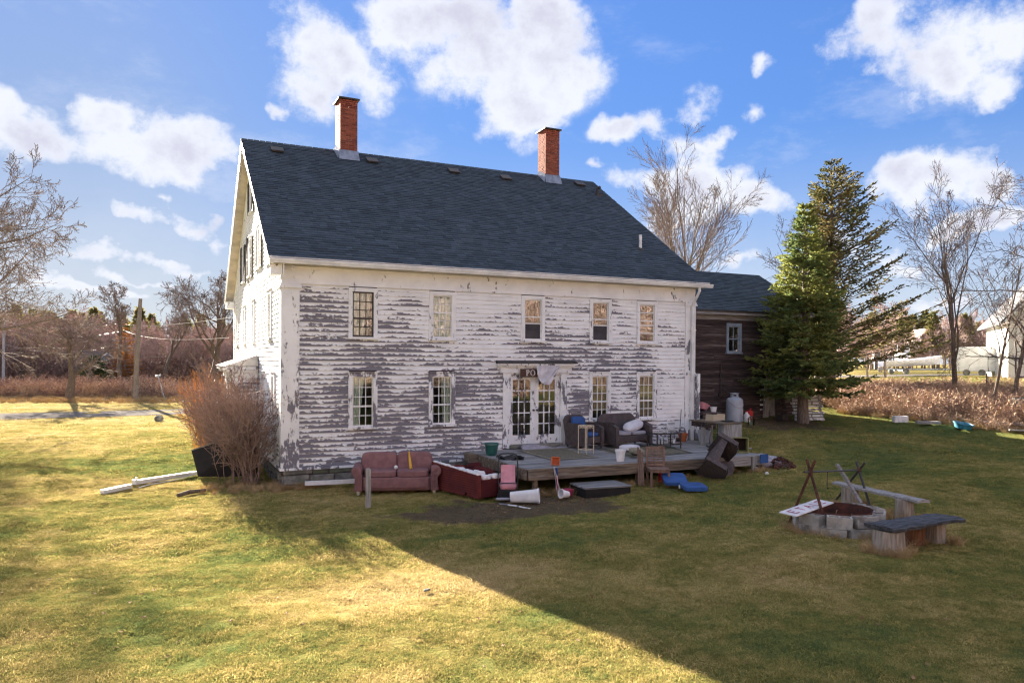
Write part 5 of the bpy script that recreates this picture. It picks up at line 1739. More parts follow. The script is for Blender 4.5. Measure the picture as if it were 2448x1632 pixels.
# rubbish on the grass
lm('fallen_planter', 'white_plastic', MB(Matrix.Rotation(R(86), 4, 'Y')).lathe([(.115, 0), (.15, .60), (.165, .62), (.165, .66), (.15, .66), (.14, .60), (.105, .03), (.0001, .03)], 22, sq=.16), 'tall white planter lying on its side in front of the stroller', 'planter', (4.42, -4.32, gz(4.4, -4.3) + .128), R(-31), smooth=True)
lm('white_stick', 'white_trim', MB().tube([(0, 0, .02), (.21, -.42, .03), (.41, -.85, .02)], .016, 6), 'thin white stick on the bare soil near the fallen planter', 'stick', (4.09, -4.43, gz(4.2, -4.8)))
lm('small_pot', 'white_plastic', MB(Matrix.Rotation(R(-80), 4, 'Y')).lathe([(.07, 0), (.10, .2), (.11, .2), (.11, .23), (.095, .23), (.065, .02), (.0001, .02)], 18), 'small white pot lying on its side in front of the deck', 'flower pot', (5.82, -4.50, gz(5.8, -4.5) + .085), R(10), smooth=True)
lm('red_pot_shard', 'sign_red', MB().add([(-.09, -.09, 0), (.09, -.09, 0), (.09, .09, 0), (-.09, .09, 0), (-.11, -.11, .17), (.11, -.11, .17), (.11, .11, .17), (-.11, .11, .17)], [(0, 3, 2, 1), (4, 5, 6, 7), (0, 1, 5, 4), (1, 2, 6, 5), (2, 3, 7, 6), (3, 0, 4, 7)]), 'red square pot behind the small white pot', 'flower pot', (5.92, -4.28, gz(5.9, -4.3)), R(30), bevel=.01)
lm('wood_stake', 'grey_wood_up', MB().box(-.055, .055, -.04, .04, -.1, .86).prism([(-.055, .86), (.055, .86), (.02, .90), (-.05, .89)], -.04, .04, 'y'), 'weathered grey stake standing in the lawn in front of the pink sofa', 'post', (1.35, -3.5, gz(1.35, -3.5)), R(-20))
lm('foundation_pipe', 'white_plastic', MB().box(-.6, .75, -.05, .05, .10, .20), 'white gutter length lying along the foundation left of the pink sofa', 'pipe', (1.1, -.5, gz(1.1, -.5)), R(-6))
# old downspout lengths on the sunny lawn
lm('downspout_length', 'white_metal', MB().box(-.46, .46, -.055, .055, .02, .12).box(-.455, .455, -.05, .05, .03, .11), 'short white downspout length lying outermost on the sunny lawn', 'downspout', (-3.78, 1.08, gz(-3.8, 1.1)), R(51))
lm('downspout_length', 'white_metal', MB().box(-.95, .95, -.06, .06, .02, .13).box(-.97, -.85, -.072, .072, .01, .145).box(-.92, -.88, -.01, .02, .145, .2), 'long white downspout length lying between the bush and the short one', 'downspout', (-2.66, 2.42, gz(-2.7, 2.4)), R(38))
lm('cable', 'white_plastic', MB().tube([(-3.3, 1.35, .02), (-3.05, 1.72, .03), (-2.6, 2.1, .03), (-2.2, 2.45, .05), (-1.85, 2.85, .12)], .014, 6), 'thin white cable beside the long downspout on the lawn', 'cable')
# dark bulkhead panel beside the bush
pn = thing('black_sheet', 'large black sheet panel leaning behind the brown bush at the gable', 'panel')
MB().add([(-1.86, 2.55, .04), (-.35, 2.1, .03), (-.35, 2.1, 1.35), (-2.02, 2.9, .72), (-1.84, 2.62, .04), (-.35, 2.17, .03), (-.35, 2.17, 1.35), (-2.0, 2.97, .72)],
         [(0, 1, 2, 3), (7, 6, 5, 4), (0, 4, 5, 1), (1, 5, 6, 2), (2, 6, 7, 3), (3, 7, 4, 0)]).build('sheet', M['black_panel'], pn)
MB().bar((-2.02, 2.93, .735), (-.35, 2.13, 1.365), .09, .03).build('pale_edge', M['grey_wood'], pn)
lm('branch_litter', 'bark', MB().tube([(0, 0, .05), (.25, .25, .07), (.62, .45, .06)], [.05, .055, .04], 8), 'short length of dead branch lying on the sunny lawn', 'branch', (-2.42, -.35, gz(-2.4, -.3)), smooth=True)
lm('stone', 'stone', MB().pillow((0, 0, .12), (.45, .36, .34), (0, 0, .3), 7, 2.4, .08, 3), 'pale stone sitting on the lawn beyond the orange shrub', 'stone', (-2.9, 23.2, gz(-2.9, 23.2)), smooth=True)
lm('plastic_scrap', 'stone', MB().pillow((0, 0, .008), (.10, .06, .03), (0, 0, .4), 6, 2.4, .2, 3), 'small grey scrap on the sunny grass in the foreground', 'litter', (.42, -10.3, gz(.4, -10.3)), smooth=True)

# ================================================================== FIRE PIT
fx, fy = 8.02, -10.28
fp = thing('fire_pit', 'fire pit ringed with grey concrete blocks on the lawn', 'fire pit', (fx, fy, 0))
bk_ = MB()
L_, B_, H_ = .195, .097, .19
t_ = .03
# hollow two-core block standing with its cores upright
bk_.box(-L_, L_, -B_, -B_ + t_, 0, H_).box(-L_, L_, B_ - t_, B_, 0, H_)
for a, b in ((-L_, -L_ + t_), (-.016, .016), (L_ - t_, L_)):
    bk_.box(a, b, -B_ + t_, B_ - t_, 0, H_)
bk_.box(-L_ + t_, -.016, -B_ + t_, B_ - t_, .0, .05).box(.016, L_ - t_, -B_ + t_, B_ - t_, .0, .05)
block_me = bk_.mesh('cinder_block', M['concrete_block'])
rf_ = random.Random(2)
RX = .66
for lay in range(2):
    for k in range(10 - lay):
        a = 2 * PI * k / (10 - lay) + (.0 if lay else PI / 10) - .35
        x, y = RX * math.cos(a), RX * math.sin(a)
        z = gz(fx + x, fy + y) + (-.03 if lay == 0 else .162)
        link('cinder_block', block_me, fp, (x + rf_.uniform(-.02, .02), y + rf_.uniform(-.02, .02), z), (rf_.uniform(-.05, .05), rf_.uniform(-.05, .05), a + PI / 2 + rf_.uniform(-.15, .15)))
gl_ = gz(fx, fy)
rim = MB()
rim.surf(lambda u, v: (.57 * math.cos(2 * PI * u), .57 * math.sin(2 * PI * u), gl_ - .02 + .40 * v), 30, 3).surf(lambda u, v: (.545 * math.cos(2 * PI * u), .545 * math.sin(2 * PI * u), gl_ + .38 - .40 * v), 30, 3)
rim.build('steel_ring', M['rust_inside'], fp, smooth=True)
ash = MB()
ash.surf(lambda u, v: (.54 * v * math.cos(2 * PI * u), .54 * v * math.sin(2 * PI * u), gl_ + .05 + .05 * math.sin(u * 31) * v * (1 - v) + .03 * (1 - v)), 24, 5)
ash.build('ash', M['rust_inside'], fp)
for k in range(9):
    a = rf_.uniform(0, 6)
    q = rf_.uniform(.1, .4)
    MB().tube([(q * math.cos(a), q * math.sin(a), gl_ + .06), (q * math.cos(a) + rf_.uniform(-.12, .12), q * math.sin(a) + rf_.uniform(-.12, .12), gl_ + rf_.uniform(.2, .36))], .006, 4).build('dry_stalk', M['straw'], fp)
link('loose_block', block_me.copy(), None, (7.42, -10.42, gz(7.4, -10.4) - .02), (0, .03, R(-32)), 'single concrete block lying loose on the grass outside the pit ring', 'concrete block')
# for-sale style board lying across the rim
sb = thing('board_sign', 'white sign board with red lettering lying across the fire pit', 'sign', (7.44, -10.10, .36 + gl_ + .03), rot=(R(3), R(-4), R(14)))
MB().box(-.62, .62, -.16, .16, 0, .02).build('panel', M['sign_white'], sb, bevel=.003)
le = MB()
def stroke(x0, y0, x1, y1, w_=.028):
    d_ = Vector((x1 - x0, y1 - y0))
    n_ = Vector((-d_.y, d_.x)).normalized() * w_ / 2
    le.add([(x0 - n_.x, y0 - n_.y, .0226), (x1 - n_.x, y1 - n_.y, .0226), (x1 + n_.x, y1 + n_.y, .0226), (x0 + n_.x, y0 + n_.y, .0226)], [(0, 1, 2, 3)])
for gx_, strokes in ((-.50, [(0, .08, .12, .08), (0, -.08, 0, .08), (0, 0, .09, 0), (0, -.08, .12, -.08)]), (-.26, [(0, .08, .13, .08), (.065, -.08, .065, .08)]), (-.02, [(0, -.08, .06, .08), (.06, .08, .12, -.08), (.03, -.01, .09, -.01)]), (.20, [(0, -.08, 0, .08), (0, -.08, .10, -.08)]), (.38, [(0, -.08, 0, .08), (0, .08, .12, .08), (0, 0, .1, 0), (0, -.08, .12, -.08)])):
    for s_ in strokes:
        stroke(gx_ + s_[0], s_[1], gx_ + s_[2], s_[3])
le.build('lettering', M['sign_red'], sb)

# cooking frame: two crossed-leg trestles with a bar between
cf = thing('cooking_frame', 'rusty crossed-leg iron cooking frame standing over the fire pit', 'cooking frame')
cA, cB = Vector((7.64, -9.98, 1.34)), Vector((9.95, -9.06, 1.12))
def gp(x, y):
    return Vector((x, y, gz(x, y) - .03))
for c, feet in ((cA, (gp(7.60, -9.50), gp(7.56, -10.48))), (cB, (gp(9.88, -8.46), gp(9.66, -9.62)))):
    for f in feet:
        d_ = (c - f)
        MB().tube([f, c + d_ * .20], .024, 8).build('leg', M['rust'] if c is cA else M['dark_metal'], cf)
    MB().pillow(c, (.09, .09, .12), (0, 0, 0), 6, 2.4).build('joint', M['rust'], cf)
MB().tube([cA + (cA - cB) * .11, cA * .5 + cB * .5, cB + (cB - cA) * .02], .017, 8).build('crossbar', M['dark_metal'], cf)
hk = cA * .68 + cB * .32
MB().tube([hk, hk - Vector((0, 0, .30)), hk - Vector((-.02, 0, .33)), hk - Vector((-.045, 0, .30))], .008, 6).build('pot_hook', M['dark_metal'], cf)
lm('lumber_stick', 'grey_wood', MB().bar((9.17, -9.20, 1.30), (9.23, -9.72, .62), .075, .04), 'pale grey board propped up on the rim of the fire pit', 'board')


def stump(name, x, y, r0, r1, h, mat, par, seed, base=None):
    rr_ = random.Random(seed)
    ph = [rr_.uniform(0, 6) for _ in range(4)]
    m_ = MB()
    g_ = gz(x, y) - .06
    def fn(u, v):
        a = 2 * PI * u
        flare = r0 + (r1 - r0) * v + .05 * max(0, .35 - v) ** 1.2
        k = 1 + .05 * math.sin(3 * a + ph[0]) + .035 * math.sin(7 * a + ph[1]) + .02 * math.sin(13 * a + ph[2])
        if v < .2:
            k += .06 * (1 - v / .2) * math.sin(5 * a + ph[3])
        return (x + flare * k * math.cos(a), y + flare * k * math.sin(a), g_ + (h + .06) * v)
    m_.surf(fn, 36, 8)
    m_.lathe([(r1 * .98, h + g_ - .004 + .06), (.0001, h + g_ + .06)], 24, (x, y, 0))
    return m_.build(name, M[mat], par, smooth=True)


b1 = thing('plank_bench', 'long weathered plank bench on two log stumps behind the fire pit', 'bench')
p0, p1 = Vector((10.02, -8.45, gz(9.96, -8.86) + .41)), Vector((9.72, -10.66, gz(9.72, -10.26) + .375))
pm_ = MB()
def slab(p, q, wd, th, seed, rough, ends=.04, bow=0.):
    rr_ = random.Random(seed)
    d_ = (q - p)
    ln = d_.length
    d_.normalize()
    s_ = Vector((-d_.y, d_.x, 0))
    n_, w_n = 22, 6
    ed = [[rr_.uniform(-1, 1) * rough for _ in range(n_ + 1)] for _ in range(2)]
    ph = [rr_.uniform(0, 6) for _ in range(6)]
    vs, fs = [], []
    def top(i, j):
        t, u = i / n_, j / w_n * 2 - 1
        e_ = ed[0][i] if u < 0 else ed[1][i]
        x = p + d_ * (ln * t) + s_ * (u * (wd / 2 + e_))
        zz = rough * .35 * (math.sin(t * 31 + u * 3 + ph[0]) + math.sin(u * 9 + t * 7 + ph[1])) - bow * (1 - (2 * t - 1) ** 2) - abs(u) ** 4 * th * .25
        return x + Vector((0, 0, th / 2 + zz))
    m_ = MB()
    T = [[top(i, j) for j in range(w_n + 1)] for i in range(n_ + 1)]
    vs = [v for r in T for v in r]
    nb = len(vs)
    vs += [Vector((v.x, v.y, v.z)) - Vector((0, 0, th * (.95 if 0 < k % (w_n + 1) < w_n else .75))) for k, v in enumerate(vs)]
    W_ = w_n + 1
    for i in range(n_):
        for j in range(w_n):
            a = i * W_ + j
            fs += [(a, a + 1, a + W_ + 1, a + W_), (nb + a, nb + a + W_, nb + a + W_ + 1, nb + a + 1)]
        for j in (0, w_n):
            a = i * W_ + j
            fs.append((a, a + W_, nb + a + W_, nb + a) if j == 0 else (a, nb + a, nb + a + W_, a + W_))
    for i in (0, n_):
        for j in range(w_n):
            a = i * W_ + j
            fs.append((a, nb + a, nb + a + 1, a + 1) if i == 0 else (a, a + 1, nb + a + 1, nb + a))
    return m_.add(vs, fs)


slab(p0, p1, .27, .055, 3, .012).build('seat', M['grey_wood'], b1, smooth=True)
stump('stump', 9.96, -8.86, .17, .165, .38, 'stump_wood', b1, 1)
stump('stump', 9.72, -10.26, .165, .155, .345, 'stump_wood', b1, 2)
b2 = thing('slab_bench', 'charred black live-edge slab bench on two pale stumps at the front right', 'bench')
slab(Vector((7.16, -11.78, gz(7.36, -11.8) + .392)), Vector((8.86, -11.74, gz(8.58, -11.7) + .378)), .52, .062, 9, .02, bow=-.01).build('seat', M['charred'], b2, smooth=True)
stump('stump', 7.36, -11.80, .235, .215, .345, 'stump_wood', b2, 3)
stump('stump', 8.58, -11.70, .15, .14, .33, 'stump_wood', b2, 4)
stump('stump', 8.22, -11.58, .16, .16, .33, 'stump_brown', b2, 5)

# ================================================================== AROUND THE WING
tk = thing('propane_tank', 'grey upright propane tank standing against the dark wing', 'gas tank', (16.27, 1.70, gz(16.3, 1.7)))
TS = 1.0
prof = [(.27, 0), (.27, .03), (.30, .05), (.305, .10)] + [(.305, .80)] + [(.305 * math.cos(a), .80 + .15 * math.sin(a)) for a in [k * PI / 2 / 6 for k in range(1, 6)]] + [(.10, .945)]
MB().lathe(prof, 28).build('body', M['tank_grey'], tk, smooth=True)
MB().lathe([(.15, .92), (.15, 1.06), (.145, 1.06), (.145, .92)], 20).lathe([(.165, 1.061), (.17, 1.08), (.0001, 1.10)], 20).build('collar', M['tank_grey'], tk, smooth=True)
hl = MB()
for a in (-2.2, -.9):
    hl.obox((.151 * math.cos(a), .151 * math.sin(a), 1.0), (.012, .10, .055), (0, 0, a))
hl.build('collar_opening', M['black_plastic'], tk)
hose = [(.31 * math.cos(a), .31 * math.sin(a), .82 - .28 * math.sin((a + PI) / PI * PI) ** 1) for a in [-PI + k * PI / 14 for k in range(15)]]
MB().tube([(-.1, 0, .98)] + hose + [(.2, .12, .95)], .012, 6).build('hose', M['grey_cloth'], tk, smooth=True)
lb = MB()
def lab(u, v):
    a = -1.10 + .30 * u
    return (.3075 * math.cos(a), .3075 * math.sin(a), .42 + .10 * v)
lb.surf(lab, 5, 1)
lb.build('paper_label', M['white_plastic'], tk)
lb = MB()
lb.surf(lambda u, v: (.3075 * math.cos(-1.02 + .20 * u), .3075 * math.sin(-1.02 + .20 * u), .545 + .10 * v), 4, 1)
lb.build('blue_mark', M['blue_cloth'], tk)
lm('fuel_can', 'red_plastic', MB().pillow((0, 0, .18), (.30, .22, .34), (0, 0, 0), 10, 5.).tube([(.05, 0, .34), (.13, 0, .42)], .03, 8), 'red fuel can on the ground to the right of the propane tank', 'fuel can', (17.12, 1.86, gz(17.1, 1.9)), R(20), smooth=True)
lm('white_jug', 'white_plastic', MB().lathe([(.1, 0), (.12, .03), (.12, .24), (.05, .32), (.04, .36), (.0001, .36)], 14), 'white plastic jug between the propane tank and the fuel can', 'jug', (16.76, 1.60, gz(16.8, 1.6)), smooth=True)
lm('clear_jug', 'clear_glass', MB().lathe([(.1, 0), (.12, .03), (.12, .28), (.05, .34), (.04, .36), (.0001, .36)], 14), 'clear plastic bottle standing on the grass in front of the white jug', 'bottle', (16.42, 1.0, gz(16.4, 1.0)), smooth=True)
# white pallet, half hidden by the spruce trunk
pa = thing('pallet', 'white slatted pallet leaning behind the spruce trunk', 'pallet', (19.35, 1.05, gz(19.3, 1.05)), rot=(R(-20), 0, R(-14)))
for k in range(8):
    MB().box(-.62 + .05 * math.sin(k * 2.3), .62 + .05 * math.sin(k * 3.7), -.012, .012, .03 + k * .125, .03 + k * .125 + .085).build('slat', M['white_trim'], pa)
for x in (-.55, 0, .55):
    MB().box(x - .02, x + .02, .013, .09, 0, 1.0).build('bearer', M['grey_wood_up'], pa)
ld = thing('lath_panel', 'broken white lath panel standing against the end of the dark wing', 'panel', (18.05, 2.28, gz(18, 2.3)), R(2))
for k in range(7):
    MB().box(0, .42, -.015, .015, .25 + k * .19, .31 + k * .19).build('lath', M['white_trim'], ld)
MB().bar((.30, -.03, .1), (.42, -.03, 1.75), .24, .025, (0, 1, 0)).bar((.58, -.05, .12), (.52, -.05, 1.6), .06, .03, (0, 1, 0)).build('board', M['grey_wood_up'], ld)
for k, (x, y, ln, t2_, lab_) in enumerate(((18.75, 2.0, 1.9, .16, 'dark plank leaning on the wing left of the spruce'), (19.0, 1.9, 1.7, -.12, 'second dark plank leaning beside the pallet under the spruce'))):
    lm('leaning_plank', 'barn_board', MB().bar((0, 0, 0), (t2_, .35, ln), .16, .03, (0, 1, 0)), lab_, 'plank', (x, y, gz(x, y)))
lm('metal_box', 'dark_metal', MB().box(-.2, .2, -.15, .15, 0, .02).box(-.2, .2, -.15, -.13, .02, .22).box(-.2, .2, .13, .15, .02, .22).box(-.2, -.18, -.129, .129, .02, .22).box(.18, .2, -.129, .129, .02, .22), 'open rusty box on the ground beneath the leaning planks', 'box', (18.35, 1.45, gz(18.35, 1.45)), R(10))
# along the brush edge on the right
lm('white_crate', 'white_plastic', MB().box(-.42, .42, -.16, .16, 0, .36), 'white ribbed plastic crate at the edge of the brush', 'crate', (21.75, -.9, gz(21.75, -.9)), R(-22), bevel=.02)
o = bpy.data.objects['white_crate']
o.scale = (.62, .62, .66)
rbs = MB()
for k in range(9):
    rbs.box(-.38 + k * .09, -.38 + k * .09 + .03, -.178, -.1605, .02, .34)
rbs.build('rib', M['white_plastic'], o)
lm('blue_tub', 'blue_plastic', MB().lathe([(.34, 0), (.42, .26), (.45, .26), (.45, .29), (.40, .29), (.32, .03), (.0001, .03)], 22, sq=.25), 'blue plastic tub lying at the edge of the brush on the right', 'tub', (22.3, -2.9, gz(22.3, -2.9) + .02), rot=(R(10), R(6), R(-20)), smooth=True)
bpy.data.objects['blue_tub'].scale = (.62, .62, .62)
for k, (x, y, ln, az_, lab_) in enumerate(((23.6, -4.3, 2.6, -62, 'long grey timber lying in front of the right-hand trees'), (23.2, -4.9, 1.7, -50, 'pale board lying across the long grey timber'), (21.9, -1.9, .8, -30, 'short pale plank on the ground between the white crate and the blue tub'))):
    lm('timber', 'grey_wood', MB().box(-ln / 2, ln / 2, -.1, .1, .02, .12 if k != 1 else .06), lab_, 'timber', (x, y, gz(x, y) + .05), R(az_), bevel=.008)
lm('scrap_heap', 'stone', MB().pillow((0, 0, .3), (.7, .6, .75), (0, 0, 0), 8, 3., .12, 2).pillow((.55, -.4, .22), (.5, .5, .55), (0, 0, .4), 8, 3.4, .12, 5), 'heap of grey scrap at the foot of the right-hand trees', 'scrap', (24.6, -3.4, gz(24.6, -3.4)), R(-30), smooth=True)
lm('fence_post', 'bark', MB().tube([(0, 0, -.1), (.01, 0, .85)], .035, 7), 'short thin fence post on the sunny bank between the trees', 'post', (28.2, .07, gz(28.2, .07)))

# ================================================================== TREES AND BRUSH
def grow(mbs, rr, p, d, L, r, lv, pr):
    """one limb and everything it carries; mbs[0] is wood, mbs[1] fine twigs"""
    n = pr['seg'][lv]
    pts, rad = [p.copy()], [r]
    wig, upk = pr['wig'][lv], pr['up'][lv]
    d = d.normalized()
    ds = [d]
    st = L / n
    for i in range(n):
        d = (d + Vector((rr.gauss(0, wig), rr.gauss(0, wig), rr.gauss(0, wig) + upk))).normalized()
        p = p + d * st
        pts.append(p)
        ds.append(d)
        rad.append(max(pr['rmin'], r * (1 - (i + 1) / n * pr['tap'][lv])))
    mbs[0 if lv <= pr['wood'] else 1].tube(pts, rad, pr['sides'][lv], cap=False)
    if lv + 1 < len(pr['seg']):
        k = pr['kids'][lv]
        k = max(1, int(round(k * rr.uniform(.8, 1.2))))
        for q in range(k):
            t = pr['t0'][lv] + (1 - pr['t0'][lv]) * ((q + rr.random()) / k) ** pr.get('tp', .9)
            i = min(int(t * n), n - 1)
            f = t * n - i
            pos = pts[i].lerp(pts[i + 1], f)
            dd = ds[i]
            a = dd.orthogonal().normalized()
            a = Matrix.Rotation(rr.uniform(0, 2 * PI), 3, dd) @ a
            ang = R(rr.uniform(*pr['ang'][lv]))
            nd = dd * math.cos(ang) + a * math.sin(ang)
            grow(mbs, rr, pos, nd, L * pr['len'][lv] * (1.2 - .7 * t) * rr.uniform(.75, 1.2), max(pr['rmin'], (rad[i] * (1 - f) + rad[i + 1] * f) * pr['rk'][lv]), lv + 1, pr)


DEF = dict(seg=[7, 6, 5, 4, 3], kids=[9, 8, 7, 5], wig=[.06, .10, .13, .16, .18], up=[.02, .05, .04, .03, .02], tap=[.75, .85, .9, .9, .9], sides=[9, 6, 4, 3, 3],
           t0=[.28, .2, .15, .15], ang=[(28, 50), (25, 50), (25, 55), (25, 55)], len=[.62, .55, .5, .5], rk=[.55, .55, .55, .6], rmin=.006, wood=1)


def bare_mesh(seed, H, r, lean=(0, 0, 1), trunks=1, **kw):
    pr = {**DEF, **kw}
    rr = random.Random(seed)
    a, b = MB(), MB()
    for k in range(trunks):
        d = Vector(lean) if trunks == 1 else Vector((rr.uniform(-.3, .3), rr.uniform(-.3, .3), 1))
        grow((a, b), rr, Vector((0, 0, -.15)), d, H, r, 0, pr)
    return a, b


def bare_tree(label, loc, seed, H, r, wood='bark', twig='twig', name='bare_tree', group=None, rz=0, **kw):
    t = thing(name, label, 'tree', (loc[0], loc[1], gz(loc[0], loc[1])), rz, group)
    a, b = bare_mesh(seed, H, r, **kw)
    a.build('trunk', M[wood], t, smooth=True)
    b.build('crown', M[twig], t)
    return t


bare_tree('large bare tree with fanning branches rising behind the house roof', (25.5, 15.9), 12, 8.9, .25, 'bark_grey', 'twig', kids=[16, 10, 9, 5], t0=[.14, .15, .12, .12],
          ang=[(14, 62), (16, 36), (16, 36), (16, 38)], len=[1.0, .50, .46, .5], up=[.05, .04, .03, .02, .02], rmin=.0075, seg=[8, 7, 5, 4, 3], wig=[.05, .06, .08, .10, .12])
bare_tree('forked bare tree on the sunny bank, the nearer of the two together', (27.1, .7), 5, 5.6, .115, kids=[7, 7, 6, 4], t0=[.24, .25, .2, .2], ang=[(14, 38), (20, 40), (22, 45), (25, 45)], len=[1.05, .5, .5, .5], rmin=.006, trunks=1, up=[.02, .06, .06, .04, .03])
bare_tree('second bare tree close behind the forked one on the bank', (29.4, 2.2), 8, 6.2, .10, kids=[6, 6, 6, 4], t0=[.35, .25, .2, .2], ang=[(16, 38), (20, 40), (22, 45), (25, 45)], len=[.85, .5, .5, .5], rmin=.008, lean=(.06, 0, 1))
bare_tree('thin bare sapling on the bank left of the edge tree', (24.4, -2.6), 19, 5.6, .062, kids=[8, 6, 4], seg=[7, 5, 4, 3], t0=[.3, .2, .2], ang=[(14, 34), (20, 45), (25, 50)], len=[.6, .45, .4], rmin=.006)
bare_tree('bare tree with level side branches at the right edge of the picture', (25.5, -2.6), 23, 9.0, .085, kids=[22, 8, 6, 4], t0=[.10, .15, .2, .2], ang=[(55, 95), (25, 50), (25, 50), (25, 50)], len=[.36, .5, .5, .5], up=[.02, .02, .02, .02, .02], rmin=.006)
bare_tree('bare tree whose drooping boughs reach in at the left edge', (-13.2, 22.6), 31, 10.5, .34, kids=[16, 11, 9, 5], t0=[.14, .2, .15, .15], ang=[(45, 92), (25, 55), (25, 55), (25, 55)], len=[.76, .5, .48, .48], up=[.02, .0, -.01, -.01, 0.], rmin=.010, wig=[.06, .10, .12, .15, .16])
bare_tree('spreading old apple tree at the far edge of the left lawn', (-9.35, 48.9), 41, 5.2, .36, kids=[12, 10, 8, 5], t0=[.35, .2, .15, .15], ang=[(40, 80), (30, 60), (30, 60), (30, 60)], len=[.85, .55, .5, .5], up=[.02, .01, .01, .0, 0.], rmin=.013, wig=[.1, .14, .15, .16, .18])
bare_tree('large crooked bare tree beside the far road left of the house', (1.9, 66.4), 43, 9.2, .42, kids=[11, 9, 7, 5], t0=[.3, .25, .2, .15], ang=[(30, 62), (30, 60), (30, 60), (30, 60)], len=[.85, .55, .5, .5], rmin=.016, wig=[.1, .14, .16, .18, .18])
bare_tree('bare tree standing behind the limbless dead trunk', (-7.0, 75.), 47, 9.6, .28, kids=[9, 8, 7, 5], t0=[.45, .25, .2, .15], ang=[(22, 50), (30, 60), (30, 60), (30, 60)], len=[.5, .55, .5, .5], rmin=.016, wig=[.08, .14, .16, .18, .18])
bare_tree('bare crooked tree left of the large one by the far road', (-2.6, 80.), 49, 8.6, .25, kids=[9, 8, 7, 4], t0=[.4, .25, .2, .15], ang=[(25, 55), (30, 60), (30, 60), (30, 60)], len=[.6, .55, .5, .5], rmin=.016, wig=[.1, .14, .16, .18, .18])
bare_tree('slim bare tree seen through the sparse spruce', (27.5, 8.2), 51, 9.0, .12, kids=[9, 7, 6, 4], t0=[.3, .2, .2, .2], ang=[(18, 40), (20, 42), (22, 45), (25, 50)], len=[.5, .5, .5, .5], rmin=.008)


# --- conifers
def conifer(label, loc, seed, H, R0, mat, bare_side=None, start=.10, whorls=24, per=7, twl=.42, droop=.25, name='spruce', dens=1.0, pw=.85, lift=.12):
    rr = random.Random(seed)
    t = thing(name, label, 'tree', (loc[0], loc[1], gz(loc[0], loc[1])), 0)
    tr, nd, br = MB(), MB(), MB()
    n_ = 10
    tr.tube([Vector((.05 * math.sin(k * 1.3) * k / n_, .04 * math.sin(k * 2.1), -.2 + (H + .2) * k / n_)) for k in range(n_ + 1)], [max(.012, .028 * H * (1 - k / n_) ** .9) for k in range(n_ + 1)], 10)
    V = nd.v
    F = nd.f

    def sprig(p, d, ln, wd):
        # one needle-covered shoot: three narrow blades about its axis
        a = d.orthogonal().normalized()
        b = d.cross(a)
        for k in range(2):
            th = rr.uniform(0, PI)
            s_ = (a * math.cos(th) + b * math.sin(th)) * wd
            o = len(V)
            q = p + d * ln
            m_ = p + d * (ln * .55)
            V.extend([tuple(p - s_ * .5), tuple(p + s_ * .5), tuple(m_ + s_), tuple(q), tuple(m_ - s_)])
            F.append((o, o + 1, o + 2, o + 3, o + 4))
    for wq in range(whorls):
        f = start + (1 - start) * (wq + rr.uniform(-.3, .3)) / whorls
        z = H * min(.985, max(start, f))
        for k in range(per):
            a = 2 * PI * (k + rr.random() * .8) / per + wq * 1.7
            rel = (1 - f) ** pw
            ln = R0 * rel * rr.uniform(.50, 1.18) + .12
            side = math.cos(a - bare_side) if bare_side is not None else -1
            bare = .0
            if side > -.1:
                bare = min(1, (side + .1) * 1.3) * (1 - max(0, f - .55) * 2.2)
                ln *= 1 + .50 * max(0, side)
            if rr.random() < .05:
                continue
            d = Vector((math.cos(a), math.sin(a), lift + .5 * f))
            p = Vector((0, 0, z))
            n2 = max(3, int(ln / .16))
            pts = [p]
            for i in range(n2):
                u = i / n2
                d2 = Vector((d.x, d.y, d.z - droop * math.sin(PI * u * .9) * (1.1 - f) + .25 * u * u))
                d2.normalize()
                p = p + d2 * (ln / n2)
                pts.append(p)
                if u < .10 + .40 * max(0, bare) * rr.uniform(.8, 1.2):
                    if bare > .3 and rr.random() < .5:
                        sd = Vector((-d.y, d.x, 0)).normalized() * rr.choice((-1, 1))
                        br.tube([p, p + (d2 * .6 + sd + Vector((0, 0, rr.uniform(-.4, .2)))) * rr.uniform(.15, .45)], [.008, .004], 3, cap=False)
                    continue
                tl = twl * (1.15 - .75 * u) * min(1, ln) * rr.uniform(.7, 1.2) + .08
                for sgn in (-1, 1):
                    sd = Vector((-d2.y, d2.x, 0)).normalized() * sgn
                    td = (d2 * rr.uniform(.5, .9) + sd * rr.uniform(.6, 1.) + Vector((0, 0, rr.uniform(-.38, .12)))).normalized()
                    m2 = max(2, int(tl / .10 * dens))
                    for j in range(m2):
                        q = p + td * (tl * j / m2)
                        e = (td + Vector((rr.gauss(0, .38), rr.gauss(0, .38), rr.gauss(.05, .3)))).normalized()
                        if rr.random() > .35 * bare:
                            sprig(q, e, rr.uniform(.11, .21), rr.uniform(.024, .042))
                sprig(p, (d2 + Vector((0, 0, rr.uniform(.0, .5)))).normalized(), rr.uniform(.14, .22), .03)
            br.tube(pts, [max(.005, .022 * (1 - i / n2) * (ln / 2) ** .5 + .004) for i in range(n2 + 1)], 4, cap=False)
    tr.build('trunk', M['bark_grey'], t, smooth=True)
    br.build('branches', M['bark'], t)
    nd.build('crown', M[mat], t)
    return t


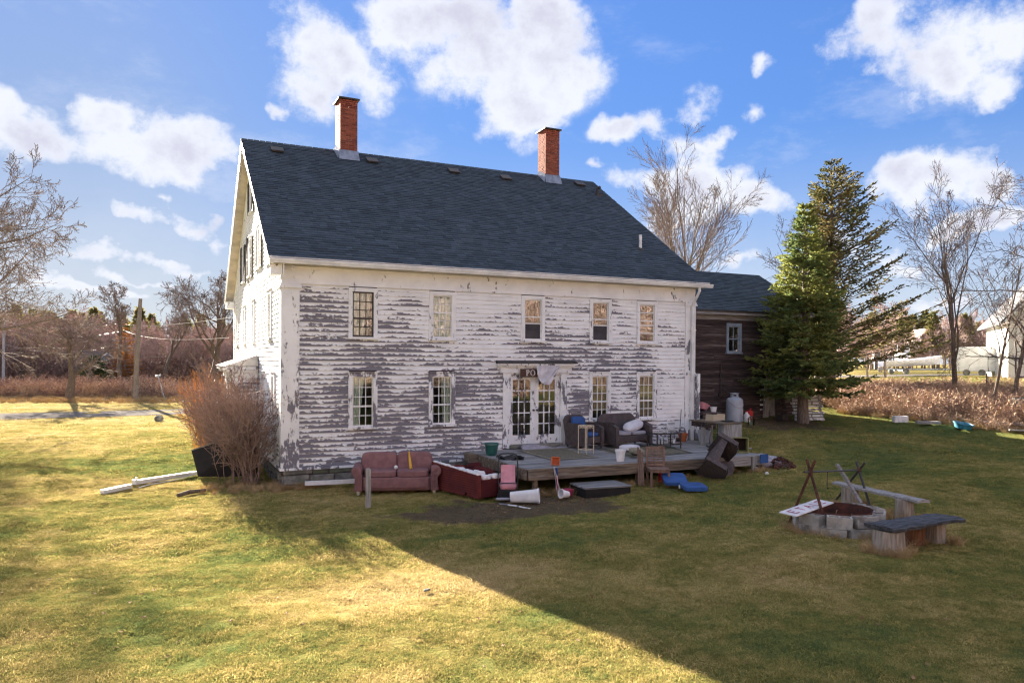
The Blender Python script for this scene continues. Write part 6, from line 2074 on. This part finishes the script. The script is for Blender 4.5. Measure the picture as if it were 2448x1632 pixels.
conifer('dense green spruce in front of the dark wing', (18.86, .92), 3, 8.1, 2.3, 'spruce_needle', None, .13, 32, 10, .55, .30, dens=1.35, pw=1.0)
conifer('taller ragged spruce with bare lower boughs to the right of the dense one', (26.3, 6.4), 9, 11.1, 3.7, 'spruce_sparse', R(-28), .10, 33, 9, .52, .12, dens=1.1, pw=.78, lift=.22)
conifer('orange larch among the bare trees at the far left', (-6.8, 81.5), 13, 7.6, 2.0, 'larch', None, .06, 20, 7, .5, .2, 'larch', 1.0)
conifer('low dark evergreen among the far trees on the left', (-8.9, 66.2), 17, 3.6, 2.3, 'evergreen', None, .03, 14, 8, .55, .15, 'evergreen_tree', 1.0)
conifer('small dark evergreen by the far road', (2.0, 92.), 19, 3.6, 2.0, 'evergreen', None, .03, 12, 7, .55, .15, 'evergreen_tree', 1.0)


# --- shrubs by the gable
def shrub(label, spots, seed, n, H, spread, twig, name, kids=(8, 4), r=.010, wig=.09, rmin=.0038):
    rr = random.Random(seed)
    x0, y0 = spots[0]
    t = thing(name, label, 'shrub', (x0, y0, gz(x0, y0)))
    a, b = MB(), MB()
    pr = dict(seg=[6, 4, 3], kids=list(kids), wig=[wig, .16, .2], up=[.03, .05, .03], tap=[.7, .85, .9], sides=[4, 3, 3], t0=[.2, .15], ang=[(18, 48), (22, 55)], len=[.40, .42], rk=[.7, .7], rmin=rmin, wood=0)
    for k in range(n):
        sx, sy = rr.choice(spots)
        sx += rr.gauss(0, .14)
        sy += rr.gauss(0, .22)
        az_, q = rr.uniform(0, 2 * PI), rr.random() ** .7 * spread
        d = Vector((q * math.cos(az_) - .10, q * math.sin(az_), 1))
        grow((a, b), rr, Vector((sx - x0, sy - y0, gz(sx, sy) - gz(x0, y0) - .05)), d, H * rr.uniform(.55, 1.05), r * rr.uniform(.7, 1.3), 0, pr)
    a.build('stems', M[twig], t)
    b.build('twigs', M[twig], t)
    return t


shrub('big leafless brown bush at the near corner of the gable', [(-.75, .75), (-.6, 1.5), (-.95, 1.1), (-.55, .95)], 3, 64, 2.75, .36, 'twig_bush', 'bush', (8, 4), .013, .13, .0062)
shrub('second leafless brown bush against the bay window', [(-1.25, 4.3), (-1.3, 3.4), (-.8, 3.0)], 5, 60, 2.5, .36, 'twig_bush', 'bush', (7, 4), .012, .12, .0055)
shrub('bright orange-stemmed shrub by the bay window', [(-1.15, 8.2), (-1.1, 9.6), (-1.5, 9.0)], 7, 170, 2.5, .30, 'twig_orange', 'orange_shrub', (4, 2), .008, .05)
shrub('leafless brown shrub climbing the bay window wall', [(-1.05, 5.2), (-1.0, 4.95)], 9, 34, 3.1, .18, 'twig_bush', 'bush', (7, 4), .011, .12, .0052)


# --- scattering of stuff
def scatter(name, protos, pts, kind='stuff', label=None):
    """one object: prototypes set out on the given (x, y, z, scale, turn, which, tilt) rows by geometry nodes"""
    pts = np.asarray(pts, float)
    me = bpy.data.meshes.new(name)
    me.from_pydata(pts[:, :3].tolist(), [], [])
    for nm, c in (('scl', 3), ('rz', 4), ('tilt', 6)):
        at = me.attributes.new(nm, 'FLOAT', 'POINT')
        at.data.foreach_set('value', pts[:, c].astype(np.float32))
    at = me.attributes.new('which', 'INT', 'POINT')
    at.data.foreach_set('value', pts[:, 5].astype(np.int32))
    o = link(name, me, kind=kind)
    if label:
        o['label'] = label
    ng = bpy.data.node_groups.new(name, 'GeometryNodeTree')
    ng.interface.new_socket('Geometry', in_out='INPUT', socket_type='NodeSocketGeometry')
    ng.interface.new_socket('Geometry', in_out='OUTPUT', socket_type='NodeSocketGeometry')
    g = NT(ng)
    gi, go = g.n('NodeGroupInput'), g.n('NodeGroupOutput')
    jn = g.n('GeometryNodeJoinGeometry')
    for p in reversed(protos):
        inf = g.n('GeometryNodeObjectInfo')
        inf.inputs['Object'].default_value = p
        inf.inputs['As Instance'].default_value = True
        ng.links.new(inf.outputs['Geometry'], jn.inputs[0])
    def attr(nm, tp):
        nd = g.n('GeometryNodeInputNamedAttribute', data_type=tp)
        nd.inputs['Name'].default_value = nm
        return nd.outputs[0]
    ip = g.n('GeometryNodeInstanceOnPoints')
    ng.links.new(gi.outputs[0], ip.inputs['Points'])
    ng.links.new(jn.outputs[0], ip.inputs['Instance'])
    ip.inputs['Pick Instance'].default_value = True
    ng.links.new(attr('which', 'INT'), ip.inputs['Instance Index'])
    cx_ = g.n('ShaderNodeCombineXYZ')
    ng.links.new(attr('tilt', 'FLOAT'), cx_.inputs[0])
    ng.links.new(attr('rz', 'FLOAT'), cx_.inputs[2])
    er = g.n('FunctionNodeEulerToRotation')
    ng.links.new(cx_.outputs[0], er.inputs[0])
    ng.links.new(er.outputs[0], ip.inputs['Rotation'])
    ng.links.new(attr('scl', 'FLOAT'), ip.inputs['Scale'])
    ng.links.new(ip.outputs[0], go.inputs[0])
    md = o.modifiers.new('scatter', 'NODES')
    md.node_group = ng
    return o


def proto(name, mbs_mats):
    """a prototype mesh kept out of the scene"""
    m_ = MB()
    mats, idx = [], []
    for mb_, mt_ in mbs_mats:
        o_ = len(m_.f)
        m_.add(mb_.v, mb_.f)
        mats.append(mt_)
        idx += [len(mats) - 1] * len(mb_.f)
    me = m_.mesh(name)
    for q in mats:
        me.materials.append(M[q])
    me.polygons.foreach_set('material_index', idx)
    return bpy.data.objects.new(name, me)


def cam_point(u, dep):
    """ground point at picture column u (0..2448) and given distance ahead"""
    k = (u - 1224) / 1792 * dep
    f2, r2 = Vector((FW.x, FW.y)).normalized(), Vector((RT.x, RT.y))
    p = Vector((CAM.x, CAM.y)) + f2 * dep + r2 * k
    return p.x, p.y


WK = dict(rmin=.022, seg=[5, 4, 3, 3], kids=[13, 9, 7], sides=[5, 3, 3, 3], t0=[.25, .15, .15], ang=[(25, 60), (25, 55), (25, 55)], len=[.5, .5, .5], wood=0)
tw_p = []
for k in range(4):
    a, b = bare_mesh(100 + k, 8., .16, **WK)
    tw_p.append(proto('wood_tree', [(a, 'far_bark'), (b, 'far_twig')]))
pine_p = []
for k in range(2):
    rr = random.Random(60 + k)
    m_, tk_ = MB(), MB()
    tk_.tube([(0, 0, 0), (.1, 0, 9.)], [.18, .05], 5)
    for q in range(900):
        f = rr.random() ** .8
        z = 3. + 7.2 * f
        rad = (2.3 * (1 - f) ** .8 + .25) * rr.uniform(.3, 1)
        az_ = rr.uniform(0, 2 * PI)
        c = Vector((rad * math.cos(az_), rad * math.sin(az_), z + rr.gauss(0, .2)))
        for j in range(3):
            d_ = Vector((rr.gauss(math.cos(az_), .5), rr.gauss(math.sin(az_), .5), rr.gauss(.35, .4))).normalized()
            s_ = d_.orthogonal().normalized()
            s_ = Matrix.Rotation(rr.uniform(0, 6), 3, d_) @ s_ * .10
            m_.add([c - s_, c + s_, c + d_ * rr.uniform(.3, .55)], [(0, 1, 2)])
    pine_p.append(proto('pine', [(tk_, 'bark'), (m_, 'far_pine')]))
rr = random.Random(77)
pts = []
for k in range(330):                               # mixed wood across the far side of the road
    u, dep = rr.uniform(-500, 640), rr.uniform(98, 150)
    x, y = cam_point(u, dep)
    pine = rr.random() < .42 and dep > 118
    pts.append((x, y, gz(x, y) - .1, (rr.uniform(.95, 1.25) if pine else rr.uniform(.75, 1.15)) * (1.02 - .00028 * max(0, u)), rr.uniform(0, 6), rr.choice((4, 5)) if pine else rr.randrange(4), 0))
for k in range(70):                                # nearer scrubby trees
    u, dep = rr.uniform(-400, 560), rr.uniform(98, 106)
    x, y = cam_point(u, dep)
    pts.append((x, y, gz(x, y) - .1, rr.uniform(.45, .8), rr.uniform(0, 6), rr.randrange(4), 0))
scatter('woods', tw_p + pine_p, pts, label='leafless wood with pine tops across the far road')
pts = []
for k in range(220):
    u, dep = rr.uniform(1840, 2700), rr.uniform(105, 165)
    x, y = cam_point(u, dep)
    pine = rr.random() < .3
    pts.append((x, y, gz(x, y) - .1, (rr.uniform(.62, .95) if pine else rr.uniform(.55, .95)), rr.uniform(0, 6), rr.choice((4, 5)) if pine else rr.randrange(4), 0))
for k in range(26):
    u, dep = rr.uniform(1900, 2120), rr.uniform(55, 90)
    x, y = cam_point(u, dep)
    pts.append((x, y, gz(x, y) - .1, rr.uniform(.45, .7), rr.uniform(0, 6), rr.randrange(4), 0))
scatter('woods', tw_p + pine_p, pts, label='leafless wood along the far side of the right-hand lots')
pts = []
for k in range(300):                               # the wood edge the windows look out on
    x, y = rr.uniform(-26, 44), rr.uniform(-54, -30)
    pts.append((x, y, gz(x, y) - .1, rr.uniform(.45, 1.25), rr.uniform(0, 6), rr.randrange(4), 0))
scatter('woods', tw_p + pine_p, pts, label='leafless wood bordering the lawn opposite the house')

# weeds and brambles
wd_p = []
for k in range(4):
    rr = random.Random(200 + k)
    m_ = MB()
    for q in range(34):
        a = rr.uniform(0, 2 * PI)
        b0 = Vector((rr.gauss(0, .16), rr.gauss(0, .16), -.03))
        d_ = Vector((math.cos(a) * rr.uniform(.05, .7), math.sin(a) * rr.uniform(.05, .7), 1)).normalized()
        L_ = rr.uniform(.45, 1.25)
        p = b0
        w_ = rr.uniform(.006, .011)
        for i in range(4):
            d2 = (d_ + Vector((rr.gauss(0, .2), rr.gauss(0, .2), -.12 * i))).normalized()
            p2 = p + d2 * L_ / 4
            s_ = d2.cross(Vector((math.cos(a + 1), math.sin(a + 1), 0))).normalized() * w_
            m_.add([p - s_, p + s_, p2 + s_ * .8, p2 - s_ * .8], [(0, 1, 2, 3)])
            for _ in range(2):
                if rr.random() < .6:
                    e = Vector((rr.gauss(0, 1), rr.gauss(0, 1), rr.gauss(-.1, .6))).normalized() * rr.uniform(.06, .16)
                    s2 = e.orthogonal().normalized() * rr.uniform(.008, .024)
                    m_.add([p2 - s2 * .4, p2 + e * .5 + s2, p2 + e, p2 + e * .5 - s2], [(0, 1, 2, 3)])
            p = p2
            d_ = d2
    wd_p.append(proto('weed_clump', [(m_, 'weed' if k < 3 else 'twig_red')]))
st_p = []
for k in range(2):
    rr = random.Random(230 + k)
    m_ = MB()
    for q in range(46):
        a = rr.uniform(0, 2 * PI)
        p = Vector((rr.gauss(0, .10), rr.gauss(0, .10), -.02))
        d_ = Vector((math.cos(a) * rr.uniform(.1, .9), math.sin(a) * rr.uniform(.1, .9), 1)).normalized()
        L_ = rr.uniform(.2, .5)
        s_ = d_.orthogonal().normalized() * .006
        p1_ = p + d_ * L_ * .6
        p2_ = p1_ + (d_ + Vector((0, 0, -.7))).normalized() * L_ * .4
        m_.add([p - s_, p + s_, p1_ + s_ * .8, p1_ - s_ * .8, p2_], [(0, 1, 2, 3), (3, 2, 4)])
    st_p.append(proto('straw_tuft', [(m_, 'straw')]))
rr = random.Random(91)
def brush_edge(y):
    return 21.65 + .15 * (1.65 - y)


pts = []
n_ = 0
while n_ < 3000:
    x, y = rr.uniform(20.5, 34), rr.uniform(-13, 11)
    q = (x - brush_edge(y))
    if q < .35 or (y > 2.2 and x < 22.5):
        continue
    keep = 1. if q < 5 else .7
    if -5.4 < y < -2. and q < 1.6:
        keep = .3
    if x > 27.6 + .25 * (y + 2):
        keep = .08
    if rr.random() > keep:
        continue
    s_ = rr.uniform(.45, .85) if q > 1. else rr.uniform(.25, .6)
    if q > 3.5:
        s_ *= .7
    pts.append((x, y, gz(x, y), s_, rr.uniform(0, 6), rr.choice((0, 1, 2, 0, 1, 2, 3)), 0))
    n_ += 1
for k in range(500):
    y = rr.uniform(-13, 2)
    x = brush_edge(y) + .2 + abs(rr.gauss(0, .4))
    pts.append((x, y, gz(x, y), rr.uniform(.25, .6), rr.uniform(0, 6), rr.choice((4, 5)), 0))
for k in range(700):
    x, y = rr.uniform(26, 46), rr.uniform(-8, 16)
    pts.append((x, y, gz(x, y), rr.uniform(.3, .6), rr.uniform(0, 6), rr.choice((4, 5)), 0))
scatter('brush', wd_p + st_p, pts, label='dead russet weeds and brambles covering the bank on the right')
pts = []
for k in range(1500):
    u, dep = rr.uniform(-350, 410), rr.uniform(62, 74)
    x, y = cam_point(u, dep)
    pts.append((x, y, gz(x, y), rr.uniform(.6, 1.0) + 1.0 * rr.random() ** 3, rr.uniform(0, 6), rr.choice((3, 3, 0, 1, 2)), 0))
for k in range(500):
    u, dep = rr.uniform(380, 560), rr.uniform(62, 86)
    x, y = cam_point(u, dep)
    pts.append((x, y, gz(x, y), rr.uniform(.5, 1.), rr.uniform(0, 6), rr.choice((3, 0, 1)), 0))
for k in range(800):
    u, dep = rr.uniform(-400, 600), rr.uniform(96, 104)
    x, y = cam_point(u, dep)
    pts.append((x, y, gz(x, y), rr.uniform(2.2, 3.6), rr.uniform(0, 6), rr.choice((3, 3, 0)), 0))
for k in range(1600):
    u, dep = rr.uniform(-350, 600), rr.uniform(56, 66)
    x, y = cam_point(u, dep)
    pts.append((x, y, gz(x, y), rr.uniform(.6, 1.3), rr.uniform(0, 6), 4 + k % 2, 0))
for k in range(900):
    x, y = rr.uniform(-26, 40), rr.uniform(-33, -26)
    if x > 5:
        y += 3.2
    pts.append((x, y, gz(x, y), rr.uniform(1.2, 2.6), rr.uniform(0, 6), rr.choice((0, 1, 2, 3)), 0))
scatter('brambles', wd_p + st_p, pts, label='reddish bramble hedge and straw grass along the far edge of the left lawn')

# ================================================================== BEYOND THE PLOT
dp = thing('dead_trunk', 'tall limbless dead trunk standing at the far edge of the left lawn', 'tree trunk', (-4.70, 46.2, gz(-4.7, 46.2)))
MB().tube([(0, 0, -.3), (.05, 0, .3), (.14, .0, 3.), (.27, .03, 5.6), (.40, .02, 8.05)], [.36, .22, .19, .18, .13], 10).tube([(.2, 0, 5.8), (.12, -.3, 6.2)], [.07, .04], 6).build('trunk', M['pole_wood'], dp, smooth=True)
MB().tube([(0, 0, .05), (-.5, -.3, .05)], [.12, .03], 6).tube([(0, 0, .05), (.9, -.4, .04)], [.1, .03], 6).build('root', M['pole_wood'], dp)
poles = []
for x, y, h, r_, lab in ((-19.7, 85.7, 8.1, .17, 'pale utility pole at the left edge of the picture'), (-29.5, 140., 9.5, .15, 'distant utility pole second from the left'),
                         (-7.9, 92.4, 8.4, .14, 'utility pole just left of the orange larch'), (.85, 93., 7.8, .14, 'utility pole by the road near the house gable')):
    t = thing('utility_pole', lab, 'utility pole', (x, y, gz(x, y)), 0, 'utility poles along the far road')
    MB().tube([(0, 0, -.2), (.05, 0, h)], [r_, r_ * .7], 8).build('pole', M['pole_pale'], t, smooth=True)
    MB().lathe([(.05, h - .8), (.08, h - .8), (.08, h - .55), (.05, h - .5)], 8, (.12, -.2, 0)).box(-.05, .05, -.6, .6, h - .35, h - .27).build('fitting', M['white_metal'], t)
    poles.append(Vector((x, y, gz(x, y) + h)))


def wire(a, b, sag, label):
    a, b = Vector(a), Vector(b)
    pt = [a.lerp(b, k / 14) - Vector((0, 0, sag * 4 * (k / 14) * (1 - k / 14))) for k in range(15)]
    lm('power_line', 'white_metal', MB().tube(pt, .013, 4), label, 'power line', group='overhead wires on the left')


Pz = lambda p, d_: (p[0], p[1], p[2] - d_)
wire(Pz(poles[0], .3), Pz(poles[2], .3), .8, 'top overhead wire between the two left-hand poles')
wire(Pz(poles[0], 1.2), Pz(poles[2], 1.4), .9, 'middle overhead wire between the two left-hand poles')
wire(Pz(poles[0], 3.0), Pz(poles[2], 3.0), 1.1, 'lowest overhead wire between the two left-hand poles')
wire(Pz(poles[2], .3), (-.1, 13.9, 5.05), .35, 'upper wire running from the larch pole to the house')
wire(Pz(poles[2], .9), (-.2, 14.2, 4.2), .6, 'lower wire running from the larch pole to the house')
wire((-75, 82, 7.9), Pz(poles[0], .3), .5, 'overhead wire leaving the left edge from the pale pole')
wire(Pz(poles[2], 4.2), Pz(poles[3], 3.6), .6, 'low wire between the larch pole and the roadside pole')
sp = thing('sign_post', 'leaning thin metal post with a small plate beside the far road', 'sign post', (-2.55, 47.0, gz(-2.5, 47)), rot=(0, R(-15), R(10)))
MB().box(-.035, .035, -.02, .02, -.2, 2.05).build('post', M['lead_flashing'], sp)
MB().box(-.22, .22, -.035, -.021, 1.93, 2.07).build('plate', M['lead_flashing'], sp)


def shed(name, label, cat, origin, rz, wd, dp_, hw, hp, wall, roofm, over=.35, extra=None):
    t = thing(name, label, cat, origin, rz)
    h = wd / 2
    MB().prism([(-h, -.3), (h, -.3), (h, hw), (0, hp), (-h, hw)], 0, dp_, 'y').build('wall', M[wall], t)
    sl = (hp - hw) / h
    r_ = MB()
    for s_ in (-1, 1):
        po = [(s_ * (h + over), hw - sl * over + .02), (0, hp + .02), (0, hp + .16), (s_ * (h + over), hw - sl * over + .16)]
        r_.prism(po if s_ > 0 else po[::-1], -over, dp_ + over, 'y')
    r_.build('roof', M[roofm], t)
    f_ = MB()
    for s_ in (-1, 1):
        po = [(s_ * (h + over), hw - sl * over - .18), (0, hp - .18), (0, hp + .015), (s_ * (h + over), hw - sl * over + .015)]
        f_.prism(po if s_ > 0 else po[::-1], -over - .03, -over, 'y')
    f_.build('bargeboard', M['white_trim'], t)
    return t


g_ = shed('white_garage', 'white gable-ended garage at the right edge beyond the bare trees', 'garage', (46.9, 6.6, gz(44.5, 9) - .05), R(-50), 7.0, 9., 3.9, 7.8, 'garage_siding', 'far_roof', .5)
MB().box(.5, 3.0, -.03, -.004, .1, 2.3).build('door', M['soffit'], g_)
MB().box(-.5, .5, -.03, -.004, 3.3, 4.7).build('window', M['mirror_glass'], g_)
k = .16
sd = MB()
while k < 7.4:
    hw_ = 3.5 if k < 3.85 else 3.5 * (7.8 - k) / 3.9 - .06
    sd.add([(-hw_, -.018, k), (hw_, -.018, k), (hw_, -.003, k + .19), (-hw_, -.003, k + .19)], [(0, 1, 2, 3)])
    k += .2
sd.build('siding', M['garage_siding'], g_, kind='stuff')
cv = thing('white_trailer', 'white rounded camper trailer parked beside the garage', 'trailer', (47.6, 13.4, gz(48, 13.6)), R(-55))
MB().prism([(-1.25, .35), (1.6, .35), (1.6, 2.05), (-.75, 2.05), (-1.05, 1.95), (-1.2, 1.7)], 0, 2., 'y').build('body', M['white_metal'], cv, bevel=.06)
for x in (-.4, .5):
    MB(Matrix.Translation((x, .02, .3)) @ Matrix.Rotation(PI / 2, 4, 'X')).lathe([(.1, -.08), (.22, -.08), (.22, .08), (.1, .08)], 14).build('wheel', M['stone'], cv)
bt = thing('motor_boat', 'white open motor boat on a trailer beyond the brush', 'boat', (51.3, 21.0, gz(51.3, 21) + .05), -YAW + R(6))
h_ = MB()
def hull(u, v):
    a = v * PI
    t = u
    wd_ = 1.0 * (1 - max(0, (t - .55) / .45) ** 2.2)
    ht = .50 + .75 * max(0, (t - .3)) ** 1.4
    x = -2.6 + 5.2 * t + .35 * max(0, t - .7) * (1 - math.sin(a))
    return (x, wd_ * math.cos(a), 1.05 + ht * (1 - math.sin(a) * (1 - .25 * t)) - .42)
h_.surf(hull, 18, 12)
h_.build('hull', M['white_plastic'], bt, smooth=True)
MB().box(-1.1, -.2, -.35, .35, .9, 1.75).box(-.3, -.22, -.3, .3, 1.75, 2.2).tube([(-1.5, -.6, 1.3), (-1.4, -.5, 2.4)], .035, 6).tube([(.2, .5, 1.3), (.15, .4, 2.5)], .035, 6).build('console', M['white_plastic'], bt, bevel=.03)
MB().box(-3.1, -2.62, -.22, .22, 1.1, 1.75).box(-3.0, -2.75, -.1, .1, .4, 1.1).build('outboard_motor', M['dark_metal'], bt, bevel=.05)
MB().box(-2.4, 2.9, -.55, -.47, .42, .5).box(-2.4, 2.9, .47, .55, .42, .5).box(-1., -.92, -.9, .9, .3, .4).tube([(2.9, -.5, .46), (4.2, 0, .45), (2.9, .5, .46)], .04, 6).build('trailer_frame', M['lead_flashing'], bt)
for s_ in (-1, 1):
    MB(Matrix.Translation((-.95, s_ * .95, .3)) @ Matrix.Rotation(PI / 2, 4, 'X')).lathe([(.1, -.08), (.24, -.08), (.24, .08), (.1, .08)], 14).build('wheel', M['stone'], bt)
strip('far_yard', 'gravel', [(44, 24), (50, 19), (56, 14)], [(48, 31), (54, 25.5), (60, 20)])
pmat('far_pink', (.55, .40, .35), (.48, .34, .30), 2., rough=.9)
shed('far_house', 'small pinkish gabled house far off between the bare trees', 'house', (99, 54, gz(99, 54) + 1.2), -YAW, 3.6, 6., 1.8, 4.6, 'far_pink', 'far_pink', .2)
lh = shed('far_blue_house', 'grey-blue house with dark roof half hidden in the left-hand wood', 'house', (-9.5, 92.5, gz(-9.5, 92.5)), -YAW + R(62), 6., 8., 2.2, 4.2, 'pale_blue', 'far_roof', .3)

# ================================================================== LAWN GRASS AND LITTER
gr_p = []
for k in range(5):
    rr = random.Random(300 + k)
    m_ = MB()
    tall = (1.0, 1.0, .8, 1.35, .7)[k]
    for q in range(30):
        a = rr.uniform(0, 2 * PI)
        p = Vector((rr.gauss(0, .05), rr.gauss(0, .05), -.012))
        le_ = rr.uniform(.25, 1.5)
        d_ = Vector((math.cos(a) * le_, math.sin(a) * le_, 1)).normalized()
        L_ = rr.uniform(.025, .062) * tall
        s_ = d_.cross(Vector((0, 0, 1)) if abs(d_.z) < .95 else Vector((1, 0, 0))).normalized() * rr.uniform(.0022, .0042)
        p1_ = p + d_ * L_ * .6
        p2_ = p1_ + (d_ + Vector((0, 0, -.9))).normalized() * L_ * .5
        m_.add([p - s_, p + s_, p1_ + s_ * .85, p1_ - s_ * .85, p2_], [(0, 1, 2, 3), (3, 2, 4)])
    gr_p.append(proto('grass_tuft', [(m_, 'grass_blade')]))

f2 = np.array([FW.x, FW.y]) / math.hypot(FW.x, FW.y)
r2 = np.array([RT.x, RT.y])


def lawn_points(n, d0, d1, smin, smax):
    # even spread over the visible wedge of ground
    dep = np.sqrt(rng.uniform(d0 * d0, d1 * d1, n))
    lat = rng.uniform(-.95, .95, n) * dep
    x = CAM.x + f2[0] * dep + r2[0] * lat
    y = CAM.y + f2[1] * dep + r2[1] * lat
    keep = ~((x > -.05) & (x < 13.1) & (y > -.05) & (y < 14))
    keep &= ~((x > 12.9) & (x < 20.9) & (y > 2.4))
    keep &= ~((x > 5.1) & (x < 13.) & (y > -3.3) & (y < 0))
    keep &= x < 21.3 + .165 * (1.65 - y) + np.where(y > 2.3, -2, 0)
    keep &= ~(np.hypot(x - 8.02, y + 10.28) < .72)
    keep &= ~((x + 3 < 40) & (y > 27.0) & (y < 38) & (np.abs(y - (31.2 + np.abs(x + 5) * .09)) < 3.0))
    # thinner on the bare soil by the sofas and under the spruce
    soil = np.clip(1.25 - np.hypot((x - 4.2) / 4.0, (y + 5.0) / 2.1), 0, 1) + np.clip(1.2 - np.hypot((x - 18) / 3.2, (y - 1.) / 2.3), 0, 1)
    keep &= rng.uniform(0, 1, n) > soil * .72
    x, y = x[keep], y[keep]
    cl = np.sin(x * 2.1 + 3 * np.sin(y * .9)) * np.sin(y * 2.6 + 2 * np.sin(x * 1.3))
    s = rng.uniform(smin, smax, len(x)) * (1 + .35 * np.clip(cl, -.6, 1)) * np.where(rng.uniform(0, 1, len(x)) < .03, 1.6, 1)
    k_ = np.clip(1 - np.hypot(x - 4, y + 2) / 60, 0, 1)
    z = gza(x, y)
    return np.stack([x, y, z, s, rng.uniform(0, 6.28, len(x)), rng.integers(0, 5, len(x)), rng.uniform(-.2, .2, len(x))], 1)


pts = np.concatenate([lawn_points(105000, 4.0, 12, .5, .95), lawn_points(80000, 12, 20, .65, 1.15), lawn_points(44000, 20, 34, .9, 1.6), lawn_points(16000, 34, 60, 1.5, 2.5)])
# sit the tufts on the ground sheet itself
from mathutils.bvhtree import BVHTree
gobj = bpy.data.objects['ground']
bv = BVHTree.FromPolygons([v.co for v in gobj.data.vertices], [tuple(p.vertices) for p in gobj.data.polygons])
for row in pts:
    h = bv.ray_cast(Vector((row[0], row[1], row[2] + 3)), Vector((0, 0, -1)))
    if h[0] is not None:
        row[2] = h[0].z
scatter('grass', gr_p, pts, label='short winter lawn grass')
# fallen leaves
lp = []
for k in range(3):
    rr = random.Random(400 + k)
    m_ = MB()
    w_, l_ = rr.uniform(.02, .035), rr.uniform(.04, .06)
    m_.add([(-l_, 0, .01), (-.3 * l_, w_, .022), (.5 * l_, w_ * .8, .014), (l_, 0, .028), (.5 * l_, -w_ * .8, .012), (-.3 * l_, -w_, .02)], [(0, 5, 4, 3), (0, 3, 2, 1)])
    lp.append(proto('leaf', [(m_, 'fallen_leaf')]))
rr = random.Random(17)
pl = []
for k in range(1500):
    c = rr.random()
    if c < .45:
        x, y = rr.gauss(17.5, 1.6), rr.gauss(.6, 1.3)
    elif c < .75:
        x, y = rr.uniform(3.5, 12.5), rr.gauss(-4.6, .5)
    else:
        x, y = rr.uniform(-6, 15), rr.uniform(-16, -4)
    h = bv.ray_cast(Vector((x, y, 6)), Vector((0, 0, -1)))
    if h[0] is None or (5 < x < 12.4 and y > -3.95):
        continue
    pl.append((x, y, h[0].z + .01, rr.uniform(.4, .8), rr.uniform(0, 6), rr.randrange(3), rr.uniform(-.4, .4)))
scatter('fallen_leaves', lp, pl, label='dead leaves lying on the lawn')
# rank grass along the foundation, deck and bench legs
pts = []
for k in range(420):
    q = rr.random()
    if q < .25:
        x, y = rr.uniform(4.9, 12.3), -3.96 + rr.gauss(0, .12)
    elif q < .40:
        x, y = rr.uniform(-.3, 1.2), rr.gauss(-.25, .15)
    elif q < .55:
        a = rr.uniform(0, 6.28)
        x, y = 8.02 + .86 * math.cos(a) + rr.gauss(0, .06), -10.28 + .86 * math.sin(a) + rr.gauss(0, .06)
    elif q < .72:
        bx, by = rr.choice(((7.36, -11.8), (8.58, -11.7), (9.96, -8.86), (9.72, -10.26)))
        a = rr.uniform(0, 6.28)
        x, y = bx + .30 * math.cos(a), by + .30 * math.sin(a)
    else:
        x, y = rr.gauss(-.8, .5), rr.gauss(.3, .4)
    pts.append((x, y, gz(x, y), rr.uniform(.25, .6), rr.uniform(0, 6), rr.randrange(2), 0))
scatter('rank_grass', st_p, pts, label='tufts of dead grass along the deck, pit and stumps')
